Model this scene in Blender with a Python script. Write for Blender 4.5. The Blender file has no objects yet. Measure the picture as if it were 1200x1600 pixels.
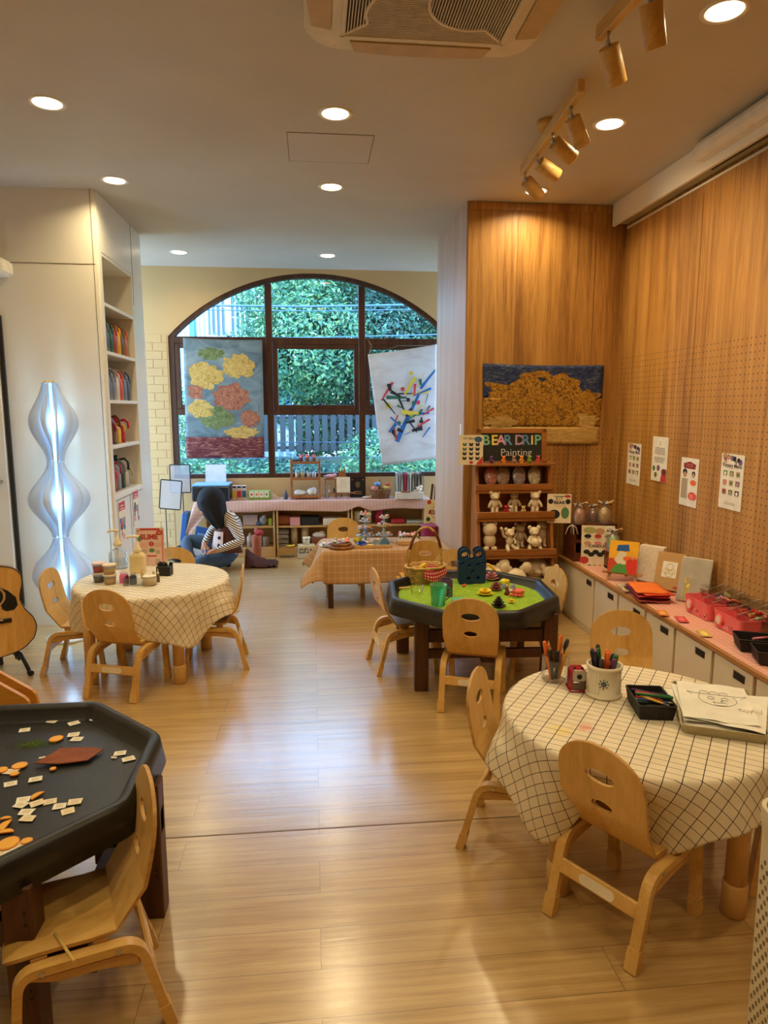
import bpy, bmesh, math, random
from mathutils import Vector, Matrix, Euler, noise
R = random.Random(7)
SC = bpy.context.scene
COL = SC.collection
PI = math.pi
cos, sin, rad = math.cos, math.sin, math.radians

# ------------------------------------------------------------------ camera
CAMH, FPX = 1.5, 1067.0
CYAW, CPIT = rad(5.9), rad(8.6)
CROT = Matrix.Rotation(-CYAW, 3, 'Z') @ Matrix.Rotation(PI/2-CPIT, 3, 'X')
cam_d = bpy.data.cameras.new('camera'); cam = bpy.data.objects.new('camera', cam_d); COL.objects.link(cam)
cam.matrix_world = Matrix.Translation((0, 0, CAMH)) @ CROT.to_4x4()
cam_d.sensor_fit = 'VERTICAL'; cam_d.sensor_height = 32.0; cam_d.lens = FPX/1600*32.0
cam_d.clip_start = 0.05; cam_d.clip_end = 200
SC.camera = cam

def at(px, py, **k):
    """point of the room seen at a pixel, on the plane x=, y= or z="""
    d = CROT @ Vector(((px-600)/FPX, -(py-800)/FPX, -1)); o = Vector((0, 0, CAMH))
    ax, v = list(k.items())[0]; i = 'xyz'.index(ax)
    return o + d*((v-o[i])/d[i])

# ------------------------------------------------------------------ materials
MATS = {}
def srgb(c):
    return tuple(((x/255)/12.92 if x/255 <= .04045 else ((x/255+.055)/1.055)**2.4) for x in c)
def new_mat(name):
    m = bpy.data.materials.new(name); m.use_nodes = True
    nt = m.node_tree; b = nt.nodes['Principled BSDF']
    return m, nt, b
def N(nt, t, **k):
    n = nt.nodes.new(t)
    for a, v in k.items():
        if a.startswith('i_'):
            n.inputs[a[2:].replace('_', ' ')].default_value = v
        else: setattr(n, a, v)
    return n
def L(nt, a, b): nt.links.new(a, b)
def mat(name, col, rough=.5, metal=0, var=.06, scale=14, bump=0, trans=0, emit=None, estr=0, spec=None, alpha=None, sheen=0):
    """plain colour with a little procedural variation"""
    if name in MATS: return MATS[name]
    m, nt, b = new_mat(name)
    c = srgb(col) if max(col) > 1 else col
    if var > 0:
        tc = N(nt, 'ShaderNodeTexCoord'); nz = N(nt, 'ShaderNodeTexNoise', i_Scale=scale, i_Detail=4)
        L(nt, tc.outputs['Object'], nz.inputs['Vector'])
        mr = N(nt, 'ShaderNodeMapRange'); mr.inputs[1].default_value = .3; mr.inputs[2].default_value = .7
        mr.inputs[3].default_value = 1-var*1.5; mr.inputs[4].default_value = 1+var
        L(nt, nz.outputs[0], mr.inputs[0])
        mx = N(nt, 'ShaderNodeVectorMath', operation='SCALE'); mx.inputs[0].default_value = c
        L(nt, mr.outputs[0], mx.inputs['Scale']); L(nt, mx.outputs[0], b.inputs['Base Color'])
        if bump:
            bp = N(nt, 'ShaderNodeBump', i_Strength=bump, i_Distance=.01); L(nt, nz.outputs[0], bp.inputs['Height']); L(nt, bp.outputs[0], b.inputs['Normal'])
    else: b.inputs['Base Color'].default_value = (*c, 1)
    b.inputs['Roughness'].default_value = rough; b.inputs['Metallic'].default_value = metal
    if trans: b.inputs['Transmission Weight'].default_value = trans
    if spec is not None: b.inputs['Specular IOR Level'].default_value = spec
    if emit: b.inputs['Emission Color'].default_value = (*(srgb(emit)), 1); b.inputs['Emission Strength'].default_value = estr
    if alpha is not None: b.inputs['Alpha'].default_value = alpha
    if sheen: b.inputs['Sheen Weight'].default_value = sheen
    MATS[name] = m; return m
def ramp(nt, stops):
    r = N(nt, 'ShaderNodeValToRGB'); e = r.color_ramp.elements
    while len(e) < len(stops): e.new(.5)
    for i, (p, c) in enumerate(stops):
        e[i].position = p; e[i].color = (*srgb(c), 1)
    return r
def wood(name, cols, axis='Z', stretch=14, scale=3.0, rough=.45, dots=None, coord='Object', bump=.05, fine=1.0, rp=(.36, .52, .68)):
    """streaky wood grain along an axis; dots=(a,b,pitch,zmax) drills a peg-hole pattern"""
    if name in MATS: return MATS[name]
    m, nt, b = new_mat(name)
    tc = N(nt, 'ShaderNodeTexCoord'); mp = N(nt, 'ShaderNodeMapping')
    s = {'X': (1/stretch, 1, 1), 'Y': (1, 1/stretch, 1), 'Z': (1, 1, 1/stretch)}[axis]
    mp.inputs['Scale'].default_value = s
    L(nt, tc.outputs[coord], mp.inputs['Vector'])
    n1 = N(nt, 'ShaderNodeTexNoise', i_Scale=scale*6, i_Detail=5, i_Roughness=.62, i_Distortion=.7)
    n2 = N(nt, 'ShaderNodeTexNoise', i_Scale=scale*55*fine, i_Detail=3)
    n3 = N(nt, 'ShaderNodeTexNoise', i_Scale=scale, i_Detail=2)
    for n in (n1, n2, n3): L(nt, mp.outputs[0], n.inputs['Vector'])
    a = N(nt, 'ShaderNodeMath', operation='MULTIPLY'); a.inputs[1].default_value = .60; L(nt, n1.outputs[0], a.inputs[0])
    a2 = N(nt, 'ShaderNodeMath', operation='MULTIPLY_ADD'); a2.inputs[1].default_value = .22; L(nt, n2.outputs[0], a2.inputs[0]); L(nt, a.outputs[0], a2.inputs[2])
    a3 = N(nt, 'ShaderNodeMath', operation='MULTIPLY_ADD'); a3.inputs[1].default_value = .22; L(nt, n3.outputs[0], a3.inputs[0]); L(nt, a2.outputs[0], a3.inputs[2])
    r = ramp(nt, list(zip(rp, cols))); L(nt, a3.outputs[0], r.inputs[0])
    out = r.outputs[0]
    if dots:
        ua, va, pitch, zmax = dots[:4]
        sp = N(nt, 'ShaderNodeSeparateXYZ'); L(nt, tc.outputs[coord], sp.inputs[0])
        ds = []
        for ax in (ua, va):
            q = N(nt, 'ShaderNodeMath', operation='DIVIDE'); q.inputs[1].default_value = pitch; L(nt, sp.outputs[ax], q.inputs[0])
            f = N(nt, 'ShaderNodeMath', operation='FRACT'); L(nt, q.outputs[0], f.inputs[0])
            g = N(nt, 'ShaderNodeMath', operation='SUBTRACT'); g.inputs[1].default_value = .5; L(nt, f.outputs[0], g.inputs[0])
            h = N(nt, 'ShaderNodeMath', operation='MULTIPLY'); L(nt, g.outputs[0], h.inputs[0]); L(nt, g.outputs[0], h.inputs[1]); ds.append(h)
        ad = N(nt, 'ShaderNodeMath', operation='ADD'); L(nt, ds[0].outputs[0], ad.inputs[0]); L(nt, ds[1].outputs[0], ad.inputs[1])
        lt = N(nt, 'ShaderNodeMath', operation='LESS_THAN'); lt.inputs[1].default_value = .013; L(nt, ad.outputs[0], lt.inputs[0])
        lz = N(nt, 'ShaderNodeMath', operation='LESS_THAN'); lz.inputs[1].default_value = zmax; L(nt, sp.outputs['Z'], lz.inputs[0])
        mu = N(nt, 'ShaderNodeMath', operation='MULTIPLY'); L(nt, lt.outputs[0], mu.inputs[0]); L(nt, lz.outputs[0], mu.inputs[1])
        last = mu
        if len(dots) > 4:
            gx = N(nt, 'ShaderNodeMath', operation='GREATER_THAN'); gx.inputs[1].default_value = dots[4]; L(nt, sp.outputs['X'], gx.inputs[0])
            m2 = N(nt, 'ShaderNodeMath', operation='MULTIPLY'); L(nt, last.outputs[0], m2.inputs[0]); L(nt, gx.outputs[0], m2.inputs[1]); last = m2
        mx = N(nt, 'ShaderNodeMix', data_type='RGBA'); mx.inputs['B'].default_value = (*srgb((70, 40, 16)), 1)
        L(nt, last.outputs[0], mx.inputs[0]); L(nt, out, mx.inputs['A']); out = mx.outputs['Result']
    L(nt, out, b.inputs['Base Color']); b.inputs['Roughness'].default_value = rough
    if bump:
        bp = N(nt, 'ShaderNodeBump', i_Strength=bump, i_Distance=.004); L(nt, n2.outputs[0], bp.inputs['Height']); L(nt, bp.outputs[0], b.inputs['Normal'])
    MATS[name] = m; return m
def grid_cloth(name, base, line, cell=.042, w=.05, w2=None, rough=.85, stains=False, bump=0.0, twol=None):
    """woven cloth with a ruled grid in its own UV (metres)"""
    m, nt, b = new_mat(name)
    uv = N(nt, 'ShaderNodeUVMap'); sp = N(nt, 'ShaderNodeSeparateXYZ'); L(nt, uv.outputs[0], sp.inputs[0])
    outs = []
    cc = cell if hasattr(cell, '__len__') else (cell, cell)
    for ax, ww, ce in (('X', w, cc[0]), ('Y', w2 or w, cc[1])):
        q = N(nt, 'ShaderNodeMath', operation='DIVIDE'); q.inputs[1].default_value = ce; L(nt, sp.outputs[ax], q.inputs[0])
        f = N(nt, 'ShaderNodeMath', operation='FRACT'); L(nt, q.outputs[0], f.inputs[0])
        g = N(nt, 'ShaderNodeMath', operation='SUBTRACT'); g.inputs[1].default_value = .5; L(nt, f.outputs[0], g.inputs[0])
        h = N(nt, 'ShaderNodeMath', operation='ABSOLUTE'); L(nt, g.outputs[0], h.inputs[0])
        i = N(nt, 'ShaderNodeMath', operation='GREATER_THAN'); i.inputs[1].default_value = .5-ww/2; L(nt, h.outputs[0], i.inputs[0]); outs.append(i)
    mxm = N(nt, 'ShaderNodeMath', operation='MAXIMUM'); L(nt, outs[0].outputs[0], mxm.inputs[0]); L(nt, outs[1].outputs[0], mxm.inputs[1])
    nz = N(nt, 'ShaderNodeTexNoise', i_Scale=9.0, i_Detail=5); L(nt, uv.outputs[0], nz.inputs['Vector'])
    r = ramp(nt, [(.3, tuple(x*.93 for x in base)), (.7, base)]); L(nt, nz.outputs[0], r.inputs[0])
    out = r.outputs[0]
    if stains:
        for (sx, sy, sr, c) in stains:
            dv = N(nt, 'ShaderNodeVectorMath', operation='DISTANCE'); dv.inputs[1].default_value = (sx, sy, 0); L(nt, uv.outputs[0], dv.inputs[0])
            nn = N(nt, 'ShaderNodeTexNoise', i_Scale=60.0, i_Detail=4); L(nt, uv.outputs[0], nn.inputs['Vector'])
            k = N(nt, 'ShaderNodeMath', operation='MULTIPLY_ADD'); k.inputs[1].default_value = sr*2.2; L(nt, nn.outputs[0], k.inputs[0]); L(nt, dv.outputs['Value'], k.inputs[2])
            mr = N(nt, 'ShaderNodeMapRange'); mr.inputs[1].default_value = sr*2.1; mr.inputs[2].default_value = sr*1.3; mr.inputs[3].default_value = 0; mr.inputs[4].default_value = .6
            L(nt, k.outputs[0], mr.inputs[0])
            mx = N(nt, 'ShaderNodeMix', data_type='RGBA'); mx.inputs['B'].default_value = (*srgb(c), 1); L(nt, mr.outputs[0], mx.inputs[0]); L(nt, out, mx.inputs['A']); out = mx.outputs['Result']
    mx = N(nt, 'ShaderNodeMix', data_type='RGBA'); mx.inputs['B'].default_value = (*srgb(line), 1)
    L(nt, mxm.outputs[0], mx.inputs[0]); L(nt, out, mx.inputs['A']); L(nt, mx.outputs['Result'], b.inputs['Base Color'])
    b.inputs['Roughness'].default_value = rough
    MATS[name] = m; return m
def speck(name, base, cols, scale=120, thr=.55, rough=.9, base2=None, blotch=6.0, bump=.3):
    """mottled colours: voronoi cells over a blotchy base"""
    if name in MATS: return MATS[name]
    m, nt, b = new_mat(name)
    tc = N(nt, 'ShaderNodeTexCoord'); v = N(nt, 'ShaderNodeTexVoronoi', i_Scale=scale); L(nt, tc.outputs['Object'], v.inputs['Vector'])
    st = [(i/len(cols), c) for i, c in enumerate(cols)]
    sp = N(nt, 'ShaderNodeSeparateColor'); L(nt, v.outputs['Color'], sp.inputs[0])
    r = ramp(nt, st); r.color_ramp.interpolation = 'CONSTANT'; L(nt, sp.outputs[0], r.inputs[0])
    nz = N(nt, 'ShaderNodeTexNoise', i_Scale=blotch, i_Detail=5); L(nt, tc.outputs['Object'], nz.inputs['Vector'])
    mr = N(nt, 'ShaderNodeMapRange'); mr.inputs[1].default_value = thr-.05; mr.inputs[2].default_value = thr+.05; L(nt, nz.outputs[0], mr.inputs[0])
    mx = N(nt, 'ShaderNodeMix', data_type='RGBA'); mx.inputs['A'].default_value = (*srgb(base), 1)
    L(nt, mr.outputs[0], mx.inputs[0]); L(nt, r.outputs[0], mx.inputs['B']); L(nt, mx.outputs['Result'], b.inputs['Base Color'])
    b.inputs['Roughness'].default_value = rough
    if bump:
        bp = N(nt, 'ShaderNodeBump', i_Strength=bump, i_Distance=.006); L(nt, v.outputs[0], bp.inputs['Height']); L(nt, bp.outputs[0], b.inputs['Normal'])
    MATS[name] = m; return m
def glassy(name, tint=(1, 1, 1), refl=.06, rough=.03, milk=0.0, milkcol=(.9, .9, .9)):
    """thin clear sheet: see-through with a fresnel mirror, optionally milky"""
    if name in MATS: return MATS[name]
    m = bpy.data.materials.new(name); m.use_nodes = True; nt = m.node_tree; nt.nodes.clear()
    o = N(nt, 'ShaderNodeOutputMaterial'); t = N(nt, 'ShaderNodeBsdfTransparent'); t.inputs[0].default_value = (*tint, 1)
    g = N(nt, 'ShaderNodeBsdfGlossy'); g.inputs['Roughness'].default_value = rough
    fr = N(nt, 'ShaderNodeLayerWeight'); fr.inputs[0].default_value = .25
    ma = N(nt, 'ShaderNodeMath', operation='MULTIPLY_ADD'); ma.inputs[1].default_value = .5; ma.inputs[2].default_value = refl; L(nt, fr.outputs['Fresnel'], ma.inputs[0])
    src = t.outputs[0]
    if milk:
        d = N(nt, 'ShaderNodeBsdfDiffuse'); d.inputs[0].default_value = (*milkcol, 1); mm = N(nt, 'ShaderNodeMixShader'); mm.inputs[0].default_value = milk
        L(nt, t.outputs[0], mm.inputs[1]); L(nt, d.outputs[0], mm.inputs[2]); src = mm.outputs[0]
    mx = N(nt, 'ShaderNodeMixShader'); L(nt, ma.outputs[0], mx.inputs[0]); L(nt, src, mx.inputs[1]); L(nt, g.outputs[0], mx.inputs[2]); L(nt, mx.outputs[0], o.inputs[0])
    MATS[name] = m; return m

# ------------------------------------------------------------------ mesh builder
def TM(loc=(0, 0, 0), rx=0, ry=0, rz=0, s=None):
    m = Matrix.Translation(loc) @ Euler((rx, ry, rz)).to_matrix().to_4x4()
    if s: m = m @ Matrix.Diagonal((*s, 1))
    return m
class MB:
    def __init__(self): self.v = []; self.f = []; self.mi = []; self.sm = []; self.uv = []; self.mats = []; self.hasuv = False
    def add(self, vs, fs, m, M=None, smooth=False, uvs=None):
        if m not in self.mats: self.mats.append(m)
        k = self.mats.index(m); o = len(self.v)
        for i, p in enumerate(vs):
            p = Vector(p)
            self.v.append(M @ p if M else p); self.uv.append(uvs[i] if uvs else (0, 0))
        if uvs: self.hasuv = True
        for f in fs: self.f.append([o+i for i in f]); self.mi.append(k); self.sm.append(smooth)
        return self
    def box(self, c, s, m, bev=0, M=None, rz=0):
        hx, hy, hz = s[0]/2, s[1]/2, s[2]/2; b = min(bev, hx*.9, hy*.9, hz*.9)
        T = TM(c, rz=rz); T = (M @ T) if M else T
        if b <= 0:
            vs = [(x*hx, y*hy, z*hz) for x in (-1, 1) for y in (-1, 1) for z in (-1, 1)]
            fs = [(0, 1, 3, 2), (4, 6, 7, 5), (0, 4, 5, 1), (2, 3, 7, 6), (0, 2, 6, 4), (1, 5, 7, 3)]
            return self.add(vs, fs, m, T)
        vs = []; ix = {}
        for x in (-1, 1):
            for y in (-1, 1):
                for z in (-1, 1):
                    for a in range(3):
                        p = [x*(hx-b), y*(hy-b), z*(hz-b)]; p[a] = (x*hx, y*hy, z*hz)[a]
                        ix[(x, y, z, a)] = len(vs); vs.append(p)
        fs = []
        for a in range(3):
            o = [i for i in range(3) if i != a]
            for s_ in (-1, 1):
                q = []
                for (p1, p2) in ((-1, -1), (1, -1), (1, 1), (-1, 1)):
                    t = [0, 0, 0]; t[a] = s_; t[o[0]] = p1; t[o[1]] = p2; q.append(ix[(*t, a)])
                if (s_ > 0) == (a == 1): q.reverse()
                fs.append(q)
        for a in range(3):            # edges along axis a
            o = [i for i in range(3) if i != a]
            for p1 in (-1, 1):
                for p2 in (-1, 1):
                    t0 = [0, 0, 0]; t0[a] = -1; t0[o[0]] = p1; t0[o[1]] = p2; t1 = list(t0); t1[a] = 1
                    fs.append([ix[(*t0, o[0])], ix[(*t1, o[0])], ix[(*t1, o[1])], ix[(*t0, o[1])]])
        for x in (-1, 1):
            for y in (-1, 1):
                for z in (-1, 1): fs.append([ix[(x, y, z, 0)], ix[(x, y, z, 1)], ix[(x, y, z, 2)]])
        return self.add(vs, fs, m, T)
    def lathe(self, prof, m, M=None, n=20, smooth=True, cap=True):
        vs = []; fs = []
        for (r, z) in prof:
            for i in range(n): a = 2*PI*i/n; vs.append((r*cos(a), r*sin(a), z))
        for j in range(len(prof)-1):
            for i in range(n): fs.append((j*n+i, j*n+(i+1) % n, (j+1)*n+(i+1) % n, (j+1)*n+i))
        self.add(vs, fs, m, M, smooth)
        if cap:
            for j, rev in ((0, True), (len(prof)-1, False)):
                if prof[j][0] > 1e-4:
                    k = self.v[-len(vs)+j*n:][:n] if j else self.v[-len(vs):][:n]
        if cap:
            o = len(self.v)-len(vs)
            if prof[0][0] > 1e-4: self.f.append([o+i for i in reversed(range(n))]); self.mi.append(self.mats.index(m)); self.sm.append(False)
            if prof[-1][0] > 1e-4: self.f.append([o+(len(prof)-1)*n+i for i in range(n)]); self.mi.append(self.mats.index(m)); self.sm.append(False)
        return self
    def rod(self, p0, p1, r, m, r1=None, n=12, M=None, smooth=True):
        p0, p1 = Vector(p0), Vector(p1); d = p1-p0; q = d.to_track_quat('Z', 'Y').to_matrix().to_4x4()
        T = Matrix.Translation(p0) @ q; T = (M @ T) if M else T
        return self.lathe([(r, 0), (r if r1 is None else r1, d.length)], m, T, n, smooth)
    def ell(self, c, r, m, M=None, n=14, k=9, rot=None):
        if not hasattr(r, '__len__'): r = (r, r, r)
        T = Matrix.Translation(c) @ (rot.to_4x4() if rot else Matrix.Identity(4)) @ Matrix.Diagonal((*r, 1)); T = (M @ T) if M else T
        return self.lathe([(max(sin(PI*j/k), 1e-5), -cos(PI*j/k)) for j in range(k+1)], m, T, n, True, cap=False)
    def tube(self, pts, r, m, n=8, M=None, closed=False, rect=None, up=None, smooth=True, caps=True):
        """sweep a circle (or rect=(w,t) section) along pts"""
        P = [Vector(p) for p in pts]; k = len(P); vs = []; fs = []
        prev = None
        for i in range(k):
            t = (P[(i+1) % k]-P[i-1]) if closed or 0 < i < k-1 else (P[1]-P[0] if i == 0 else P[-1]-P[-2])
            t.normalize()
            if up is not None: a = Vector(up)
            elif prev is None: a = Vector((0, 0, 1)) if abs(t.z) < .9 else Vector((1, 0, 0))
            else: a = prev
            x = (a - t*a.dot(t)).normalized(); y = t.cross(x); prev = x
            rr = r[i] if hasattr(r, '__len__') else r
            if rect:
                w, th = rect; sec = [(w/2, th/2), (-w/2, th/2), (-w/2, -th/2), (w/2, -th/2)]
            else: sec = [(rr*cos(2*PI*j/n), rr*sin(2*PI*j/n)) for j in range(n)]
            # miter widening
            mt = 1.0
            for (a_, b_) in sec: vs.append(P[i]+x*a_+y*b_*mt)
        ns = 4 if rect else n
        for i in range(k if closed else k-1):
            i2 = (i+1) % k
            for j in range(ns): fs.append((i*ns+j, i*ns+(j+1) % ns, i2*ns+(j+1) % ns, i2*ns+j))
        if not closed and caps: fs.append(list(reversed(range(ns)))); fs.append([(k-1)*ns+j for j in range(ns)])
        return self.add(vs, fs, m, M, smooth and not rect)
    def prism(self, poly, z0, z1, m, M=None, mside=None, smooth=False, uvs=False):
        n = len(poly)
        self.add([(x, y, z1) for x, y in poly], [list(range(n))], m, M, uvs=[(x, y) for x, y in poly] if uvs else None)
        self.add([(x, y, z0) for x, y in poly], [list(reversed(range(n)))], m, M)
        vs = [(x, y, z0) for x, y in poly]+[(x, y, z1) for x, y in poly]
        return self.add(vs, [(i, (i+1) % n, n+(i+1) % n, n+i) for i in range(n)], mside or m, M, smooth)
    def grid(self, fn, nu, nv, m, M=None, smooth=True, uv=None, closeu=False):
        vs = []; us = []
        for j in range(nv+1):
            for i in range(nu+(0 if closeu else 1)):
                vs.append(fn(i/nu, j/nv)); us.append(uv(i/nu, j/nv) if uv else (i/nu, j/nv))
        w = nu if closeu else nu+1; fs = []
        for j in range(nv):
            for i in range(nu): fs.append((j*w+i, j*w+(i+1) % w, (j+1)*w+(i+1) % w, (j+1)*w+i))
        return self.add(vs, fs, m, M, smooth, us)
    def text(self, s, size, m, M=None, ext=.0004, bold=0.0, align='CENTER'):
        c = bpy.data.curves.new('t', 'FONT'); c.body = s; c.size = size; c.extrude = ext; c.align_x = align; c.align_y = 'CENTER'; c.offset = bold; c.resolution_u = 3
        o = bpy.data.objects.new('t', c); COL.objects.link(o); bpy.context.view_layer.update()
        me = o.evaluated_get(bpy.context.evaluated_depsgraph_get()).to_mesh()
        vs = [v.co.copy() for v in me.vertices]; fs = [list(p.vertices) for p in me.polygons]
        self.add(vs, fs, m, M); o.to_mesh_clear(); bpy.data.objects.remove(o); bpy.data.curves.remove(c)
        return self
    def build(self, name, parent=None, loc=(0, 0, 0), rz=0, solid=0, sub=0, weld=False, rot=None):
        me = bpy.data.meshes.new(name); me.from_pydata([tuple(p) for p in self.v], [], self.f)
        for m in self.mats: me.materials.append(m)
        me.polygons.foreach_set('material_index', self.mi); me.polygons.foreach_set('use_smooth', self.sm)
        if self.hasuv:
            ul = me.uv_layers.new(name='UVMap')
            for l in me.loops: ul.data[l.index].uv = self.uv[l.vertex_index]
        me.validate(); me.update()
        o = bpy.data.objects.new(name, me); COL.objects.link(o)
        o.location = loc; o.rotation_euler = rot if rot else (0, 0, rz)
        if parent: o.parent = parent
        if weld or solid or sub:
            if weld or sub:
                bm = bmesh.new(); bm.from_mesh(me); bmesh.ops.remove_doubles(bm, verts=bm.verts, dist=1e-5); bm.to_mesh(me); bm.free()
            if sub: md = o.modifiers.new('s', 'SUBSURF'); md.levels = md.render_levels = sub
            if solid: md = o.modifiers.new('t', 'SOLIDIFY'); md.thickness = solid; md.offset = 0
            bake(o)
        return o
def bake(o):
    bpy.context.view_layer.update()
    me = bpy.data.meshes.new_from_object(o.evaluated_get(bpy.context.evaluated_depsgraph_get()))
    o.modifiers.clear(); old = o.data; o.data = me; bpy.data.meshes.remove(old); me.name = o.name
def tag(o, label=None, cat=None, group=None, kind=None):
    if label: o['label'] = label
    if cat: o['category'] = cat
    if group: o['group'] = group
    if kind: o['kind'] = kind
    return o
def thing(name, label, cat, loc=(0, 0, 0), rz=0, group=None, rot=None):
    o = bpy.data.objects.new(name, None); COL.objects.link(o); o.location = loc; o.rotation_euler = rot if rot else (0, 0, rz); o.empty_display_size = .05
    return tag(o, label, cat, group)
def struct(o): o['kind'] = 'structure'; return o
def dup(root, loc=None, rz=None, label=None, group=None, scale=None, rot=None):
    r = root.copy(); COL.objects.link(r)
    if loc is not None: r.location = loc
    if rz is not None: r.rotation_euler = (0, 0, rz)
    if rot is not None: r.rotation_euler = rot
    if scale: r.scale = scale if hasattr(scale, '__len__') else (scale,)*3
    if label: r['label'] = label
    if group: r['group'] = group
    for ch in list(root.children):
        c = ch.copy(); COL.objects.link(c); c.parent = r
        for g in list(ch.children):
            d = g.copy(); COL.objects.link(d); d.parent = c
    return r
def arc(cx, cy, r, a0, a1, n): return [(cx+r*cos(rad(a0+(a1-a0)*i/n)), cy+r*sin(rad(a0+(a1-a0)*i/n))) for i in range(n+1)]
def rrect(w, h, r, n=5):
    x, y = w/2-r, h/2-r
    return arc(x, y, r, 0, 90, n)+arc(-x, y, r, 90, 180, n)+arc(-x, -y, r, 180, 270, n)+arc(x, -y, r, 270, 360, n)
def oval(a, b, n=24, cx=0, cy=0): return [(cx+a*cos(2*PI*i/n), cy+b*sin(2*PI*i/n)) for i in range(n)]
def ngon(R_, n, r, a0=0):
    """regular polygon with rounded corners: list of (x,y,nx,ny)"""
    out = []; ap = R_*cos(PI/n)
    rc = (ap-r)/cos(PI/n)
    for i in range(n):
        a = a0+2*PI*i/n; cx, cy = rc*cos(a), rc*sin(a)
        for k in range(6):
            b = a-PI/n+2*PI/n*k/5; out.append((cx+r*cos(b), cy+r*sin(b), cos(b), sin(b)))
    return out
VERT = lambda loc, rz=0, tilt=0: TM(loc, rz=rz) @ TM(rx=PI/2-tilt)   # a flat thing's face turned to stand up, facing -y
# ------------------------------------------------------------------ shared materials
PLY = wood('birch_ply', [(192, 146, 76), (214, 170, 96), (228, 188, 118)], 'Z', 10, 2.2, .36)
PLYS = wood('birch_seat', [(192, 146, 76), (214, 170, 96), (228, 188, 118)], 'Y', 10, 2.2, .34)
PLYE = wood('ply_edge', [(160, 112, 54), (190, 142, 76), (208, 164, 98)], 'Y', 8, 6, .5)
BROWNW = wood('dark_brown_wood', [(52, 28, 12), (82, 46, 22), (104, 62, 32)], 'Z', 10, 2.5, .5)
OAKB = wood('display_wood', [(120, 70, 26), (158, 98, 42), (178, 116, 56)], 'X', 12, 2.2, .4)
BLACKP = mat('black_plastic', (24, 24, 26), .35, var=.2, scale=30)
BLACK = mat('black_satin', (16, 16, 17), .45)
WHITE = mat('white_plastic', (232, 228, 218), .4)
CREAMP = mat('cream_plastic', (236, 220, 176), .38)
PAPER = mat('white_paper', (238, 234, 224), .8)
CARD = mat('cream_card', (236, 222, 192), .75)
METAL = mat('steel', (190, 190, 190), .3, metal=1)
CLEAR = glassy('clear_plastic', (.96, .97, .97), .05, .08)
FILM = glassy('clear_film', (.95, .95, .95), .14, .12, milk=.12)
def C_(name, c, r=.5, **k): return mat(name, c, r, **k)

CEIL = 2.9; YF = 7.25; XR = 2.21
# ------------------------------------------------------------------ floor
def floor_mat():
    m, nt, b = new_mat('oak_plank_floor')
    tc = N(nt, 'ShaderNodeTexCoord')
    br = N(nt, 'ShaderNodeTexBrick', i_Scale=1.0); br.inputs['Brick Width'].default_value = 1.25; br.inputs['Row Height'].default_value = .15
    br.inputs['Mortar Size'].default_value = .0012; br.inputs['Mortar Smooth'].default_value = .1; br.inputs['Bias'].default_value = 0
    br.offset = .37; br.inputs['Color1'].default_value = (0, 0, 0, 1); br.inputs['Color2'].default_value = (1, 1, 1, 1); br.inputs['Mortar'].default_value = (.5, .5, .5, 1)
    L(nt, tc.outputs['Object'], br.inputs['Vector'])
    # per-plank offset of the grain
    ad = N(nt, 'ShaderNodeVectorMath', operation='MULTIPLY_ADD'); ad.inputs[1].default_value = (7, 3, 0); L(nt, br.outputs['Color'], ad.inputs[0]); L(nt, tc.outputs['Object'], ad.inputs[2])
    mp = N(nt, 'ShaderNodeMapping'); mp.inputs['Scale'].default_value = (.7, 15, 1); L(nt, ad.outputs[0], mp.inputs['Vector'])
    n1 = N(nt, 'ShaderNodeTexNoise', i_Scale=2.2, i_Detail=7, i_Roughness=.62, i_Distortion=.5); L(nt, mp.outputs[0], n1.inputs['Vector'])
    mp2 = N(nt, 'ShaderNodeMapping'); mp2.inputs['Scale'].default_value = (3, 90, 1); L(nt, ad.outputs[0], mp2.inputs['Vector'])
    n2 = N(nt, 'ShaderNodeTexNoise', i_Scale=1.6, i_Detail=4); L(nt, mp2.outputs[0], n2.inputs['Vector'])
    a = N(nt, 'ShaderNodeMath', operation='MULTIPLY_ADD'); a.inputs[1].default_value = .35; L(nt, n2.outputs[0], a.inputs[0]); L(nt, n1.outputs[0], a.inputs[2])
    r = ramp(nt, [(.42, (158, 124, 74)), (.62, (184, 149, 94)), (.85, (202, 170, 114))]); L(nt, a.outputs[0], r.inputs[0])
    hs = N(nt, 'ShaderNodeHueSaturation'); L(nt, r.outputs[0], hs.inputs['Color'])
    mr = N(nt, 'ShaderNodeMapRange'); mr.inputs[3].default_value = .95; mr.inputs[4].default_value = 1.05; L(nt, br.outputs['Color'], mr.inputs[0]); L(nt, mr.outputs[0], hs.inputs['Value'])
    mx = N(nt, 'ShaderNodeMix', data_type='RGBA'); mx.inputs['B'].default_value = (*srgb((134, 104, 64)), 1); L(nt, br.outputs['Fac'], mx.inputs[0]); L(nt, hs.outputs[0], mx.inputs['A'])
    L(nt, mx.outputs['Result'], b.inputs['Base Color'])
    rr = N(nt, 'ShaderNodeMapRange'); rr.inputs[3].default_value = .24; rr.inputs[4].default_value = .42; L(nt, n1.outputs[0], rr.inputs[0]); L(nt, rr.outputs[0], b.inputs['Roughness'])
    bp = N(nt, 'ShaderNodeBump', i_Strength=.16, i_Distance=.004); L(nt, a.outputs[0], bp.inputs['Height']); L(nt, bp.outputs[0], b.inputs['Normal'])
    b.inputs['Specular IOR Level'].default_value = .7
    b.inputs['Coat Weight'].default_value = 1; b.inputs['Coat IOR'].default_value = 1.8; b.inputs['Coat Roughness'].default_value = .19; L(nt, bp.outputs[0], b.inputs['Coat Normal'])
    return m
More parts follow.
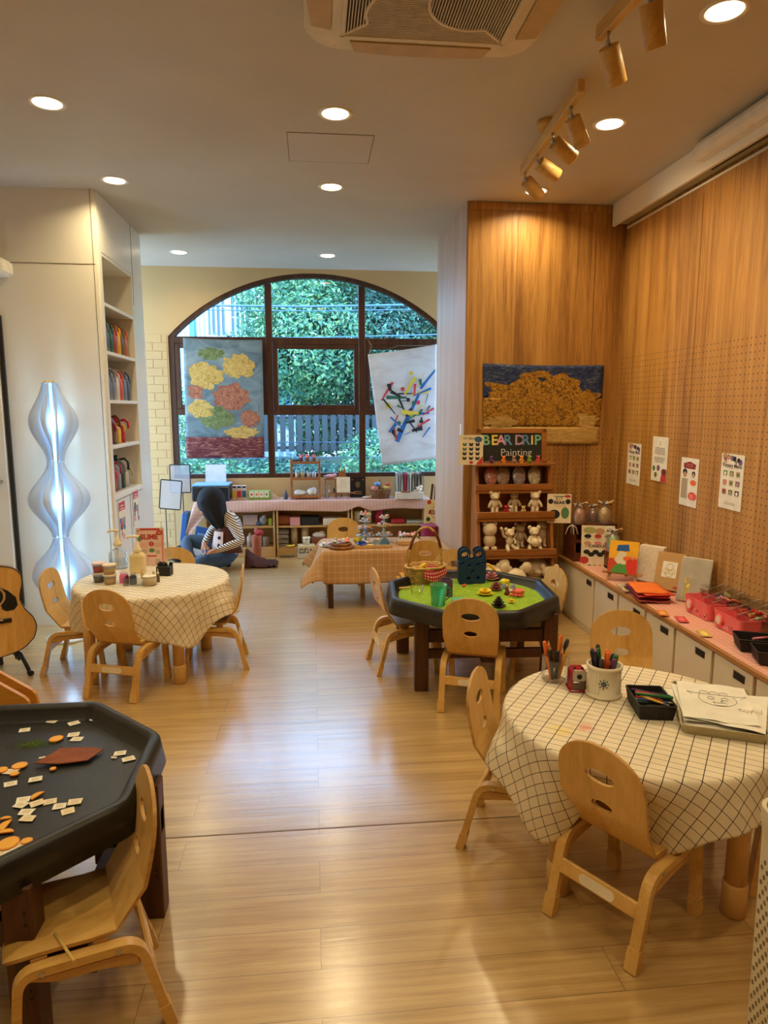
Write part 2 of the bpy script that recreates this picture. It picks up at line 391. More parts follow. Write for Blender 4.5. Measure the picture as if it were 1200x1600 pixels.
def plaster(name, col, bricks=False):
    m, nt, b = new_mat(name); tc = N(nt, 'ShaderNodeTexCoord')
    n = N(nt, 'ShaderNodeTexNoise', i_Scale=2.2, i_Detail=6); L(nt, tc.outputs['Object'], n.inputs['Vector'])
    r = ramp(nt, [(.3, tuple(x*.96 for x in col)), (.7, col)]); L(nt, n.outputs[0], r.inputs[0]); out = r.outputs[0]
    n2 = N(nt, 'ShaderNodeTexNoise', i_Scale=90.0, i_Detail=3); L(nt, tc.outputs['Object'], n2.inputs['Vector'])
    bp = N(nt, 'ShaderNodeBump', i_Strength=.12, i_Distance=.003); L(nt, n2.outputs[0], bp.inputs['Height'])
    L(nt, out, b.inputs['Base Color']); b.inputs['Roughness'].default_value = .6; L(nt, bp.outputs[0], b.inputs['Normal'])
    return m
FLOOR = floor_mat()
mb = MB(); mb.box((-.1, 2.3, -.05), (5.2, 10.2, .1), FLOOR); struct(mb.build('floor'))
mb = MB(); mb.box((-.1, 2.28, .0005), (5.1, .006, .001), mat('floor_joint', (120, 94, 60), .4)); struct(mb.build('trim_7'))
CEILM = plaster('ceiling_paint', (204, 198, 188))
mb = MB(); mb.box((-.1, 2.3, CEIL+.05), (5.2, 10.2, .1), CEILM); ceil_o = struct(mb.build('ceiling'))
CREAMW = plaster('cream_wall_paint', (206, 168, 112))
OFFW = mat('offwhite_panel', (236, 230, 214), .33, var=.02, scale=2)
# far wall with arched opening
WX0, WX1, WZ0, WZS, WZA = -1.44, 1.50, .78, 2.22, 2.86
wc = (WX0+WX1)/2; hw = (WX1-WX0)/2; rise = WZA-WZS; AR = (hw*hw+rise*rise)/(2*rise)
def arch(ins=0, n=32):
    cz = WZA-AR; r = AR-ins; a = math.asin((hw-ins)/r) if True else 0
    return [(wc+r*sin(-a+2*a*i/n), cz+r*cos(-a+2*a*i/n)) for i in range(n+1)]
def far_wall():
    top = arch(0, 32); x0, x1 = -2.6, XR+.1; vs = []; fs = []
    mbw = MB()
    def pan(poly):
        mbw.prism(poly, 0, .18, CREAMW, Matrix.Translation((0, YF+.18, 0)) @ TM(rx=PI/2))
    pan([(x0, 0), (WX0, 0), (WX0, CEIL), (x0, CEIL)]); pan([(WX1, 0), (x1, 0), (x1, CEIL), (WX1, CEIL)])
    pan([(WX0, 0), (WX1, 0), (WX1, WZ0), (WX0, WZ0)])
    for (a, b) in zip(top[:-1], top[1:]): pan([a, b, (b[0], CEIL), (a[0], CEIL)])
    return mbw
struct(far_wall().build('wall_far', weld=True))
# painted brick facing, slightly proud of the plaster, left of the window
mb = MB(); z = .0; row = 0
while z < WZS:
    h = .082; x = -2.45 - (row % 2)*.09
    while x < -1.45:
        xe = min(x+.185, -1.452); xs = max(x, -2.45)
        if xe-xs > .02: mb.box(((xs+xe)/2, YF-.002, z+h/2), (xe-xs-.003, .005, h-.004), CREAMW, .0015)
        x += .19
    z += h+.001; row += 1
struct(mb.build('trim_1'))
# other walls
VEN = [(138, 92, 40), (178, 128, 62), (198, 148, 80)]; VK = dict(rp=(.41, .52, .62), fine=1.4)
VENR = wood('veneer_right', VEN, 'Z', 26, 2.4, .5, dots=('Y', 'Z', .036, 1.86), **VK)
VENF = wood('veneer_front', VEN, 'Z', 26, 2.4, .5, dots=('X', 'Z', .036, 1.30, 1.62), **VK)
VENL = wood('veneer_side_daylit', [(172, 134, 104), (190, 154, 122), (204, 172, 142)], 'Z', 16, 2.2, .45)  # same veneer, greyed: window daylight on this face is put into the colour
mb = MB(); mb.box((XR+.05, 1.8, CEIL/2), (.1, 9.4, CEIL), VENR); struct(mb.build('wall_right'))
for yy in (1.45, 2.65, 3.86): 
    mb = MB(); mb.box((XR-.0005, yy, CEIL/2-.1), (.003, .004, CEIL-.2), mat('seam', (130, 86, 40), .7)); struct(mb.build('trim_2'))
mb = MB(); mb.box((1.08+(XR-1.08)/2, (4.83+5.95)/2, CEIL/2), (XR-1.08, 1.12, CEIL), VENF)
mb.box((1.076, (4.835+5.95)/2, CEIL/2), (.008, 1.115, CEIL), VENL)
struct(mb.build('wall_column'))
mb = MB()
for xx in (1.43, 1.99): mb.box((xx, 4.829, CEIL/2), (.003, .003, CEIL), mat('seam', (130, 86, 40), .7))
mb.box((1.65, 4.826, CEIL-.03), (1.12, .008, .05), VENF)
struct(mb.build('trim_3'))
mb = MB(); mb.box((-.1, -2.65, CEIL/2), (5.2, .1, CEIL), CREAMW); struct(mb.build('wall_back'))
mb = MB(); mb.box((-2.6, 1.2, CEIL/2), (.1, 7.6, CEIL), OFFW); struct(mb.build('wall_left'))
# left storage block with open niche
X1 = -1.38; Y0, Y1 = 4.83, 6.0; NY0, NY1 = 4.91, 5.66
mb = MB()
mb.box((-2.0, Y0+.01, CEIL/2), (1.22, .02, CEIL), OFFW)                       # front skin
mb.box((X1-.01, (Y0+.02+NY0)/2, CEIL/2), (.02, NY0-Y0-.02, CEIL), OFFW)
mb.box((X1-.01, (NY1+Y1)/2, CEIL/2), (.02, Y1-NY1, CEIL), OFFW)
mb.box((X1-.01, (NY0+NY1)/2, (2.53+CEIL)/2), (.02, NY1-NY0, CEIL-2.53), OFFW)
mb.box((X1-.01, (NY0+NY1)/2, .44), (.02, NY1-NY0, .88), OFFW)
mb.box((-2.0, Y1-.01, CEIL/2), (1.22, .02, CEIL), OFFW)
mb.box((X1-.35, (Y0+Y1)/2, CEIL/2), (.02, Y1-Y0-.04, CEIL), OFFW)           # niche back
mb.box((X1-.18, NY0-.011, 1.7), (.33, .02, 1.7), OFFW); mb.box((X1-.18, NY1+.011, 1.7), (.33, .02, 1.7), OFFW)
struct(mb.build('wall_storage'))
SHZ = [2.53, 2.21, 1.89, 1.56, 1.245, .90]
mb = MB()
for z in SHZ: mb.box((X1-.17, (NY0+NY1)/2, z-.012), (.335, NY1-NY0-.002, .024), OFFW, .002)
sh = mb.build('niche_shelf'); tag(sh, 'white shelf boards of the tall open niche in the left storage wall', 'shelf')
GAP = mat('panel_gap', (120, 108, 88), .8)
mb = MB()
mb.box((-2.0, Y0-.001, 2.435), (1.2, .002, .004), GAP); mb.box((X1-.03, Y0-.001, CEIL/2), (.003, .002, CEIL), GAP)
mb.box((X1+.001, 5.70, 2.6), (.002, .004, .6), GAP); mb.box((X1+.001, 5.28, .86), (.002, .74, .005), GAP); mb.box((X1+.001, 5.28, .43), (.002, .004, .86), GAP)
struct(mb.build('trim_4'))
mb = MB(); mb.box((-2.02, Y0-.012, 1.05), (.022, .02, 2.1), BLACKP); struct(mb.build('trim_5'))
mb = MB(); mb.box((-2.29, Y0-.02, 1.05), (.5, .03, 2.1), OFFW, .004); d1 = struct(mb.build('door_1'))
mb = MB(); mb.rod((-2.08, Y0-.035, 1.02), (-2.08, Y0-.075, 1.02), .009, METAL); mb.tube([(-2.08, Y0-.075, 1.02), (-2.11, Y0-.08, 1.02), (-2.19, Y0-.08, 1.02)], .009, METAL); mb.build('door_handle', d1)
# soffit pelmet and blind cassette over the right wall
mb = MB()
mb.box((2.10, 1.1, CEIL-.075), (.02, 7.4, .15), OFFW, .002)
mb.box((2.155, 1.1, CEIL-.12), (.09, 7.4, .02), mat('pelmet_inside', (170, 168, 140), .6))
mb.box((2.203, 1.1, CEIL-.155), (.012, 7.4, .012), OFFW)
struct(mb.build('trim_6'))
mb = MB()
def blind(mbb, y0, y1):
    pr = [(0, 0), (-.055, 0), (-.075, -.03), (-.075, -.065), (-.05, -.085), (0, -.085)]
    mbb.prism(pr, 0, y1-y0, WHITE, Matrix.Translation((2.089, y1, CEIL-.02)) @ TM(rx=PI/2))
    return mbb
bl = blind(MB(), 1.2, 3.66).build('cassette'); blr = thing('roller_blind', 'white roller blind cassette fixed along the top of the right wood wall', 'blind')
bl.parent = blr
mb = MB(); mb.box((2.082, 3.665, CEIL-.062), (.07, .012, .086), CREAMP, .004); mb.build('end_cap', blr)
mb = MB(); mb.box((2.12, 2.43, CEIL-.139), (.02, 2.44, .012), BLACK); mb.rod((2.12, 1.21, CEIL-.145), (2.12, 3.64, CEIL-.145), .009, BLACK); mb.build('blind_bar', blr)
# ceiling hatch: groove outline set in the ceiling
mb = MB()
hx0, hx1, hy0, hy1 = -.11, .34, 3.775, 4.185
for (c, s) in (((hx0+hx1)/2, hy0), ((hx0+hx1)/2, hy1)): mb.box((c, s, CEIL-.001), (hx1-hx0, .0035, .002), GAP)
for (c, s) in ((hx0, (hy0+hy1)/2), (hx1, (hy0+hy1)/2)): mb.box((c, s, CEIL-.001), (.0035, hy1-hy0, .002), GAP)
mb.box(((hx0+hx1)/2, (hy0+hy1)/2, CEIL-.0012), (hx1-hx0-.006, hy1-hy0-.006, .002), CEILM)
tag(mb.build('ceiling_hatch'), 'square white access hatch flush in the ceiling in front of the cassette air conditioner', 'hatch')
# ------------------------------------------------------------------ window
FR = wood('window_brown', [(50, 26, 12), (72, 40, 20), (90, 54, 30)], 'Z', 10, 3, .42)
WY = YF+.05
win = struct(bpy.data.objects.new('window_1', None)); COL.objects.link(win)
def frm(name, mbf, parent=win): return mbf.build(name, parent)
def bar(mbf, x0, x1, z0, z1, d=.07, y=WY): mbf.box(((x0+x1)/2, y, (z0+z1)/2), (x1-x0, d, z1-z0), FR, .004)
mb = MB(); fw = .055
bar(mb, WX0, WX0+fw, WZ0, WZS+.02); bar(mb, WX1-fw, WX1, WZ0, WZS+.02); bar(mb, WX0, WX1, WZ0, WZ0+.045)
pts = arch(fw/2, 40); mb.tube([(x, WY, z) for x, z in pts], 0, FR, rect=(fw, .07), up=(0, 1, 0)) if False else None
o_, i_ = arch(0, 40), arch(fw*.8, 40)
vs = [(x, WY-.035, z) for x, z in o_]+[(x, WY-.035, z) for x, z in i_]+[(x, WY+.035, z) for x, z in o_]+[(x, WY+.035, z) for x, z in i_]
n = len(o_); fs = []
for k in range(n-1): fs += [(k, k+1, n+k+1, n+k), (2*n+k, 3*n+k, 3*n+k+1, 2*n+k+1), (n+k, n+k+1, 3*n+k+1, 3*n+k), (k, 2*n+k, 2*n+k+1, k+1)]
mb.add(vs, fs, FR)
frm('window_frame', mb)
MX = [(-.47, -.40), (.485, .555)]
def archz(x, ins=.05):
    r = AR-ins; return (WZA-AR)+math.sqrt(r*r-(x-wc)**2)
for a, b in MX:
    mb = MB(); bar(mb, a, b, WZ0+.04, archz((a+b)/2)); frm('mullion', mb)
for za, zb in ((2.155, 2.225), (1.435, 1.50)):
    mb = MB()
    for xa, xb in ((WX0+.05, MX[0][0]), (MX[0][1], MX[1][0]), (MX[1][1], WX1-.05)): bar(mb, xa, xb, za, zb, .064)
    frm('transom', mb)
WG = glassy('window_glass', (.93, .98, .98), .03, .0)
cols = [(WX0+fw, MX[0][0]), (MX[0][1], MX[1][0]), (MX[1][1], WX1-fw)]
for ci, (xa, xb) in enumerate(cols):
    # lower pane
    mb = MB(); mb.box(((xa+xb)/2, WY+.01, (WZ0+.045+1.435)/2), (xb-xa-.002, .006, 1.435-WZ0-.047), WG); frm('pane', mb)
    # hinged sash in the middle band
    mb = MB(); s = .05; za, zb = 1.50, 2.155
    for (p, q, r_, t) in ((xa, xa+s, za, zb), (xb-s, xb, za, zb), (xa+s, xb-s, za, za+s*.8), (xa+s, xb-s, zb-s*.9, zb)): bar(mb, p, q, r_, t, .05, WY-.005)
    sash = frm('sash', mb)
    mb = MB(); mb.box(((xa+xb)/2, WY+.01, (za+zb)/2), (xb-xa-2*s, .006, zb-za-2*s+.01), WG); mb.build('pane', sash)
    if ci == 1:
        mb = MB(); mb.box(((xa+xb)/2-.02, WY-.045, za+.03), (.05, .02, .02), BLACK, .003); mb.tube([((xa+xb)/2-.03, WY-.055, za+.03), ((xa+xb)/2+.02, WY-.06, za+.04), ((xa+xb)/2+.07, WY-.06, za+.065)], .007, BLACK); mb.build('window_handle', sash)
    # arched top pane
    npt = 14; tp = [(xa+(xb-xa)*k/npt) for k in range(npt+1)]
    poly = [(xa, 2.225), (xb, 2.225)]+[(x, archz(min(max(x, WX0+.06), WX1-.06), .04)) for x in reversed(tp) if archz(min(max(x, WX0+.06), WX1-.06), .04) > 2.226]
    mb = MB(); mb.prism(poly, 0, .006, WG, Matrix.Translation((0, WY+.013, 0)) @ TM(rx=PI/2)); frm('pane', mb)
# baseboards
mb = MB(); mb.box((-.15, YF-.008, .04), (2.5, .014, .08), CREAMW, .003); struct(mb.build('baseboard_far'))
# ------------------------------------------------------------------ outside
def leafmat(name, c1, c2, c3):
    m, nt, b = new_mat(name); g = N(nt, 'ShaderNodeNewGeometry'); r = ramp(nt, [(0, c1), (.5, c2), (1, c3)])
    L(nt, g.outputs['Random Per Island'], r.inputs[0]); L(nt, r.outputs[0], b.inputs['Base Color']); b.inputs['Roughness'].default_value = .45
    b.inputs['Subsurface Weight'].default_value = 0
    t = N(nt, 'ShaderNodeBsdfTranslucent'); L(nt, r.outputs[0], t.inputs[0]); mx = N(nt, 'ShaderNodeMixShader'); mx.inputs[0].default_value = .35
    out = [n for n in nt.nodes if n.type == 'OUTPUT_MATERIAL'][0]
    L(nt, b.outputs[0], mx.inputs[1]); L(nt, t.outputs[0], mx.inputs[2]); L(nt, mx.outputs[0], out.inputs[0])
    return m
LEAF = leafmat('leaves_bright', (40, 92, 76), (70, 128, 92), (136, 176, 110))
LEAF2 = leafmat('leaves_deep', (26, 62, 60), (48, 94, 82), (88, 136, 104))
BARK = mat('bark', (84, 70, 56), .9, var=.3)
def foliage(blobs, n, size, m, seed):
    rr = random.Random(seed); mb = MB(); vs = []; fs = []
    tot = sum(b[3]*b[3] for b in blobs)
    for (x, y, z, r, *q) in blobs:
        sy = q[0] if q else 1
        for _ in range(int(n*r*r/tot)):
            d = Vector((rr.gauss(0, 1), rr.gauss(0, 1), rr.gauss(0, 1))).normalized()
            k = r*(.72+.34*rr.random())*(1+.22*noise.noise(d*2.3+Vector((x, z, 0))))
            p = Vector((x+d.x*k, y+d.y*k*sy, z+d.z*k*.85))
            nrm = (d+Vector((rr.uniform(-.9, .9), rr.uniform(-.9, .9), rr.uniform(-.3, 1.1)))).normalized()
            a = nrm.orthogonal().normalized(); a = Matrix.Rotation(rr.uniform(0, 6.28), 3, nrm) @ a; b = nrm.cross(a)
            s = size*rr.uniform(.6, 1.3); o = len(vs)
            vs += [p-a*s, p+b*s*.42+nrm*s*.1, p+a*s, p-b*s*.42+nrm*s*.1]; fs.append((o, o+1, o+2, o+3))
    mb.add(vs, fs, m); return mb
def tree(x, y, zb, blobs, n, size, m, seed, label, cat='tree', name='leafy_tree'):
    t = thing(name, label, cat, (x, y, zb))
    foliage([(bx-x, by-y, bz-zb, *r) for bx, by, bz, *r in blobs], n, size, m, seed).build('foliage', t)
    mb = MB(); top = max(b[2] for b in blobs)-zb
    mb.tube([(0, 0, -.2), (.05, .03, top*.35), (-.03, 0, top*.7)], [.14, .11, .05], BARK, n=8)
    for k, (bx, by, bz, *r) in enumerate(blobs[:4]): mb.tube([(.03, 0, top*.3), ((bx-x)*.6, (by-y)*.6, (bz-zb)*.8), (bx-x, by-y, bz-zb)], [.06, .04, .015], BARK, n=6)
    mb.build('trunk', t); return t
GZ = -1.2
tree(-.6, 13.2, GZ, [(-.35, 13, 3.5, 1.05), (.1, 12.6, 2.6, 1.2), (-1.2, 13.4, 2.1, 1.0), (-.5, 13, 1.3, 1.0), (.3, 13.2, 4.2, 1.1), (-2.0, 13.9, 1.2, .9)], 44000, .046, LEAF, 1, 'bright green leafy tree outside, behind the upper middle window pane')
tree(1.6, 13.6, GZ, [(1.5, 13.4, 3.9, 1.4), (1.1, 12.9, 2.6, 1.25), (2.3, 13.3, 3.2, 1.3), (.6, 13.6, 1.7, 1.1), (2.0, 13, 1.7, 1.1)], 40000, .046, LEAF2, 2, 'deep green tree outside behind the right half of the upper window')
tree(3.7, 12.8, GZ, [(3.6, 12.8, 3.0, 1.4), (3.3, 12.4, 1.8, 1.2), (4.4, 13.2, 3.8, 1.3), (2.9, 12.9, 2.6, 1.0)], 26000, .046, LEAF, 3, 'sunlit green tree outside at the far right edge of the arched window')
tree(1.0, 10.2, GZ, [(1.0, 10.2, .65, .62), (1.5, 10.1, .3, .6), (.5, 10.3, .1, .55), (2.1, 10.4, .5, .6)], 11000, .04, LEAF, 4, 'bright green shrub outside, close behind the lower middle window pane', 'shrub', 'leafy_shrub')
tree(-2.0, 10.0, GZ, [(-2.0, 10.0, .3, .7), (-1.4, 10.2, .25, .6), (-2.7, 10.3, .7, .8), (-.8, 10.3, .25, .5)], 14000, .04, LEAF, 5, 'low green shrub outside behind the lower left window pane', 'shrub', 'leafy_shrub')
mb = foliage([(x*1.5-3, 17.2, z, 1.7) for x in range(8) for z in (-.2, 1.8, 3.7, 5.2)], 24000, .13, LEAF2, 9)
tag(mb.build('tree_line'), 'dense mass of dark trees filling the background outside the window', 'trees', kind='stuff')
tree(-.1, 10.5, GZ, [(-.3, 10.6, .40, .45), (.15, 10.5, .30, .45), (-.75, 10.6, .35, .5)], 8000, .036, LEAF2, 6, 'low dark green shrub outside in front of the slatted fence', 'shrub', 'leafy_shrub')
# ground outside
mb = MB(); mb.box((0, 19, GZ-.1), (40, 23, .2), speck('ground_outside', (44, 62, 44), [(46, 70, 40), (70, 74, 56), (40, 60, 34)], 6, .45, blotch=1.2)); tag(mb.build('ground'), kind='structure')
# slatted fence
t = thing('slatted_fence', 'dark slatted fence outside on a pale low wall behind the lower window panes', 'fence', (0, 11.6, GZ))
mb = MB(); DARKS = mat('dark_slat', (36, 46, 52), .6)
for k in range(30): mb.box((-1.2+k*.14, 0, 2.3), (.09, .03, .62), DARKS)
mb.box((.8, .03, 2.05), (4.3, .03, .05), DARKS); mb.box((.8, .03, 2.55), (4.3, .03, .05), DARKS); mb.build('slat_panel', t)
mb = MB(); mb.box((.5, 0, .95), (6.5, .14, 1.9), mat('grey_render', (58, 74, 64), .8, var=.3, scale=3)); mb.build('low_wall', t)
# louvred building
t = thing('white_building', 'pale building with louvred front and barred window outside, upper left of the arch', 'building', (-3.5, 15.5, GZ))
BW = mat('pale_building', (196, 220, 236), .7); BB = mat('building_blue', (70, 150, 200), .6)
mb = MB(); mb.box((0, 0, 3.1), (4.6, .4, 6.2), BW); mb.build('wall', t)
mb = MB()
for k in range(46): mb.box((-2.3+k*.1, -.23, 4.6), (.045, .06, 2.6), mat('louvre', (226, 238, 246), .6))
mb.build('louvre_screen', t)
mb = MB(); mb.box((1.0, -.3, 4.75), (.09, .1, 3.0), BB); mb.build('blue_downpipe', t)
mb = MB(); mb.box((1.75, -.28, 4.7), (.85, .05, 1.0), mat('dark_opening', (70, 96, 116), .4))
for k in range(8): mb.box((1.40+k*.1, -.32, 4.7), (.035, .03, 1.0), BW)
for z in (4.2, 5.2): mb.box((1.75, -.33, z), (.95, .05, .08), BW)
mb.box((1.75, -.33, 4.7), (.07, .05, 1.0), BW)
mb.build('barred_window', t)
t = thing('tiled_roof', 'blue tiled roof corner of a low house outside, seen through the middle sash', 'roof', (-.55, 11.9, 1.6))
mb = MB(); BT = mat('blue_tile', (88, 160, 214), .4, var=.2)
for i in range(6):
    for j in range(7): mb.tube(arc(0, 0, .07, 0, 180, 5) and [(-.6+i*.15+.07*cos(rad(a)), .0+j*.12, -.28+j*.07+.05*sin(rad(a))) for a in range(0, 181, 30)], .014, BT, n=5)
mb.box((-.2, .36, -.06), (.95, .95, .03), BT, M=None); mb.build('roof_tiles', t)
mb = MB(); mb.box((-.2, .6, -1.5), (.9, .9, 2.6), BW); mb.build('house_wall', t)
# overhead cables
WIRE = mat('cable', (60, 92, 120), .5)
for (za, zb, r, lab) in ((3.02, 3.10, .016, 'upper thick overhead cable crossing outside the arched window'), (2.96, 3.03, .008, 'thin overhead cable just under the thick upper one outside the arch'), (2.55, 2.66, .009, 'lower overhead cable crossing outside the arched window')):
    mb = MB(); mb.tube([(-7, 10.6, za-.12), (-3, 10.6, za-.03), (0, 10.6, (za+zb)/2-.05), (3, 10.6, zb-.0), (7, 10.6, zb+.1)], r, WIRE, n=6)
    tag(mb.build('overhead_cable'), lab, 'cable', 'overhead cables outside the window')
for (z, w) in ((1.12, 'upper'), (.93, 'middle'), (.72, 'lower')):
    mb = MB(); mb.tube([(-4, 8.3, z), (0, 8.3, z-.02), (4, 8.3, z-.01)], .0045, WIRE, n=6)
    tag(mb.build('fence_wire'), w+' of the thin horizontal wires outside the lower window panes', 'wire', 'fence wires outside the lower panes')

# ------------------------------------------------------------------ light
w = bpy.data.worlds.new('sky'); SC.world = w; w.use_nodes = True; nt = w.node_tree; nt.nodes.clear()
o = N(nt, 'ShaderNodeOutputWorld'); bg = N(nt, 'ShaderNodeBackground')
tc = N(nt, 'ShaderNodeTexCoord'); sp = N(nt, 'ShaderNodeSeparateXYZ'); L(nt, tc.outputs['Generated'], sp.inputs[0])
r = ramp(nt, [(.45, (120, 150, 176)), (.55, (178, 214, 255)), (1.0, (120, 182, 255))])
mr = N(nt, 'ShaderNodeMapRange'); mr.inputs[1].default_value = -1; mr.inputs[2].default_value = 1; L(nt, sp.outputs['Z'], mr.inputs[0]); L(nt, mr.outputs[0], r.inputs[0])
L(nt, r.outputs[0], bg.inputs[0]); bg.inputs[1].default_value = 14.0; L(nt, bg.outputs[0], o.inputs[0])
sd = bpy.data.lights.new('sun', 'SUN'); sd.energy = 4.0; sd.angle = rad(3); sd.color = (1, .97, .85); so = bpy.data.objects.new('sun', sd); COL.objects.link(so); so.rotation_euler = (rad(38), rad(-22), 0)
WARM = (1.0, .80, .45)
LAMP_E = mat('downlight_glow', (255, 240, 214), .5, var=0, emit=(255, 226, 180), estr=9)
def downlight(x, y, label, e=7):
    t = thing('recessed_downlight', label, 'ceiling light', (x, y, CEIL), group='recessed ceiling downlights')
    mb = MB(); mb.lathe([(.062, -.001), (.075, -.006), (.082, -.004), (.084, 0)], WHITE, n=28, cap=False); mb.build('trim_ring', t)
    mb = MB(); mb.lathe([(.0001, -.0045), (.062, -.0045), (.062, -.001)], LAMP_E, n=28, cap=False); mb.build('lamp_disc', t)
    ld = bpy.data.lights.new('downlight', 'AREA'); ld.shape = 'DISK'; ld.size = .12; ld.energy = e; ld.color = WARM; ld.spread = rad(150)
    lo = bpy.data.objects.new('downlight_lamp', ld); COL.objects.link(lo); lo.location = (x, y, CEIL-.012)
    return t
DL = [(-1.2, 3.55, 'recessed downlight at the upper left of the ceiling, nearest on its side'), (.13, 3.53, 'recessed downlight between the cassette air conditioner and the ceiling hatch'),
 (-1.2, 4.64, 'recessed downlight over the front of the white storage block'), (.14, 4.63, 'recessed downlight in the middle of the ceiling just beyond the hatch'),
 (-1.18, 6.61, 'small far downlight near the window wall, left one'), (.16, 6.61, 'small far downlight near the window wall, above the arch'),
 (1.48, 2.53, 'big recessed downlight at the top right corner of the view'), (1.49, 3.51, 'recessed downlight right of the wooden track lights'), (1.47, 4.58, 'recessed downlight close to the wood column, by the lowest spotlight')]
for x, y, l in DL: downlight(x, y, l, 4.5 if y > 6 else 7.5)
for x, y in ((-1.2, 2.4), (-1.2, 1.2), (.13, 1.3), (1.48, 1.3), (-1.2, 0), (.13, 0), (1.48, 0)):
    ld = bpy.data.lights.new('downlight', 'AREA'); ld.shape = 'DISK'; ld.size = .12; ld.energy = 4.0 if x == .13 else 6.5; ld.color = WARM; ld.spread = rad(150)
    lo = bpy.data.objects.new('downlight_lamp', ld); COL.objects.link(lo); lo.location = (x, y, CEIL-.012)
# track lights
TW = wood('track_wood', [(176, 132, 66), (204, 162, 90), (220, 182, 112)], 'Y', 10, 2.5, .45)
def track(a, b, heads, lab, canopy=None):
    mid = (Vector(a)+Vector(b))/2; t = thing('track_light', lab, 'track light', (mid.x, mid.y, CEIL))
    d = Vector(b)-Vector(a); ang = math.atan2(d.y, d.x)
    mb = MB(); mb.box((0, 0, -.062), (d.length, .03, .055), TW, .003, rz=ang); mb.build('bar', t)
    if canopy is not None:
        mb = MB(); mb.lathe([(.055, 0), (.055, -.028), (.05, -.034)], TW, n=24); mb.build('canopy', t)
    for (f, dirv) in heads:
        p = Vector((d.x*(f-.5), d.y*(f-.5), -.09)); dv = Vector(dirv).normalized()
        mb = MB(); q = p+Vector((0, 0, -.035)); mb.rod(p+Vector((0, 0, .005)), q, .006, METAL); mb.ell(q, .011, METAL, n=10, k=6); mb.rod(q, q+dv*.02, .008, METAL); mb.build('swivel_joint', t)
        c0 = q+dv*.012; T = Matrix.Translation(c0) @ dv.to_track_quat('Z', 'Y').to_matrix().to_4x4()
        mb = MB(); mb.lathe([(.0001, 0), (.034, 0), (.036, .003), (.036, .125), (.033, .127), (.031, .115)], TW, T, 24, cap=False); h = mb.build('spot_head', t)
        mb = MB(); mb.lathe([(.0001, .113), (.031, .113)], LAMP_E, T, 20, cap=False); mb.build('bulb', h)
        sl = bpy.data.lights.new('spot', 'SPOT'); sl.energy = 8; sl.color = (1, .68, .36); sl.spot_size = rad(75); sl.spot_blend = .6; sl.shadow_soft_size = .03
        lo = bpy.data.objects.new('spot_lamp', sl); COL.objects.link(lo); lo.location = mid+Vector((0, 0, CEIL))+c0+dv*.14; lo.rotation_euler = (-dv).to_track_quat('Z', 'Y').to_euler()
    return t
track((1.14, 2.99, 0), (1.21, 4.03, 0), [(.13, (.5, .3, -.7)), (.41, (.8, .2, -.45)), (.68, (.85, .2, -.4)), (.94, (.7, .35, -.5))], 'wooden four-head track light on a round ceiling rose, in front of the wood column', canopy=1)
track((1.12, 1.60, 0), (1.05, 2.60, 0), [(.93, (.45, .40, -.72)), (.66, (.35, .35, -.9)), (.38, (.6, .25, -.8)), (.1, (.6, 0, -.8))], 'wooden track light at the top edge of the view, nearest the viewer', canopy=1)
# ------------------------------------------------------------------ cassette air conditioner
ac = thing('ceiling_air_conditioner', 'white ceiling cassette air conditioner with spiral grille at the top of the view', 'air conditioner', (.43, 2.45, CEIL))
ACW = mat('ac_white', (226, 216, 196), .4)
mb = MB(); Hh = .40
mb.prism(rrect(.88, .88, .14, 10), -.012, -.001, ACW); mb.prism(rrect(.84, .84, .12, 10), -.030, -.012, ACW); mb.prism(rrect(.68, .68, .05, 8), -.035, -.030, ACW); mb.build('panel', ac)
mb = MB(); mb.prism(rrect(.60, .60, .02, 3), -.0355, -.034, mat('ac_dark', (60, 48, 36), .7)); mb.build('grille_backing', ac)
mb = MB(); a = .30
mb.box((0, a, -.04), (2*a+.02, .014, .012), ACW); mb.box((0, -a, -.04), (2*a+.02, .014, .012), ACW); mb.box((a, 0, -.04), (.014, 2*a, .012), ACW); mb.box((-a, 0, -.04), (.014, 2*a, .012), ACW)
# pinwheel slats: each quadrant's parallel bars end on a curve that spirals out from the centre
def quad_(x, y):
    r = min(math.hypot(x, y)/a, 1.0); return math.floor((math.degrees(math.atan2(y, x))-45-70*(1-r)**.8) / 90) % 4
for q in range(4):
    T = TM((0, 0, -.039), rz=q*PI/2)
    for k in range(56):
        y = a-.008-k*.0105; run = []
        for s in range(61):
            x = -a+.006+(2*a-.012)*s/60
            if quad_(x, y) == 0: run.append((x, y, 0))
            if run and (quad_(x, y) != 0 or s == 60):
                if len(run) > 1: mb.tube([run[0], run[-1]], 0, ACW, rect=(.0035, .007), up=(0, 1, 0), M=T)
                run = []
    cv = []
    for j in range(16):
        r = j/15*1.38; th = rad(45+70*max(0, 1-min(r, 1))**.8); cv.append((a*r*cos(th), a*r*sin(th), 0))
    mb.tube(cv, 0, ACW, rect=(.006, .010), up=(0, 0, 1), M=T)
mb.build('grille', ac)
for q in range(4):
    mb = MB(); T = TM(rz=q*PI/2)
    mb.prism([(-.27, .345), (.27, .345), (.25, .415), (.1, .43), (-.1, .43), (-.25, .415)], -.040, -.032, mat('ac_flap', (196, 168, 122), .45), T); mb.build('air_flap', ac)
mb = MB(); mb.text('Inverter', .022, mat('grey_print', (110, 104, 92), .6), TM((.335, -.05, -.0345), rx=PI, rz=PI/2)); mb.build('lettering', ac) if False else None
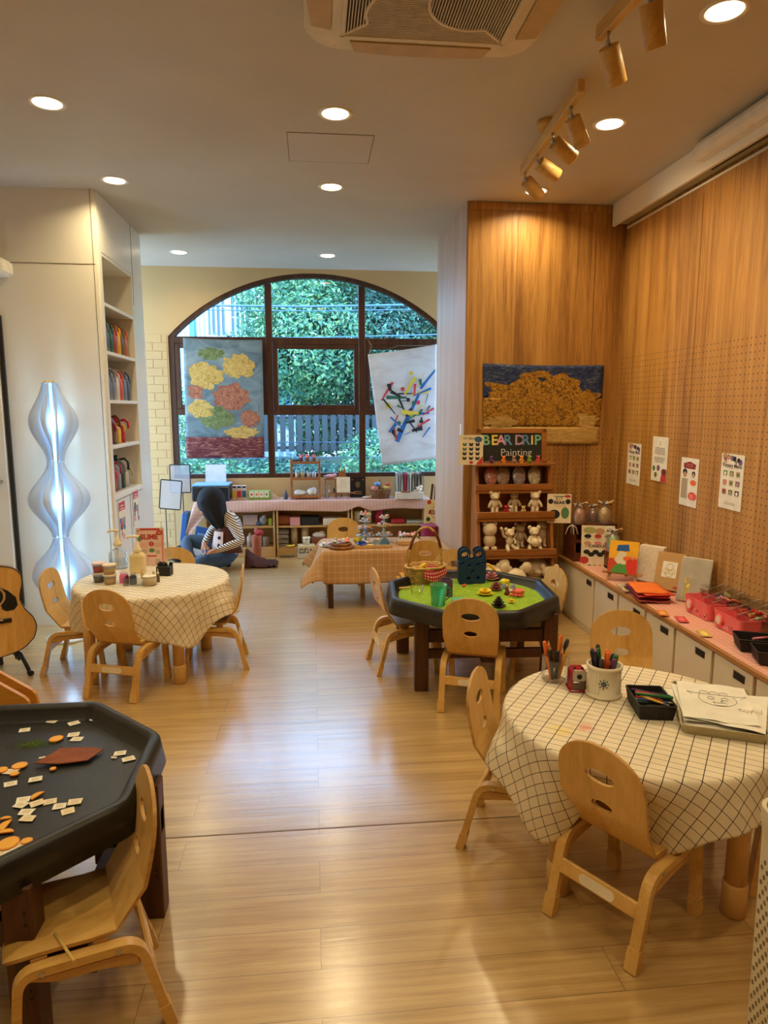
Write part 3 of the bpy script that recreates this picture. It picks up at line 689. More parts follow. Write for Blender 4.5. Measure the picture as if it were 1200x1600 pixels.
# small white unit at the left edge
t = thing('wall_unit', 'small white ventilation unit fixed high on the white storage wall at the left edge', 'vent', (-1.915, 4.72, 2.385))
mb = MB(); mb.box((-.11, 0, 0), (.24, .2, .10), WHITE, .02); mb.build('casing', t)
mb = MB(); 
for k in range(3): mb.box((-.11, -.101, -.03+k*.02), (.2, .004, .006), mat('slot_grey', (140, 130, 110), .6))
mb.build('slot', t)
# ------------------------------------------------------------------ child's bentwood chair
def chair_parts(root, sticker=True):
    # shell profile: (y, z) along s, bending from the seat up into the back
    pf = [(.155, .272), (.145, .281), (.12, .287), (.05, .284), (-.02, .279), (-.065, .280)]
    cx, cz, rr = -.072, .345, .065
    for k in range(1, 8): a = rad(-90-78*k/7); pf.append((cx+rr*cos(a), cz+rr*sin(a)))
    y0, z0 = pf[-1]; L2 = .262
    for k in range(1, 9): f = k/8; pf.append((y0-.052*f-.006*sin(f*PI), z0+L2*f))
    S = [0]
    for i in range(1, len(pf)): S.append(S[-1]+math.dist(pf[i], pf[i-1]))
    tot = S[-1]
    def prof(s):
        s = min(max(s, 0), tot)
        for i in range(1, len(S)):
            if s <= S[i]+1e-9:
                f = (s-S[i-1])/(S[i]-S[i-1]); y = pf[i-1][0]*(1-f)+pf[i][0]*f; z = pf[i-1][1]*(1-f)+pf[i][1]*f
                def nrm(j):
                    a, b = pf[max(j-1, 0)], pf[min(j+1, len(pf)-1)]; ty, tz = b[0]-a[0], b[1]-a[1]; l = math.hypot(ty, tz); return (-tz/l, ty/l)
                n0, n1 = nrm(i-1), nrm(i); ny, nz = n0[0]*(1-f)+n1[0]*f, n0[1]*(1-f)+n1[1]*f
                return y, z, ny, nz
    HW = .137
    def hwid(s):
        if s < .035: return HW-.012-.022*(1-(s/.035))**2
        if s < .10: return HW-.012
        w = HW-.012 if s < .24 else HW-.012+.013*min((s-.24)/.14, 1)**.8
        d = tot-s
        if d < .125: w *= max(1-(1-d/.125)**2.5, .0)**.5
        return w
    h1, h2 = tot-.098, tot-.192
    rows = [0, .012, .035, .07, .11, .15, .18, .20, .22, .24]
    blk = [(h2-.028, h2+.028, h2, .034, .0165), (h1-.03, h1+.03, h1, .047, .0205)]
    rows = [r for r in rows if r < blk[0][0]-.01]+[blk[0][0]+.014*k for k in range(5)]
    mid = (blk[0][1]+blk[1][0])/2; rows += [mid]+[blk[1][0]+.015*k for k in range(5)]
    rows += [tot-.056, tot-.044, tot-.032, tot-.022, tot-.013, tot-.006, tot-.0015]
    xf = [-1, -.93, -.8, -.6, -.4, -.2, 0, .2, .4, .6, .8, .93, 1]
    V = []; F = []; idx = {}
    for j, s in enumerate(rows):
        for i, x in enumerate(xf): idx[(i, j)] = len(V); V.append((x*hwid(s), s))
    i0, i1 = xf.index(-.4), xf.index(.4)
    blocks = []
    for b in blk:
        j0 = min(range(len(rows)), key=lambda j: abs(rows[j]-b[0])); blocks.append((j0, j0+4, b))
    for j in range(len(rows)-1):
        for i in range(len(xf)-1):
            if any(b[0] <= j < b[1] and i0 <= i < i1 for b in blocks): continue
            F.append((idx[(i, j)], idx[(i+1, j)], idx[(i+1, j+1)], idx[(i, j+1)]))
    for j0, j1, b in blocks:
        loop = [(i, j0) for i in range(i0, i1)]+[(i1, j) for j in range(j0, j1)]+[(i, j1) for i in range(i1, i0, -1)]+[(i0, j) for j in range(j1, j0, -1)]
        out = [idx[p] for p in loop]; n = len(out); rings = [out]
        for t in (.5, 1):
            ring = []
            for o in out:
                x, s = V[o]; a = math.atan2((s-b[2])/b[4], x/b[3]); ex, es = b[3]*cos(a), b[2]+b[4]*sin(a)
                ring.append(len(V)); V.append((x*(1-t)+ex*t, s*(1-t)+es*t))
            rings.append(ring)
        # finer hole edge is smooth enough at this size
        for r0, r1 in zip(rings[:-1], rings[1:]):
            for k in range(n): F.append((r0[k], r0[(k+1) % n], r1[(k+1) % n], r1[k]))
    th = .0095; n = len(V); P3 = []
    for side in (1, -1):
        for (x, s) in V:
            y, z, ny, nz = prof(s); curve = 0
            P3.append((x, y+ny*side*th/2, z+nz*side*th/2))
    mb = MB()
    cnt = {}
    for f in F:
        for k in range(len(f)): e = (f[k], f[(k+1) % len(f)]); cnt[e] = cnt.get(e, 0)+1
    edge = [e for e in cnt if (e[1], e[0]) not in cnt]
    # split seat (front part) from back (rest)
    jsplit = next(j for j, s in enumerate(rows) if s > .245)
    scut = rows[jsplit-1]
    for nm, test in (('seat', lambda c: c < scut), ('backrest', lambda c: c >= scut)):
        mb = MB(); fc = [f for f in F if test(sum(V[i][1] for i in f)/len(f))]
        used = sorted({i for f in fc for i in f}); mp = {u: k for k, u in enumerate(used)}; m = len(used)
        vs = [P3[i] for i in used]+[P3[i+n] for i in used]
        mt = PLYS if nm == 'seat' else PLY
        mb.add(vs, [tuple(mp[i] for i in reversed(f)) for f in fc]+[tuple(mp[i]+m for i in f) for f in fc], mt, None, True)
        fe = [e for e in edge if e[0] in mp and e[1] in mp and test((V[e[0]][1]+V[e[1]][1])/2)]
        ev = []; ef = []
        for (a, b) in fe: k = len(ev); ev += [P3[a], P3[b], P3[b+n], P3[a+n]]; ef.append((k, k+1, k+2, k+3))
        mb.add(ev, ef, PLYE, None, False)
        mb.build(nm, root)
    # bent side frames
    for sx in (-1, 1):
        x = sx*.137
        a, b = (-.128, .246), (.128, .262); ft, rt = (.150, .0), (-.192, 0)
        def corner(p, q, r_, rad_=.045, n=6):
            p, q, r_ = Vector(p), Vector(q), Vector(r_); u = (p-q).normalized(); v = (r_-q).normalized(); out = []
            s0, s1 = q+u*rad_, q+v*rad_
            for k in range(n+1): t = k/n; out.append(s0*(1-t)**2+q*2*t*(1-t)+s1*t*t)
            return [tuple(o) for o in out]
        path = [rt]+corner(rt, a, b)+corner(a, b, ft)+[ft]
        mb = MB(); mb.tube([(x, y, z) for y, z in path], 0, PLYS, rect=(.030, .021), up=(1, 0, 0))
        # ply lines on the edge + gusset under the top rail
        g = [(-.115, .232), (.115, .247), (.05, .222), (-.04, .215), (-.128, .195)]
        mb.prism(g, -.012, .012, PLYE, Matrix.Translation((x, 0, 0)) @ TM(rz=PI/2) @ TM(rx=PI/2))
        mb.rod((x+sx*.0155, -.08, .245), (x+sx*.0175, -.08, .245), .006, METAL, n=8); mb.rod((x+sx*.0155, .08, .255), (x+sx*.0175, .08, .255), .006, METAL, n=8)
        fr_ = mb.build('leg_frame', root)
        for (p, q) in ((rt, a), (ft, b)):
            u = (Vector(q)-Vector(p)).normalized(); e = Vector(p)+u*.062; s = Vector(p)
            mb = MB(); mb.tube([(x, s.x, s.y+.0), (x, e.x, e.y)], 0, PLYS, rect=(.036, .027), up=(1, 0, 0)); mb.build('foot_cap', fr_)
    mb = MB(); T = TM((0, -.158, .155), rx=-.24); mb.box((0, 0, 0), (.248, .013, .044), PLYS, .003, T); cb = mb.build('crossbar', root)
    mb = MB(); T = TM((0, -.1655, .155), rx=-.24) @ TM(rx=PI/2); mb.prism(rrect(.115, .030, .0149, 8), -.0005, .0008, mat('sticker', (234, 222, 196), .5), T); mb.build('name_sticker', cb)
    mb = MB(); mb.box((0, -.045, .266), (.25, .035, .014), PLYE, .002); mb.box((0, .085, .270), (.25, .035, .014), PLYE, .002); mb.build('seat_rail', root)
def chair_at(rear_l, rear_r, label, first=[None], rzadd=0, sc=1):
    """placed from its two rear feet"""
    a, b = Vector(rear_l), Vector(rear_r); m = (a+b)/2; d = (b-a).normalized(); fwd = Vector((-d.y, d.x)); rz = math.atan2(d.y, d.x)+rzadd
    c = m+fwd*.192*sc
    if first[0] is None:
        t = thing('childrens_chair', label, 'chair', (c.x, c.y, 0), rz, 'birch plywood children\'s chairs'); chair_parts(t); first[0] = t; return t
    return dup(first[0], (c.x, c.y, 0), rz, label)
def chair_c(x, y, deg, label):
    """deg: heading the sitter faces, 0 = +y, positive counterclockwise"""
    a = rad(deg); r = Vector((cos(a), sin(a))); f = Vector((-sin(a), cos(a))); c = Vector((x, y))-f*.192
    return chair_at(c-r*.15, c+r*.15, label)
chair_at((.675, 1.80), (.84, 1.545), 'plywood chair in the right foreground with a dark leaf-shaped mark on its backrest')
chair_c(.72, 2.16, -118, 'plywood chair at the left side of the right foreground table, its seat under the cloth')
chair_c(1.354, 2.70, 170, 'plywood chair between the right foreground table and the white cabinet doors')
chair_c(1.50, 1.93, 85, 'plywood chair mostly hidden under the right edge of the right foreground table')
chair_at((.61, 3.185), (.875, 3.085), 'plywood chair in front of the green sand tray, its back to the viewer')
chair_c(.52, 3.845, -82, 'plywood chair at the left side of the green sand tray')
chair_c(1.215, 3.72, 97, 'plywood chair at the right end of the green sand tray, nearest the bear shelf')
chair_c(.755, 4.83, 4, 'plywood chair pushed against the tan cloth table, directly behind the wicker basket')
chair_c(.90, 4.13, 176, 'plywood chair on the window side of the green sand tray, beside the blue bag')
chair_c(.243, 5.50, 180, 'plywood chair on the window side of the tan cloth table')
chair_at((-1.215, 3.54), (-.925, 3.445), 'plywood chair in front of the left round table, its back to the viewer')
chair_c(-1.345, 4.0, -93, 'plywood chair at the left of the left round table, beside the glowing lamp')
chair_c(-.607, 3.97, 96, 'plywood chair at the right of the left round table, beside the open floor')
chair_c(-.93, 4.38, 180, 'plywood chair behind the left round table, only its top edge showing')
chair_c(-.60, 1.59, 111.7, 'plywood chair at the near-left black tray, with a thin stick on its seat')
# ------------------------------------------------------------------ round tables under grid cloths
TOPM = wood('table_laminate', [(206, 168, 112), (218, 182, 126), (226, 192, 138)], 'X', 8, 2, .4)
LEGM = mat('table_leg_maple', (214, 170, 106), .35, var=.05)
def round_table(cx, cy, R_, h, legs, label):
    t = thing('round_table', label, 'table', (cx, cy, 0), 0, 'round children\'s tables under grid cloths')
    mb = MB(); mb.lathe([(R_-.012, h-.028), (R_-.004, h-.024), (R_-.004, h-.006), (R_-.012, h-.002)], TOPM, n=48); mb.build('tabletop', t)
    for (x, y) in legs:
        mb = MB(); mb.lathe([(.031, .10), (.031, h-.027)], LEGM, TM((x-cx, y-cy, 0)), 24); l = mb.build('leg', t)
        mb = MB(); mb.lathe([(.030, 0), (.036, .003), (.036, .098), (.033, .105)], LEGM, TM((x-cx, y-cy, 0)), 24); mb.build('foot_sleeve', l)
    return t
def drape(cx, cy, R_, h, a, rot, m, name, label, lobes, seed, nexp=3.4, flare=.16, fold=.13, kf=7, cat='tablecloth', extra=None):
    rr = random.Random(seed); ph = rr.uniform(0, 6); ph2 = rr.uniform(0, 6)
    def maxr(th):
        u = th-rot; c, s = abs(cos(u)), abs(sin(u)); r = a/((c**nexp+s**nexp)**(1/nexp))
        for (la, lw, le) in lobes:
            d = (th-rad(la)+PI) % (2*PI)-PI; r += le*math.exp(-(d/rad(lw))**2)
        return r
    def fl(th, d):
        f = flare+fold*(cos(kf*th+ph)*.6+cos((kf*2-3)*th+ph2)*.4)
        if extra:
            for (la, lw, le) in extra:
                q = (th-rad(la)+PI) % (2*PI)-PI; f += le*math.exp(-(q/rad(lw))**2)
        return max(-.8, min(f, .95))
    NU, NV = 180, 46; vs = []; us = []; fs = []
    for j in range(NV+1):
        for i in range(NU):
            th = 2*PI*i/NU; mr = maxr(th)
            if j <= 20: r = R_*j/20
            else: r = R_+(mr-R_)*((j-20)/(NV-20))**1.15
            us.append((r*cos(th-rot), r*sin(th-rot)))
            if r <= R_: p = (r*cos(th), r*sin(th), h+.0008+.0012*noise.noise(Vector((r*cos(th)*6, r*sin(th)*6, seed))))
            else:
                d = r-R_; q = fl(th, d); k = min(d/.10, 1)**1.2
                er = .012; rad_out = er*(1-math.exp(-d/er)) + q*d*k
                wob = .006*noise.noise(Vector((cos(th)*5, sin(th)*5, d*9+seed)))*k
                drop = math.sqrt(max(d*d-(q*d*k)**2, 0)); drop = max(0, drop-er*.5*(1-math.exp(-d/er)))
                p = ((R_+rad_out+wob)*cos(th), (R_+rad_out+wob)*sin(th), h-drop)
            vs.append(p)
    for j in range(1, NV):
        for i in range(NU): fs.append((j*NU+i, (j+1)*NU+i, (j+1)*NU+(i+1) % NU, j*NU+(i+1) % NU))
    # centre fan
    c = len(vs); vs.append((0, 0, h+.001)); us.append((0, 0))
    for i in range(NU): fs.append((c, NU+i, NU+(i+1) % NU))
    mb = MB(); mb.add(vs, fs, m, None, True, us); o = mb.build(name, None, (cx, cy, 0)); 
    md = o.modifiers.new('t', 'SOLIDIFY'); md.thickness = .0012; md.offset = 1; bake(o)
    return tag(o, label, cat, 'grid cloths on the round tables')
GRID1 = grid_cloth('grid_cloth_right', (236, 222, 196), (46, 34, 28), (.0325, .047), .06, .055, stains=[(-.20, .12, .035, (222, 110, 96)), (-.26, .18, .05, (232, 206, 96)), (-.02, -.06, .02, (90, 120, 200)), (-.34, .10, .02, (226, 150, 140)), (.30, .30, .035, (230, 210, 90))])
GRID2 = grid_cloth('grid_cloth_left', (236, 222, 196), (46, 34, 28), (.0365, .045), .055, .055)
TH = .50
RT = (1.055, 2.05); LTB = (-.955, 4.055)
round_table(*RT, .425, TH, [(.745, 1.885), (1.235, 1.735), (.87, 2.38), (1.36, 2.21)], 'round maple-legged table in the right foreground, holding pencils and drawings')
drape(*RT, .425, TH+.001, .57, rad(54), GRID1, 'tablecloth', 'cream tablecloth with black grid and paint stains on the right foreground table', [(209, 13, .15), (254, 12, .10), (285, 20, -.02), (320, 25, -.03)], 3, nexp=2.4, flare=.03, fold=.07, extra=[(178, 14, .35), (285, 18, .12), (237, 18, -.72)])
round_table(*LTB, .430, TH, [(-1.235, 3.74), (-.755, 3.70), (-1.19, 4.28), (-.69, 4.24)], 'round maple-legged table on the left, holding the slime supplies')
drape(*LTB, .430, TH+.001, .585, rad(-28), GRID2, 'tablecloth', 'cream tablecloth with black grid on the left table, one corner spread by a chair', [(-50, 14, .11), (-18, 14, .03), (225, 20, .04)], 8, flare=.04, fold=.07, extra=[(-18, 18, .34), (232, 25, -.06)])
# ------------------------------------------------------------------ black activity trays
def octo(Rc, inset, r=.05, a0=PI/8): return [(x, y) for (x, y, nx, ny) in ngon(Rc-inset/cos(PI/8), 8, max(.10-inset, .02), a0)]
def tray_table(cx, cy, rz, z, Rc, label, legs, lw=.075, sand=None):
    t = thing('activity_tray_table', label, 'table', (cx, cy, 0), rz, 'black octagonal activity tray tables')
    prof = [(-.004, z-.088), (.010, z-.012), (.004+.014, z-.002), (.026, z), (.040, z-.002), (.048, z-.012), (.056, z-.044), (.066, z-.050)]
    pts = [[(*p, zz) for p in octo(Rc, ins, .07 if ins < .05 else .05)] for ins, zz in prof]
    vs = [p for r_ in pts for p in r_]; n = len(pts[0]); fs = []
    for j in range(len(pts)-1):
        for i in range(n): fs.append((j*n+i, j*n+(i+1) % n, (j+1)*n+(i+1) % n, (j+1)*n+i))
        under = [(*p, z-.075) for p in octo(Rc, .03)]; o = len(vs); vs += under
    fs += [(o+i, o+(i+1) % n, (i+1) % n, i) for i in range(n)]; fs.append([o+i for i in reversed(range(n))])
    mb = MB(); mb.add(vs, fs[:-1], TRAYM, None, True); mb.add(vs[-n:], [list(reversed(range(n)))], TRAYM); fl = octo(Rc, .066, .05); mb.add([(*p, z-.050) for p in fl], [list(range(n))], TRAYM); tr = mb.build('tray', t)
    for (x, y) in legs:
        mb = MB(); mb.box((x, y, (z-.076)/2), (lw, lw, z-.076), BROWNW, .004)
        for zz in (.14, .16, .33, .36): mb.rod((x+.018, y-lw/2+.001, zz), (x+.018, y-lw/2-.001, zz), .004, BLACK, n=8)
        mb.build('leg', t)
    for y in sorted({round(l[1], 3) for l in legs}):
        xs = [l[0] for l in legs if abs(l[1]-y) < .01]
        mb = MB(); mb.box(((xs[0]+xs[-1])/2, y, .30), (abs(xs[-1]-xs[0])-lw, .035, .07), BROWNW, .003); mb.build('rail', t)
    mb = MB(); xm = (legs[0][0]+legs[1][0])/2; mb.box((xm, 0, .20), (.07, abs(legs[0][1]-legs[2][1])+.03, .05), BROWNW, .003); mb.build('rail', t)
    for y in sorted({l[1] for l in legs}):
        mb = MB(); mb.box((xm, y, .20), (abs(legs[0][0]-legs[1][0])-lw, .03, .05), BROWNW, .003); mb.build('rail', t)
    return t
TRAYM = mat('tray_black', (30, 30, 31), .38, var=.25, scale=9, bump=.06)
MT = (.870, 3.675)
tray_table(*MT, rad(-4), .50, .505, 'black octagonal tray table on dark wooden legs, filled with green sand', [(-.295, -.22), (.395, -.22), (-.36, .36), (.36, .36)])
LT = (-.945, 1.88)
tray_table(*LT, 0, .50, .510, 'black octagonal tray table at the lower left with paper scraps and orange slices', [(.255, -.365), (.45, .04), (-.36, .30), (-.3, -.365)], .068)
# ------------------------------------------------------------------ low cabinets along the right wall
CABW = mat('cabinet_white', (226, 214, 190), .45, var=.03, scale=3); CABE = wood('cabinet_oak', [(140, 90, 44), (170, 116, 62), (188, 136, 80)], 'Y', 12, 2.5, .5)
CX, CZ = 1.81, .425
seams = [4.82, 4.36, 3.92, 3.46, 2.98, 2.70 - .0, 2.22, 1.76]
seams = [4.82]
for px in (924.5, 962.5, 1006.5, 1054, 1116, 1185):
    seams.append(at(px, 995, x=CX).y)
d = seams[-1]-seams[-2]
while seams[-1] > 1.2: seams.append(seams[-1]+d)
labs = ['nearest the bear shelf', 'second from the bear shelf', 'third from the bear shelf', 'below the folded red papers', 'right behind the chair by the pencils', 'with a red crayon scribble', 'right of the scribbled one', 'beyond the clear view', 'further toward the viewer', 'outermost toward the viewer']
for k in range(len(seams)-1):
    ya, yb = seams[k+1], seams[k]; c = thing('low_cabinet', 'low white-doored cabinet at the right wall, '+labs[min(k, 9)], 'cabinet', (2.01, (ya+yb)/2, 0), 0, 'low cabinet units along the right wall')
    wd = yb-ya
    mb = MB(); mb.box((.006, 0, .225), (.385, wd-.002, .35), CABE, .002); mb.build('body', c)
    mb = MB(); mb.box((.006, 0, .025), (.38, wd-.002, .05), CABW); mb.build('plinth', c)
    mb = MB(); mb.box((-.192, 0, .223), (.016, wd-.022, .346), CABW, .002); dr = mb.build('door', c)
    hx = -.2005; hy = -wd/2+.10 if k > 0 else -wd/2+.08
    mb = MB(); mb.box((hx, hy, .355), (.0015, .075, .032), BLACK); mb.box((hx-.0003, hy, .373), (.0015, .085, .004), METAL); mb.box((hx-.0003, hy+.042, .355), (.0015, .004, .032), METAL); mb.build('recess_handle', dr)
    if k == 5:
        mb = MB(); rr = random.Random(5); p = [(hx-.0003, .05+rr.uniform(-.018, .018), .24+rr.uniform(-.02, .02)) for _ in range(9)]; mb.tube(p, .0012, mat('red_crayon', (190, 70, 70), .7), n=4); mb.build('crayon_scribble', dr)
yend = seams[-1]
mb = MB(); mb.box((2.005, (4.82+yend)/2, CZ-.012), (.40, 4.82-yend, .022), CABE, .002); tag(mb.build('worktop'), 'continuous oak top board over the low cabinets along the right wall', 'worktop')
PINK = grid_cloth('pink_grid_cloth', (222, 158, 142), (244, 206, 192), .030, .08, rough=.7)
def runner():
    NU, NV = 110, 12
    def f(u, v):
        y = 4.78+(yend-4.78)*u; x = CX-.004+.375*v+ .006*noise.noise(Vector((y*4, 0, 1)))*(1-v)
        if y < 3.36: x += .016*(1-v)
        zz = CZ+.0015+.0022*max(0, noise.noise(Vector((x*7, y*5, 0))))
        if v == 0: 
            zz = CZ-.022 if y > 3.36 else CZ+.001
        return (x-2.0, y, zz)
    mb = MB(); mb.grid(f, NU, NV, PINK, smooth=True, uv=lambda u, v: ((yend-4.78)*u, .38*v)); o = mb.build('table_runner', None, (2.0, 0, 0)); md = o.modifiers.new('t', 'SOLIDIFY'); md.thickness = .001; bake(o); return o
tag(runner(), 'pink gridded cloth runner laid along the low cabinets at the right wall', 'cloth')
# ------------------------------------------------------------------ cabinet run under the window
FCY, FCZ = 6.94, .575
MAPLE = wood('maple_cabinet', [(186, 142, 84), (206, 164, 104), (218, 178, 120)], 'X', 10, 2.2, .45)
units = [(-1.15, -.44, 'left of the person'), (-.425, .365, 'in the middle, behind the paper rolls'), (.38, 1.17, 'at the right, behind the craft table')]
units = [(-1.10, -.40, 'behind the seated person'), (-.385, .36, 'holding clear drawers and paper rolls'), (.375, 1.15, 'behind the cake stands')]
for (xa, xb, s) in units:
    w_ = xb-xa; c = thing('open_cabinet', 'low open maple cabinet under the window, '+s, 'cabinet', ((xa+xb)/2, FCY+.145, 0), 0, 'open cabinets under the window')
    mb = MB()
    for sx in (-1, 1): mb.box((sx*(w_/2-.009), 0, FCZ/2), (.018, .29, FCZ), MAPLE, .002)
    mb.box((0, 0, FCZ-.009), (w_-.036, .29, .018), MAPLE); mb.box((0, .14, FCZ/2), (w_-.036, .008, FCZ-.03), MAPLE); mb.build('body', c)
    for z in (.305,): mb = MB(); mb.box((0, 0, z), (w_-.037, .27, .018), MAPLE, .002); mb.build('shelf', c)
    mb = MB(); mb.box((0, 0, .085), (w_-.037, .27, .016), MAPLE, .002); mb.build('shelf', c)
    mb = MB(); mb.box((0, -.13, .04), (w_-.037, .014, .076), MAPLE); mb.build('plinth', c)
PINKD = grid_cloth('dusty_pink_grid_cloth', (206, 160, 142), (232, 196, 178), .034, .07, rough=.7)
def cover():
    xa, xb = -1.18, 1.19
    def hang(x): return .105+.012*sin(x*5)+.02*noise.noise(Vector((x*3, 2, 0)))-(.055*math.exp(-((x-.45)/.09)**2))
    prof = [(.30, 0), (.2, 0), (.1, 0), (.02, 0), (0, 0), (-.012, -.006)]
    def f(u, v):
        x = xa+(xb-xa)*u
        if v < .5:
            y = FCY+.285-(.285+.008)*(v/.5); z = FCZ+.002+.0025*max(0, noise.noise(Vector((x*6, y*6, 3))))
        else:
            t = (v-.5)/.5; y = FCY-.010-.012*sin(t*2)-.014*t*(.5+noise.noise(Vector((x*4.5, t, 1)))); z = FCZ-.002-hang(x)*t
        return (x, y, z)
    mb = MB(); mb.grid(f, 120, 20, PINKD, uv=lambda u, v: ((xb-xa)*u, v*.55)); o = mb.build('cabinet_cover'); md = o.modifiers.new('t', 'SOLIDIFY'); md.thickness = .0012; bake(o); return o
tag(cover(), 'dusty pink gridded cloth covering the cabinets under the window', 'cloth')
mb = MB()   # corner of the cloth hanging down at the left end
mb.grid(lambda u, v: (-1.19-.10*v+u*.22*(1-v*.8), FCY-.035-.01*sin(v*3+u*4), FCZ+.002-.33*v), 10, 10, PINKD, uv=lambda u, v: (u*.27, v*.3)); o = mb.build('hanging_cloth_corner'); md = o.modifiers.new('t', 'SOLIDIFY'); md.thickness = .0012; bake(o)
tag(o, 'loose end of the pink cloth hanging at the left side of the window cabinets', 'cloth')
# ------------------------------------------------------------------ craft table with tan cloth
t = thing('craft_table', 'low dark-legged table under the tan grid cloth in front of the window cabinets', 'table', (.515, 5.26, 0))
mb = MB(); mb.box((0, 0, .435), (.90, .50, .025), MAPLE, .004); mb.build('tabletop', t)
for sx in (-.40, .40):
    for sy in (-.21, .21): mb = MB(); mb.box((sx, sy, .21), (.04, .04, .42), BROWNW, .003); mb.build('leg', t)
TAN = grid_cloth('tan_grid_cloth', (186, 142, 96), (222, 186, 142), .046, .05, rough=.75)
def tcloth():
    cx, cy, hx, hy, h = .515, 5.26, .455, .255, .449
    ext = .25
    def f(u, v):
        a = (u*2-1)*(hx+ext); b = (v*2-1)*(hy+ext); x = max(-hx, min(hx, a)); y = max(-hy, min(hy, b)); dx, dy = abs(a)-hx, abs(b)-hy
        dx, dy = max(dx, 0), max(dy, 0); d = max(dx, dy) if min(dx, dy) <= 0 else (dx**3+dy**3)**(1/3)
        sx, sy = (1 if a > 0 else -1), (1 if b > 0 else -1)
        fl = .10+.05*sin(a*9+b*5); x += sx*(.006*(dx > 0)+dx*(fl if dy <= 0 else .42)); y += sy*(.006*(dy > 0)+dy*(fl if dx <= 0 else .42))
        z = h+.001-d*(.985 if min(dx, dy) <= 0 else .80)
        if sx < 0 and dx > 0: x -= dx*.22
        if sx > 0 and dx > 0: x = min(x, hx+.055)
        return (cx+x, cy+y, max(z, .02))
    mb = MB(); mb.grid(f, 76, 64, TAN, uv=lambda u, v: ((u*2-1)*(hx+ext), (v*2-1)*(hy+ext))); o = mb.build('tablecloth'); md = o.modifiers.new('t', 'SOLIDIFY'); md.thickness = .0012; bake(o); return o
tag(tcloth(), 'tan tablecloth with pale grid hanging over the craft table in front of the window', 'tablecloth')
# ================================================================== things on the right foreground table
TZ = TH+.0035
def pencil(L_=.17, r=.0036, body=(220, 120, 40), tipc=(40, 40, 40), kind='pencil'):
    mb = MB(); bm_ = C_('pen_%d_%d_%d' % body, body, .4, var=0); tp = C_('pen_%d_%d_%d' % tipc, tipc, .4, var=0)
    if kind == 'pencil':
        mb.lathe([(r, 0), (r, L_-.02)], bm_, n=6, smooth=False); mb.lathe([(r, L_-.02), (.001, L_-.003), (.0001, L_)], C_('pencil_wood', (214, 172, 120), .6, var=0), n=6, cap=False); mb.lathe([(.0014, L_-.006), (.0001, L_+.001)], tp, n=6, cap=False)
    else:
        r *= 1.35; mb.lathe([(r*.8, 0), (r, .004), (r, L_*.62)], bm_, n=10); mb.lathe([(r*1.12, L_*.62), (r*1.12, L_*.95), (r*.7, L_)], tp, n=10); mb.box((0, r*1.3, L_*.8), (.003, .002, L_*.25), tp)
    return mb
PENC = [((34, 120, 66), (34, 110, 60), 'dark green', 'marker'), ((216, 96, 84), (200, 70, 70), 'coral red', 'pencil'), ((60, 40, 90), (30, 26, 60), 'dark violet', 'marker'), ((236, 116, 40), (236, 110, 40), 'orange', 'marker'), ((236, 176, 40), (60, 50, 40), 'yellow', 'pencil'), ((30, 100, 180), (30, 80, 150), 'blue', 'pencil'), ((230, 226, 216), (60, 50, 60), 'white', 'marker'), ((128, 48, 124), (110, 40, 110), 'purple', 'marker'), ((160, 96, 50), (110, 60, 30), 'brown', 'pencil'), ((196, 190, 186), (40, 40, 44), 'grey', 'marker'), ((40, 44, 60), (24, 26, 30), 'near-black', 'marker'), ((230, 60, 60), (200, 40, 40), 'bright red', 'pencil')]
def stick(c, tip, label, grp, col, L_=.165, scale=1.0):
    b, t_, nm, kd = PENC[col]
    d = Vector(tip)-Vector(c); o = pencil(L_, .0036*scale, b, t_, kd).build('coloured_pencil' if kd == 'pencil' else 'marker_pen', None, c, rot=d.to_track_quat('Z', 'Y').to_euler())
    return tag(o, label, 'pencil' if kd == 'pencil' else 'marker', grp)
def bunch(cx, cy, z, rin, h, cols, where, grp, seed, L_=.16):
    rr = random.Random(seed); n = len(cols); seen = {}
    for k, c in enumerate(cols):
        a = 2*PI*k/n+rr.uniform(-.3, .3); q = rin*(.55+.4*rr.random()); bx, by = cx+q*.35*cos(a), cy+q*.35*sin(a); tx, ty = cx+q*1.15*cos(a), cy+q*1.15*sin(a)
        seen[c] = seen.get(c, 0)+1
        stick((bx, by, z+.004), (tx, ty, z+h), '%s %s %s' % (PENC[c][2], 'pencil' if PENC[c][3] == 'pencil' else 'marker pen', where), grp, c, L_*(.8+.3*rr.random()), 1.45)
# white crayon pot
p = at(951, 1093, z=TZ); PX, PY = p.x, p.y+.045
PSC = 1.22
t = thing('pencil_pot', 'cream ribbed ceramic pot with a blue-grey flower emblem, packed with pens', 'pot', (PX, PY, TZ))
POTM = mat('pot_cream', (234, 226, 204), .35, var=.03)
mb = MB(); mb.lathe([(.047, 0), (.051, .002), (.051, .008), (.0455, .012), (.0455, .080), (.050, .084), (.051, .092), (.047, .094), (.0435, .090), (.043, .006), (.0001, .006)], POTM, n=40)
for k in range(30):
    a = 2*PI*k/30
    if abs(((a-rad(262)+PI) % (2*PI))-PI) < .5: continue
    mb.rod((.0458*cos(a), .0458*sin(a), .014), (.0458*cos(a), .0458*sin(a), .078), .0016, POTM, n=5)
mb.build('pot', t)
mb = MB(); EM = mat('emblem_blue', (70, 96, 120), .5)
t.scale = (PSC,)*3
a0 = math.atan2(-PY, -PX)
for k in range(8):
    for (rr_, l) in ((.006, .0035), (.0125, .003)):
        b = 2*PI*k/8; u = rr_*cos(b); w = rr_*sin(b)+.047; a = a0+u/.046
        mb.ell((.0462*cos(a), .0462*sin(a), w), (.002, l*.8, l*.8), EM, n=8, k=5)
mb.ell((.0462*cos(a0), .0462*sin(a0), .047), (.002, .003, .003), EM, n=8, k=5)
mb.build('flower_emblem', t)
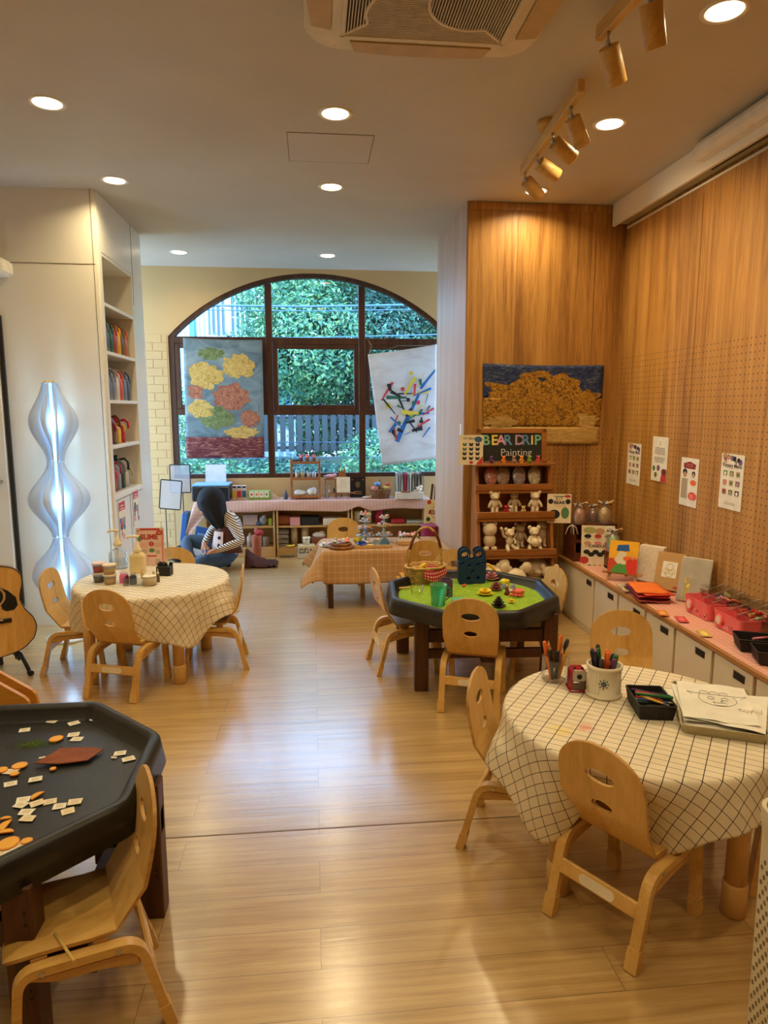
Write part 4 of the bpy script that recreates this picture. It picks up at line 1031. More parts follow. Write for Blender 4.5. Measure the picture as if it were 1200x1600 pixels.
bunch(PX, PY, TZ+.008, .050, .155, [0, 1, 2, 3, 0, 9, 7, 10, 8, 2, 6, 3, 5, 7, 0, 1], 'standing in the cream ceramic pot', 'pens in the cream pot', 3, .15)
# clear tub of pencils
p = at(872, 1068, z=TZ); QX, QY = p.x, p.y+.035
t = thing('pencil_tub', 'clear ridged plastic tub full of pencils at the back of the right foreground table', 'tub', (QX, QY, TZ)); t.scale = (1.22, 1.22, 1.15)
mb = MB(); pr = [(.036, 0)]+[(.040+.0012*(k % 2), .004+.0075*k) for k in range(10)]+[(.043, .078)]; mb.lathe(pr, CLEAR, n=32, cap=False); mb.lathe([(.0001, .002), (.036, .002)], CLEAR, n=24, cap=False); mb.build('tub', t)
bunch(QX, QY, TZ+.004, .044, .14, [6, 3, 4, 5, 8, 11, 3, 10, 10, 8, 4], 'standing in the clear ridged tub', 'pencils in the clear tub', 5, .145)
# sharpener
p = at(905, 1081, z=TZ); t = thing('desk_sharpener', 'red desk pencil sharpener with silver face beside the cream pot', 'sharpener', (p.x, p.y+.028, TZ), rad(-6)); t.scale = (1.15, 1.15, 1.15)
REDP = mat('sharpener_red', (150, 16, 30), .25)
mb = MB(); mb.box((0, 0, .035), (.048, .055, .07), REDP, .007); mb.box((0, .0, .004), (.056, .062, .008), REDP, .003); mb.build('body', t)
mb = MB(); mb.prism(rrect(.040, .034, .006), 0, .0015, mat('silver_face', (180, 176, 166), .3, metal=.7), VERT((0, -.0275, .053))); mb.lathe([(.004, .0), (.008, .003), (.004, .004), (.0001, .001)], BLACK, VERT((0, -.029, .051)), 14); mb.build('face_plate', t)
mb = MB(); mb.box((0, -.028, .021), (.038, .004, .026), mat('smoky_drawer', (90, 70, 60), .12), .002); mb.build('drawer', t)
for sx in (-.012, .012): mb = MB(); mb.lathe([(.004, 0), (.004, .006), (.0001, .008)], BLACK, TM((sx, -.012, .069)), 10); mb.build('top_pin', t)
# black woven baskets of pens
def woven_basket(lx, ly, h, m, taper=.88, name='basket'):
    mb = MB(); n = 7
    for s in range(4):
        w = (lx, ly)[s % 2]; ow = (ly, lx)[s % 2]
        for k in range(n):
            z0, z1 = h*k/n, h*(k+1)/n
            f0, f1 = taper+(1-taper)*z0/h, taper+(1-taper)*z1/h; off = .0012*(k % 2)
            T = TM(rz=s*PI/2); mb.add([(-w/2*f0, -ow/2*f0-off, z0), (w/2*f0, -ow/2*f0-off, z0), (w/2*f1, -ow/2*f1-off, z1*.995), (-w/2*f1, -ow/2*f1-off, z1*.995)], [(0, 1, 2, 3)], m, T)
            mb.add([(-w/2*f0, -ow/2*f0+.003, z0), (w/2*f0, -ow/2*f0+.003, z0), (w/2*f1, -ow/2*f1+.003, z1), (-w/2*f1, -ow/2*f1+.003, z1)], [(3, 2, 1, 0)], m, T)
        nn = int(w/.013)
        for k in range(nn+1):
            x = -w/2*.94+w*.94*k/nn
            T = TM(rz=s*PI/2); mb.add([(x*taper-.004, -ow/2*taper-.0022, 0), (x*taper+.004, -ow/2*taper-.0022, 0), (x+.004, -ow/2-.0022, h), (x-.004, -ow/2-.0022, h)], [(0, 1, 2, 3)], m, T)
    mb.box((0, 0, .002), (lx*taper, ly*taper, .003), m)
    pts = [(x, y, h) for x, y in rrect(lx+.002, ly+.002, .006, 3)]; mb.tube(pts, .0035, m, n=6, closed=True)
    return mb
BASK = mat('black_weave', (26, 24, 24), .5, var=.2, scale=60)
c0 = Vector((1.105, 2.055, TZ))
t = thing('woven_basket', 'black woven tray full of pens in the middle of the right foreground table', 'basket', (c0.x, c0.y, TZ), rad(-11))
woven_basket(.115, .165, .05, BASK).build('basket', t)
rr = random.Random(11)
for k, c in enumerate([5, 6, 11, 10, 3, 1, 5, 9, 4, 2, 11, 0]):
    a = rad(-50)+rr.uniform(-.5, .5); o = Vector((c0.x, c0.y, TZ+.024+.0032*k)); q = Vector((rr.uniform(-.012, .012), rr.uniform(-.035, .035), 0))
    d = Vector((cos(a), sin(a), .12)); stick(tuple(o+q-d*.055), tuple(o+q+d*.05), '%s %s lying in the black woven tray' % (PENC[c][2], 'pencil' if PENC[c][3] == 'pencil' else 'marker pen'), 'pens in the black woven tray', c, .12)
# grey tray of drawings
c0 = Vector((1.305, 2.00, TZ))
t = thing('drawing_tray', 'shallow olive-beige plastic tray holding loose drawings on the right foreground table', 'tray', (c0.x, c0.y, TZ), rad(-24))
TRYM = mat('beige_tray', (176, 166, 132), .4)
mb = MB(); o = rrect(.25, .37, .02, 4); i2 = rrect(.238, .358, .016, 4); b2 = rrect(.226, .346, .016, 4); n = len(o)
vs = [(x*.94, y*.94, 0) for x, y in o]+[(x, y, .032) for x, y in o]+[(x, y, .032) for x, y in i2]+[(x, y, .004) for x, y in b2]; fs = []
for j in range(3):
    for k in range(n): fs.append((j*n+k, j*n+(k+1) % n, (j+1)*n+(k+1) % n, (j+1)*n+k))
fs += [[3*n+k for k in range(n)], [k for k in reversed(range(n))]]; mb.add(vs, fs, TRYM); mb.build('tray', t)
DRAW = mat('sketch_line', (60, 62, 72), .8, var=0)
def sheet(name, w, h, M, curl=.004, m=PAPER, seed=0):
    mb = MB(); mb.grid(lambda u, v: ((u-.5)*w, (v-.5)*h, curl*noise.noise(Vector((u*2.2, v*2.2, seed)))+.0), 8, 8, m, M); return mb
for k in range(7):
    rz = rad(-24+[6, 3, 9, -2, 4, -12, -1][k]); z = TZ+.016+.0045*k; ox, oy = [(-.02, .0), (-.01, .01), (-.03, -.01), (0, .0), (-.01, .01), (.03, -.03), (-.004, .004)][k]
    mb = sheet('', .215, .297, None, .010, seed=k)
    if k == 6:
        rg = random.Random(4)
        def ln(pts, r=.0006): mb.tube([(x*1.5, y*1.5+.01, .0068) for x, y in pts], r*1.3, DRAW, n=4)
        # loose outline sketch: a hat-like row of loops over an oval head and a dropped corner doodle
        for q in range(3): ln(arc(-.02+.02*q, .030, .009, 0, 180, 8)); ln([(-.029+.02*q, .030), (-.029+.02*q, .022)])
        ln([(-.04, .022), (.05, .024)]); ln([(-.04, .022), (-.055, .028), (-.045, .012)]); ln([(.05, .024), (.066, .030), (.052, .012)])
        ln(arc(.005, .0, .038, 150, 390, 22)); ln(arc(-.008, .002, .007, 0, 360, 12)); ln(arc(.02, .002, .007, 0, 360, 12)); mb.ell((.02, .002, .0045), (.004, .004, .0005), DRAW, n=8, k=5)
        ln([(-.006, -.018), (.004, -.022), (.02, -.018), (.022, -.034), (.0, -.036), (-.006, -.018)])
        for q in range(8): ln([(.055+.004*q, -.055+rg.uniform(-.004, .01)), (.058+.004*q, -.04+rg.uniform(-.004, .008))], .0005)
        mb.ell((.066, -.048, .0045), (.006, .004, .0004), C_('blue_crayon', (90, 130, 190), .7), n=8, k=5); mb.ell((.078, -.05, .0045), (.005, .004, .0004), C_('yellow_crayon', (220, 190, 90), .7), n=8, k=5)
    o = mb.build('drawing_sheet', None, (c0.x+ox*.8, c0.y+oy, z), rz)
    tag(o, ['white sheet at the bottom of the drawing tray', 'white sheet second from the bottom in the drawing tray', 'white sheet sticking out at the left side of the drawing tray', 'white sheet fourth in the stack in the drawing tray', 'white sheet just under the top two in the drawing tray', 'white sheet whose corner sticks out right of the tray', 'top sheet in the tray, with an outline drawing of a face'][k], 'paper', 'drawings in the beige tray')

# ================================================================== slime supplies on the left table
def lat(name, label, cat, loc, prof, m, n=20, grp=None, rz=0):
    mb = MB(); mb.lathe(prof, m, n=n); return tag(mb.build(name, None, loc, rz), label, cat, grp)
def tub(px, py, cols, label):
    p = at(px, py, z=TZ); t = thing('slime_cup', label, 'cup', (p.x, p.y+.03, TZ), group='stacked slime cups')
    for k, (c, lid) in enumerate(cols):
        z = .058*k
        mb = MB(); mb.lathe([(.030, z), (.036, z+.05)], CLEAR, n=24, cap=False); mb.build('cup', t)
        mb = MB(); mb.lathe([(.0285, z+.002), (.0335, z+.036)], C_('slime_%d_%d_%d' % c, c, .3), n=24); mb.build('slime', t)
        mb = MB(); mb.lathe([(.036, z+.049), (.0385, z+.050), (.0385, z+.057), (.035, z+.058)], C_('lid_%d_%d_%d' % lid, lid, .4), n=24); mb.build('lid', t)
tub(153, 911, [((96, 88, 78), (226, 208, 196)), ((200, 74, 50), (236, 206, 190))], 'two stacked clear cups, grey slime under red, at the left of the supplies')
tub(170, 914, [((222, 186, 128), (236, 214, 178)), ((226, 186, 110), (236, 214, 178))], 'two stacked clear cups of cream-coloured slime')
def pump(px, py, w, d, h, body, label, neck=1.0, clear=False, rz=0):
    p = at(px, py, z=TZ); t = thing('pump_bottle', label, 'bottle', (p.x, p.y+d/2, TZ), rz)
    mb = MB(); secs = [(1, 0), (1.0, .004), (1.0, h*.72), (.93, h*.82), (.6, h*.93), (.33, h)]; vs = []; fs = []
    base = rrect(w, d, d*.3, 5); n = len(base)
    for (s, z) in secs: vs += [(x*s, y*s, z) for x, y in base]
    for j in range(len(secs)-1):
        for k in range(n): fs.append((j*n+k, j*n+(k+1) % n, (j+1)*n+(k+1) % n, (j+1)*n+k))
    fs += [[k for k in reversed(range(n))], [(len(secs)-1)*n+k for k in range(n)]]; mb.add(vs, fs, body, None, True); mb.build('bottle', t)
    if clear:
        mb = MB(); vs2 = [(x*.94, y*.94, .004) for x, y in base]+[(x*.94, y*.94, h*.45) for x, y in base]
        mb.add(vs2, [(k, (k+1) % n, n+(k+1) % n, n+k) for k in range(n)]+[[n+k for k in range(n)]], glassy('clear_liquid', (.86, .9, .93), .05, .05, milk=.18, milkcol=(.8, .85, .9))); mb.build('liquid', t)
        mb = MB(); mb.rod((0, 0, .01), (0, 0, h), .004, CREAMP, n=8); mb.build('dip_tube', t)
    mb = MB(); mb.lathe([(.026, h-.008), (.026, h+.012), (.018, h+.018), (.018, h+.03), (.012, h+.036), (.012, h+.046), (.0055, h+.05), (.0055, h+.085)], CREAMP, n=22)
    mb.tube([(0, 0, h+.085), (-.012, -.004, h+.092), (-.045, -.012, h+.09), (-.052, -.014, h+.078)], .0075, CREAMP, n=8); mb.lathe([(.014, h+.084), (.015, h+.094), (.0001, h+.098)], CREAMP, n=16); mb.build('pump_head', t)
    return t
BOTM = mat('cream_bottle', (236, 214, 158), .4)
pump(214, 896, .095, .065, .135, BOTM, 'cream plastic pump bottle in front of the slime sign')
t = pump(183, 890, .105, .075, .13, CLEAR, 'clear square pump bottle, left of the cream pump bottle', clear=True)
for ch in t.children:
    if ch.name.startswith('pump_head'): ch.location.z = .022
# small round pot, dark cup and clear craft caddy
p = at(232, 916, z=TZ)
t = thing('slime_pot', 'short clear pot of cream slime at the front of the left table', 'pot', (p.x, p.y+.03, TZ))
mb = MB(); mb.lathe([(.036, .002), (.036, .048)], C_('slime_cream', (228, 204, 160), .3), n=28); mb.build('slime', t); mb = MB(); mb.lathe([(.038, 0), (.0385, .054), (.040, .058)], CLEAR, n=28, cap=False); mb.build('pot', t)
mb = MB(); mb.lathe([(.037, .050), (.037, .0535)], CARD, n=28); mb.build('rim_band', t)
p = at(256, 900, z=TZ)
t = thing('black_box', 'small black box stuffed with dark clips, right of the slime supplies', 'box', (p.x, p.y+.03, TZ), rad(-8))
mb = MB(); mb.box((0, 0, .028), (.085, .06, .056), BASK, .003); mb.build('box', t); rr = random.Random(2)
for k in range(9): mb = MB(); mb.ell((rr.uniform(-.035, .035), rr.uniform(-.02, .02), .058+rr.uniform(0, .012)), (.012, .006, .014), BLACK, n=8, k=5); mb.build('clip', t)
for (px, py, c, lab) in ((207, 914, (46, 52, 66), 'dark blue glitter jar in the clear caddy on the left table'), (192, 912, (232, 120, 180), 'clear cup of pink liquid beside the stacked cream cups'), (199, 912, (120, 30, 60), 'tiny dark red bottle beside the glitter jar'), (222, 905, (226, 190, 130), 'small yellow nozzle bottle behind the short clear pot'), (240, 908, (200, 170, 120), 'small amber nozzle bottle behind the short clear pot'), (247, 910, (120, 90, 60), 'thin brown dropper bottle right of the short clear pot')):
    p = at(px, py, z=TZ); big = px in (207, 192); r_ = .024 if px == 192 else .020 if big else .009; h = .055 if big else .05
    t = thing('small_bottle', lab, 'bottle', (p.x, p.y+r_, TZ), group='small bottles on the left table')
    mb = MB(); mb.lathe([(r_, 0), (r_, h*.8), (r_*.6, h)], C_('liq_%d_%d_%d' % c, c, .25), n=16); mb.build('bottle', t)
    mb = MB(); mb.lathe([(r_*.62, h), (r_*.62, h+.008), (r_*.2, h+.012), (r_*.12, h+.03)] if not big else [(r_*.9, h-.002), (r_*.9, h+.008)], CREAMP if not big else CLEAR, n=14); mb.build('cap', t)
# acrylic caddy box around the little bottles
p = at(208, 916, z=TZ); t = thing('clear_caddy', 'clear acrylic caddy holding the little bottles on the left table', 'caddy', (p.x+.01, p.y+.055, TZ))
mb = MB()
for (c, s) in (((0, -.05, .022), (.13, .002, .044)), ((0, .05, .022), (.13, .002, .044)), ((-.065, 0, .022), (.002, .1, .044)), ((.065, 0, .022), (.002, .1, .044)), ((0, 0, .001), (.13, .1, .002))): mb.box(c, s, CLEAR)
mb.build('caddy_walls', t)

# ------------------------------------------------------------------ printed signs
def poster(name, label, cat, w, h, T, draw, th=.003, base=CARD, frame=None, grp=None, parent=None):
    """a stiff printed card: local x right, y up, front +z; T places it"""
    loc, rot, _ = T.decompose()
    t = thing(name, label, cat, tuple(loc), group=grp, rot=rot.to_euler())
    mb = MB(); mb.prism(rrect(w, h, .004, 3), 0, th, base); mb.build('card', t)
    mb = MB(); draw(mb, w, h, th); 
    if mb.v: mb.build('print', t)
    return t
def disc(mb, x, y, r, z, m, ry=None): mb.prism(oval(r, ry or r, 16, x, y), z, z+.0006, m)
def rect(mb, x, y, w, h, z, m): mb.box((x, y, z+.0003), (w, h, .0006), m)
def lines(mb, x, y, w, n, gap, z, m, seed=0, th=.003):
    rr = random.Random(seed)
    for k in range(n): ww = w*rr.uniform(.65, 1); rect(mb, x, y-k*gap, ww, th, z, m)
INK = C_('ink_dark', (50, 44, 44), .7, var=0); INKR = C_('ink_red', (196, 60, 62), .7, var=0); INKG = C_('ink_green', (90, 130, 90), .7, var=0); INKP = C_('ink_pink', (226, 140, 140), .7, var=0)
INKO = C_('ink_orange', (232, 110, 50), .7, var=0); INKB = C_('ink_blue', (60, 100, 150), .7, var=0); INKV = C_('ink_violet', (120, 90, 140), .7, var=0); INKY = C_('ink_yellow', (230, 190, 60), .7, var=0); INKT = C_('ink_tan', (196, 150, 110), .7, var=0); INKW = C_('ink_white', (240, 236, 226), .7, var=0); INKK = C_('ink_black', (30, 30, 34), .7, var=0); INKGY = C_('ink_grey', (150, 140, 130), .7, var=0)
SLB = C_('slime_board', (232, 196, 178), .5)
def d_slime(mb, w, h, z):
    rect(mb, .0, h*.46, w*.7, h*.05, z, INKR); rect(mb, w*.45, 0, w*.08, h*.9, z, INKP); disc(mb, -w*.38, h*.22, w*.10, z, INKG)
    mb.text('SLIME', w*.25, INKR, TM((-w*.03, h*.265, z+.001)), bold=.0012); mb.text('SLIME', w*.25, C_('ink_rose', (150, 60, 80), .7, var=0), TM((-w*.025, h*.26, z+.0005)), bold=.0022)
    disc(mb, w*.34, h*.37, w*.115, z+.001, INKR, w*.09); mb.text('250', w*.07, INKW, TM((w*.34, h*.37, z+.0025)))
    disc(mb, w*.05, h*.08, w*.09, z, INKR); mb.text('1', w*.1, INKW, TM((w*.05, h*.08, z+.001)))
    disc(mb, w*.06, -h*.09, w*.10, z, INKG, w*.08); lines(mb, -w*.22, h*.10, w*.3, 3, h*.04, z, INKP, 1); lines(mb, w*.28, h*.08, w*.26, 3, h*.035, z, INKT, 2); lines(mb, -w*.22, -h*.08, w*.3, 3, h*.035, z, INKGY, 3); lines(mb, w*.27, -h*.10, w*.2, 3, h*.035, z, INKG, 4)
    rect(mb, w*.06, -h*.235, w*.34, h*.035, z, INKR); lines(mb, w*.26, -h*.33, w*.2, 5, h*.03, z, INKGY, 5); disc(mb, -w*.42, h*.42, w*.025, z, INKK)
p = at(237, 884, z=TZ)
SW, SH = .175, .245
t = poster('slime_sign', 'pink printed SLIME price sign standing on the left table', 'sign', SW, SH, TM((p.x-.003, p.y+.0, TZ+SH/2+.001)) @ TM(rz=rad(-2)) @ TM(rx=PI/2-.08), d_slime, base=SLB)
mb = MB(); mb.grid(lambda u, v: (.085+.03*u+.008*sin(v*5), -.115+.14*v, -.02-.03*u), 4, 8, FILM); mb.build('film_corner', t)

# ================================================================== things in the tray of green sand
SANDZ = .500-.050
def sand():
    rr = random.Random(3); C2 = []
    def f(u, v):
        a = 2*PI*u; r = v*(.415+.02*noise.noise(Vector((cos(a)*2, sin(a)*2, 5)))); x, y = r*cos(a), r*sin(a)
        rip = .0045*sin((x*.6+y)*75+4*noise.noise(Vector((x*5, y*5, 0))))*max(0, min(1, (x-.12)*6))
        z = .006+.010*noise.noise(Vector((x*7, y*7, 1)))+rip*.6+.004*noise.noise(Vector((x*30, y*30, 2)))
        if x > .08 and noise.noise(Vector((x*4.2+3, y*5, 8))) > .22: z = -.002
        return (x, y, max(z, -.002)*(1-v**8)+(-.001)*v**8)
    mb = MB(); mb.grid(f, 120, 60, speck('green_sand', (140, 176, 30), [(150, 190, 40), (120, 160, 24), (176, 206, 60)], 300, .45, blotch=14, bump=.6), closeu=True)
    o = mb.build('kinetic_sand', None, (MT[0], MT[1], SANDZ+.0015)); return tag(o, 'bright green sand spread over the floor of the black tray', 'sand', kind='stuff')
sand()
SZ = SANDZ+.006
def wicker(name, h, rx, ry):
    mb = MB(); WK = mat('wicker', (206, 166, 96), .6, var=.25, scale=40); n = 28; rows = 11
    for k in range(rows):
        z = h*(k+.5)/rows; f = .80+.20*(k/rows)
        pts = [((rx*f+.003*(((j+k) % 2)*2-1))*cos(2*PI*j/n), (ry*f+.003*(((j+k) % 2)*2-1))*sin(2*PI*j/n), z) for j in range(n)]
        mb.tube(pts, h/rows*.6, WK, n=6, closed=True)
    mb.prism(oval(rx*.8, ry*.8, 28), 0, .004, WK)
    for j in range(n//2): a = 2*PI*j/(n/2); mb.rod((rx*.8*cos(a), ry*.8*sin(a), 0), (rx*cos(a), ry*sin(a), h), .003, WK, n=5)
    mb.tube([((rx+.004)*cos(2*PI*j/32), (ry+.004)*sin(2*PI*j/32), h+.002+.003*sin(j*2.1)) for j in range(32)], .0075, WK, n=6, closed=True)
    return mb, WK
p0 = at(632, 905, z=SZ); p1 = at(698, 908, z=SZ); bc = Vector((.665, 4.00, SZ))
t = thing('wicker_basket', 'tall-handled wicker basket with red gingham lining in the green sand tray', 'basket', (bc.x, bc.y, SZ), rad(12))
mb, WK = wicker('b', .10, .122, .085); mb.build('basket_body', t)
mb = MB(); LE = mat('handle_leather', (110, 52, 26), .5)
hp = [(-.108*cos(rad(a))*1.0, 0, .095+.245*sin(rad(a))**.85 if 0 < a < 180 else .085) for a in range(0, 181, 12)]
mb.tube([(x, y, z) for x, y, z in hp], .0065, WK, n=8); mb.build('handle', t)
for seg in (hp[2:6], hp[10:14]): mb = MB(); mb.tube(seg, .009, LE, n=8); mb.build('handle_wrap', t)
GING = grid_cloth('red_gingham', (232, 214, 200), (182, 30, 40), .016, .5, rough=.85)
def lining(u, v):
    a = rad(250)+rad(190)*u; f = 1.0+.05*sin(u*20)
    x, y = cos(a), sin(a)
    if v < .5: k = v/.5; return ((.09+.028*k)*x*f, (.062+.026*k)*y*f, .055+.042*k)
    k = (v-.5)/.5; return ((.118+.014*sin(k*PI*.6))*x*f, (.088+.014*sin(k*PI*.6))*y*f, .097-.050*k*(1+.5*sin(u*9)))
mb = MB(); mb.grid(lining, 60, 14, GING, uv=lambda u, v: (u*.42, v*.11)); o = mb.build('gingham_lining', t); md = o.modifiers.new('t', 'SOLIDIFY'); md.thickness = .002; bake(o)
mb = MB(); mb.tube([(-.035, -.02, .085), (-.02, -.03, .105), (.0, -.03, .118), (.008, -.028, .095), (-.002, -.025, .075)], [.004, .012, .014, .012, .005], C_('banana_yellow', (242, 200, 20), .4), n=10)
ban = mb.build('toy_banana', None, (bc.x-.02, bc.y-.01, SZ), rad(12)); tag(ban, 'yellow toy banana in the wicker basket', 'toy fruit')
mb = MB(); mb.ell((0, 0, 0), (.034, .024, .02), C_('toy_bread', (196, 150, 80), .6), n=14, k=8); mb.ell((.01, -.005, .01), (.02, .014, .014), C_('toy_bread', (196, 150, 80), .6)); tag(mb.build('toy_bread', None, (bc.x-.06, bc.y-.0, SZ+.082)), 'tan toy bread roll at the left of the yellow banana', 'toy food')
# measuring beakers
def beaker(px, py, r, h, m, label, name='beaker', hd=True):
    p = at(px, py, z=SZ); t = thing(name, label, 'cup', (p.x, p.y+r, SZ))
    mb = MB(); mb.lathe([(.0001, .002), (r*.82, .002), (r, h), (r*1.04, h+.002)], m, n=28, cap=False); mb.build('cup_wall', t)
    if hd: mb = MB(); mb.tube([(r*.95, 0, h*.9), (r+.02, 0, h*.8), (r+.018, 0, h*.4), (r*.85, 0, h*.25)], .004, m, n=6); mb.build('handle', t)
    return t
GB = mat('green_beaker', (60, 190, 120), .25, trans=.5, var=0); beaker(687, 950, .045, .115, GB, 'translucent green measuring cup in the green sand tray')
beaker(653, 932, .038, .05, CLEAR, 'low clear plastic cup half buried in the green sand', hd=False)
p = at(698, 934, z=SZ); t = thing('purple_box', 'tall translucent purple mould standing behind the green cup', 'mould', (p.x+.0, p.y+.03, SZ), rad(5))
PB = mat('purple_plastic', (118, 84, 130), .35, trans=.25, var=0); mb = MB()
for (c, s) in (((0, -.028, .05), (.062, .003, .10)), ((0, .028, .05), (.062, .003, .10)), ((-.030, 0, .05), (.003, .056, .10)), ((.030, 0, .05), (.003, .056, .10)), ((0, 0, .002), (.06, .056, .003))): mb.box(c, s, PB)
mb.build('mould_walls', t)
p = at(717, 944, z=SZ); TEAL = C_('teal_bowl', (96, 186, 150), .35)
mb = MB(); mb.lathe([(.0001, .001), (.018, .001), (.036, .018), (.039, .019), (.036, .021), (.018, .005), (.0001, .005)], TEAL, n=28, cap=False); tag(mb.build('toy_bowl', None, (p.x, p.y+.03, SZ)), 'shallow teal toy bowl in front of the blue bag', 'bowl')
mb = MB(); mb.rod((-.035, 0, 0), (.03, .006, .002), .006, C_('wood_stick', (222, 190, 110), .6), n=8); p = at(633, 921, z=SZ); tag(mb.build('wooden_peg', None, (p.x, p.y, SZ+.008)), 'short yellow wooden peg lying in the green sand', 'peg')
# blue perforated bag
BB_ = mat('blue_rubber', (12, 50, 92), .5)
p = at(738, 913, z=SZ); t = thing('blue_bag', 'dark blue perforated rubber toy bag with two rounded handles', 'bag', (p.x, p.y+.03, SZ), rad(-4)); t.scale = (1.12, 1.12, 1.2)
def bag_panel(y):
    """panel with handle holes and drain holes, built as a hole-cut polygon"""
    w, h = .145, .155; bm = bmesh.new(); loops = []
    outer = [(-w/2+.006, 0), (w/2-.006, 0), (w/2, .1)]+arc(w/2-.034, .150, .034, 0, 150, 9)+[(.014, .128), (0, .124), (-.014, .128)]+arc(-w/2+.034, .150, .034, 30, 180, 9)+[(-w/2, .1)]
    holes = [oval(.021, .017, 18, sx*(w/2-.034), .148) for sx in (-1, 1)]+[oval(.0105, .0085, 12, x, z) for x, z in ((-.018, .098), (.03, .103), (.002, .068), (-.02, .032), (.032, .035), (-.055, .108), (.060, .112))]
    es = []
    for lp in [outer]+holes:
        vs = [bm.verts.new((x, y, z)) for x, z in lp]
        es += [bm.edges.new((vs[k], vs[(k+1) % len(vs)])) for k in range(len(vs))]
    bmesh.ops.triangle_fill(bm, use_beauty=True, use_dissolve=False, edges=es)
    r = bmesh.ops.extrude_face_region(bm, geom=bm.faces[:]); bmesh.ops.translate(bm, vec=(0, .006, 0), verts=[g for g in r['geom'] if isinstance(g, bmesh.types.BMVert)])
    bmesh.ops.recalc_face_normals(bm, faces=bm.faces); me = bpy.data.meshes.new('bag_panel'); bm.to_mesh(me); bm.free(); me.materials.append(BB_)
    o = bpy.data.objects.new('bag_panel', me); COL.objects.link(o); o.parent = t
bag_panel(-.03); bag_panel(.03)
mb = MB(); mb.tube([(-.072, 0, .115), (-.069, 0, .01), (-.06, 0, .003), (.06, 0, .003), (.069, 0, .01), (.072, 0, .115)], 0, BB_, rect=(.060, .005), up=(0, 1, 0)); mb.build('bag_side', t)
# play figures and trinkets
def blobs(name, px, py, lst, label, cat='toy', s=1.0):
    p = at(px, py, z=SZ); mb = MB()
    for (c, r, col) in lst: mb.ell(tuple(q*s for q in c), tuple(q*s for q in (r if hasattr(r, '__len__') else (r,)*3)), C_('toy_%d_%d_%d' % col, col, .45), n=12, k=8)
    return tag(mb.build(name, None, (p.x, p.y+.01, SZ)), label, cat)
def flower(name, px, py, n, r, col, ccol, label, layers=1):
    r *= 1.5; p = at(px, py, z=SZ); t = thing(name, label, 'toy flower', (p.x, p.y+r*.6, SZ)); mb = MB(); m = C_('petal_%d_%d_%d' % col, col, .6)
    for l in range(layers):
        for k in range(n):
            a = 2*PI*(k+.5*l)/n; T = TM(rz=a) @ TM((r*.5*(1-.25*l), 0, .008+.010*l), ry=-.35-.35*l); mb.ell((0, 0, 0), (r*.45, r*.20, r*.07), m, T, n=8, k=6)
    mb.build('petals', t); mb = MB(); mb.ell((0, 0, .014+.01*layers), (r*.25, r*.25, r*.15), C_('fc_%d_%d_%d' % ccol, ccol, .6), n=10, k=6); mb.build('flower_centre', t)
flower('toy_flower', 770, 908, 12, .035, (196, 130, 140), (90, 30, 40), 'pink and brown flower toy right beside the blue bag', 3)
flower('toy_flower', 760, 932, 16, .034, (236, 206, 40), (210, 170, 20), 'yellow spiky flower toy on the sand, left of the dark pine cone', 2)
flower('pine_cone', 781, 951, 10, .030, (52, 26, 26), (40, 18, 20), 'dark brown pine cone toy at the front of the green sand', 4)
flower('toy_flower', 777, 924, 9, .030, (150, 80, 90), (120, 50, 60), 'dull mauve flower toy beside the fairy figure', 3)
flower('toy_flower', 800, 944, 8, .016, (240, 200, 30), (220, 160, 20), 'tiny yellow flower toy beside the dark pine cone', 2)
blobs('toy_lemon', 788, 916, [((0, 0, .022), (.026, .022, .022), (226, 210, 40)), ((.02, 0, .026), (.016, .014, .014), (236, 196, 40)), ((-.018, 0, .02), .016, (150, 180, 50))], 'yellow-green round fruit toy near the fairy figure', 'toy fruit')
p = at(793, 930, z=SZ); t = thing('fairy_figure', 'small toy figure with blue wings standing on the green sand', 'toy figure', (p.x, p.y+.01, SZ))
mb = MB(); mb.lathe([(.018, 0), (.012, .02), (.007, .035), (.006, .04)], C_('toy_dress', (120, 50, 40), .5), n=14); mb.ell((0, 0, .05), .011, C_('toy_face', (200, 150, 120), .5)); mb.build('body', t)
for sx in (-1, 1): mb = MB(); mb.ell((.012+.012*sx, .012, .047), (.016, .003, .020), C_('wing_blue', (150, 178, 220), .3), M=TM(ry=.3*sx), n=12, k=8); mb.build('wing', t)
mb = MB(); mb.ell((.022, 0, .022), (.016, .010, .012), C_('toy_white', (236, 230, 220), .4)); mb.build('apron', t)
p = at(812, 932, z=SZ); t = thing('toy_dish', 'coral toy dish with petal-shaped front on the green sand', 'toy', (p.x, p.y+.03, SZ)); CO = C_('coral_toy', (222, 104, 84), .4)
mb = MB(); mb.lathe([(.0001, .002), (.030, .002), (.036, .03), (.033, .032), (.027, .008), (.0001, .008)], CO, n=26, cap=False); mb.build('dish', t)
mb = MB()
for k in range(5): a = rad(200+k*25); mb.ell((.038*cos(a)-.008, .038*sin(a), .008), (.018, .007, .006), CO, M=None, rot=Matrix.Rotation(a, 3, 'Z'), n=8, k=6)
mb.build('petals', t)
p = at(765, 896, z=SZ); mb = MB(); mb.tube([(0, 0, .055), (.015, -.01, .05), (.035, -.02, .03), (.05, -.03, .008)], [.010, .008, .009, .006], C_('yellow_toy', (238, 184, 20), .4), n=8); mb.tube([(.01, -.01, .05), (.03, .0, .03), (.05, 0, .01)], .005, C_('yellow_toy', (238, 184, 20), .4), n=6); tag(mb.build('toy_scoop', None, (p.x-.01, p.y+.02, SZ)), 'yellow plastic toy scoop leaning beside the blue bag', 'toy')
blobs('toy_bead', 725, 918, [((0, 0, .008), .010, (220, 90, 70)), ((.008, 0, .014), .006, (220, 90, 70))], 'small coral bead toy in front of the blue bag')

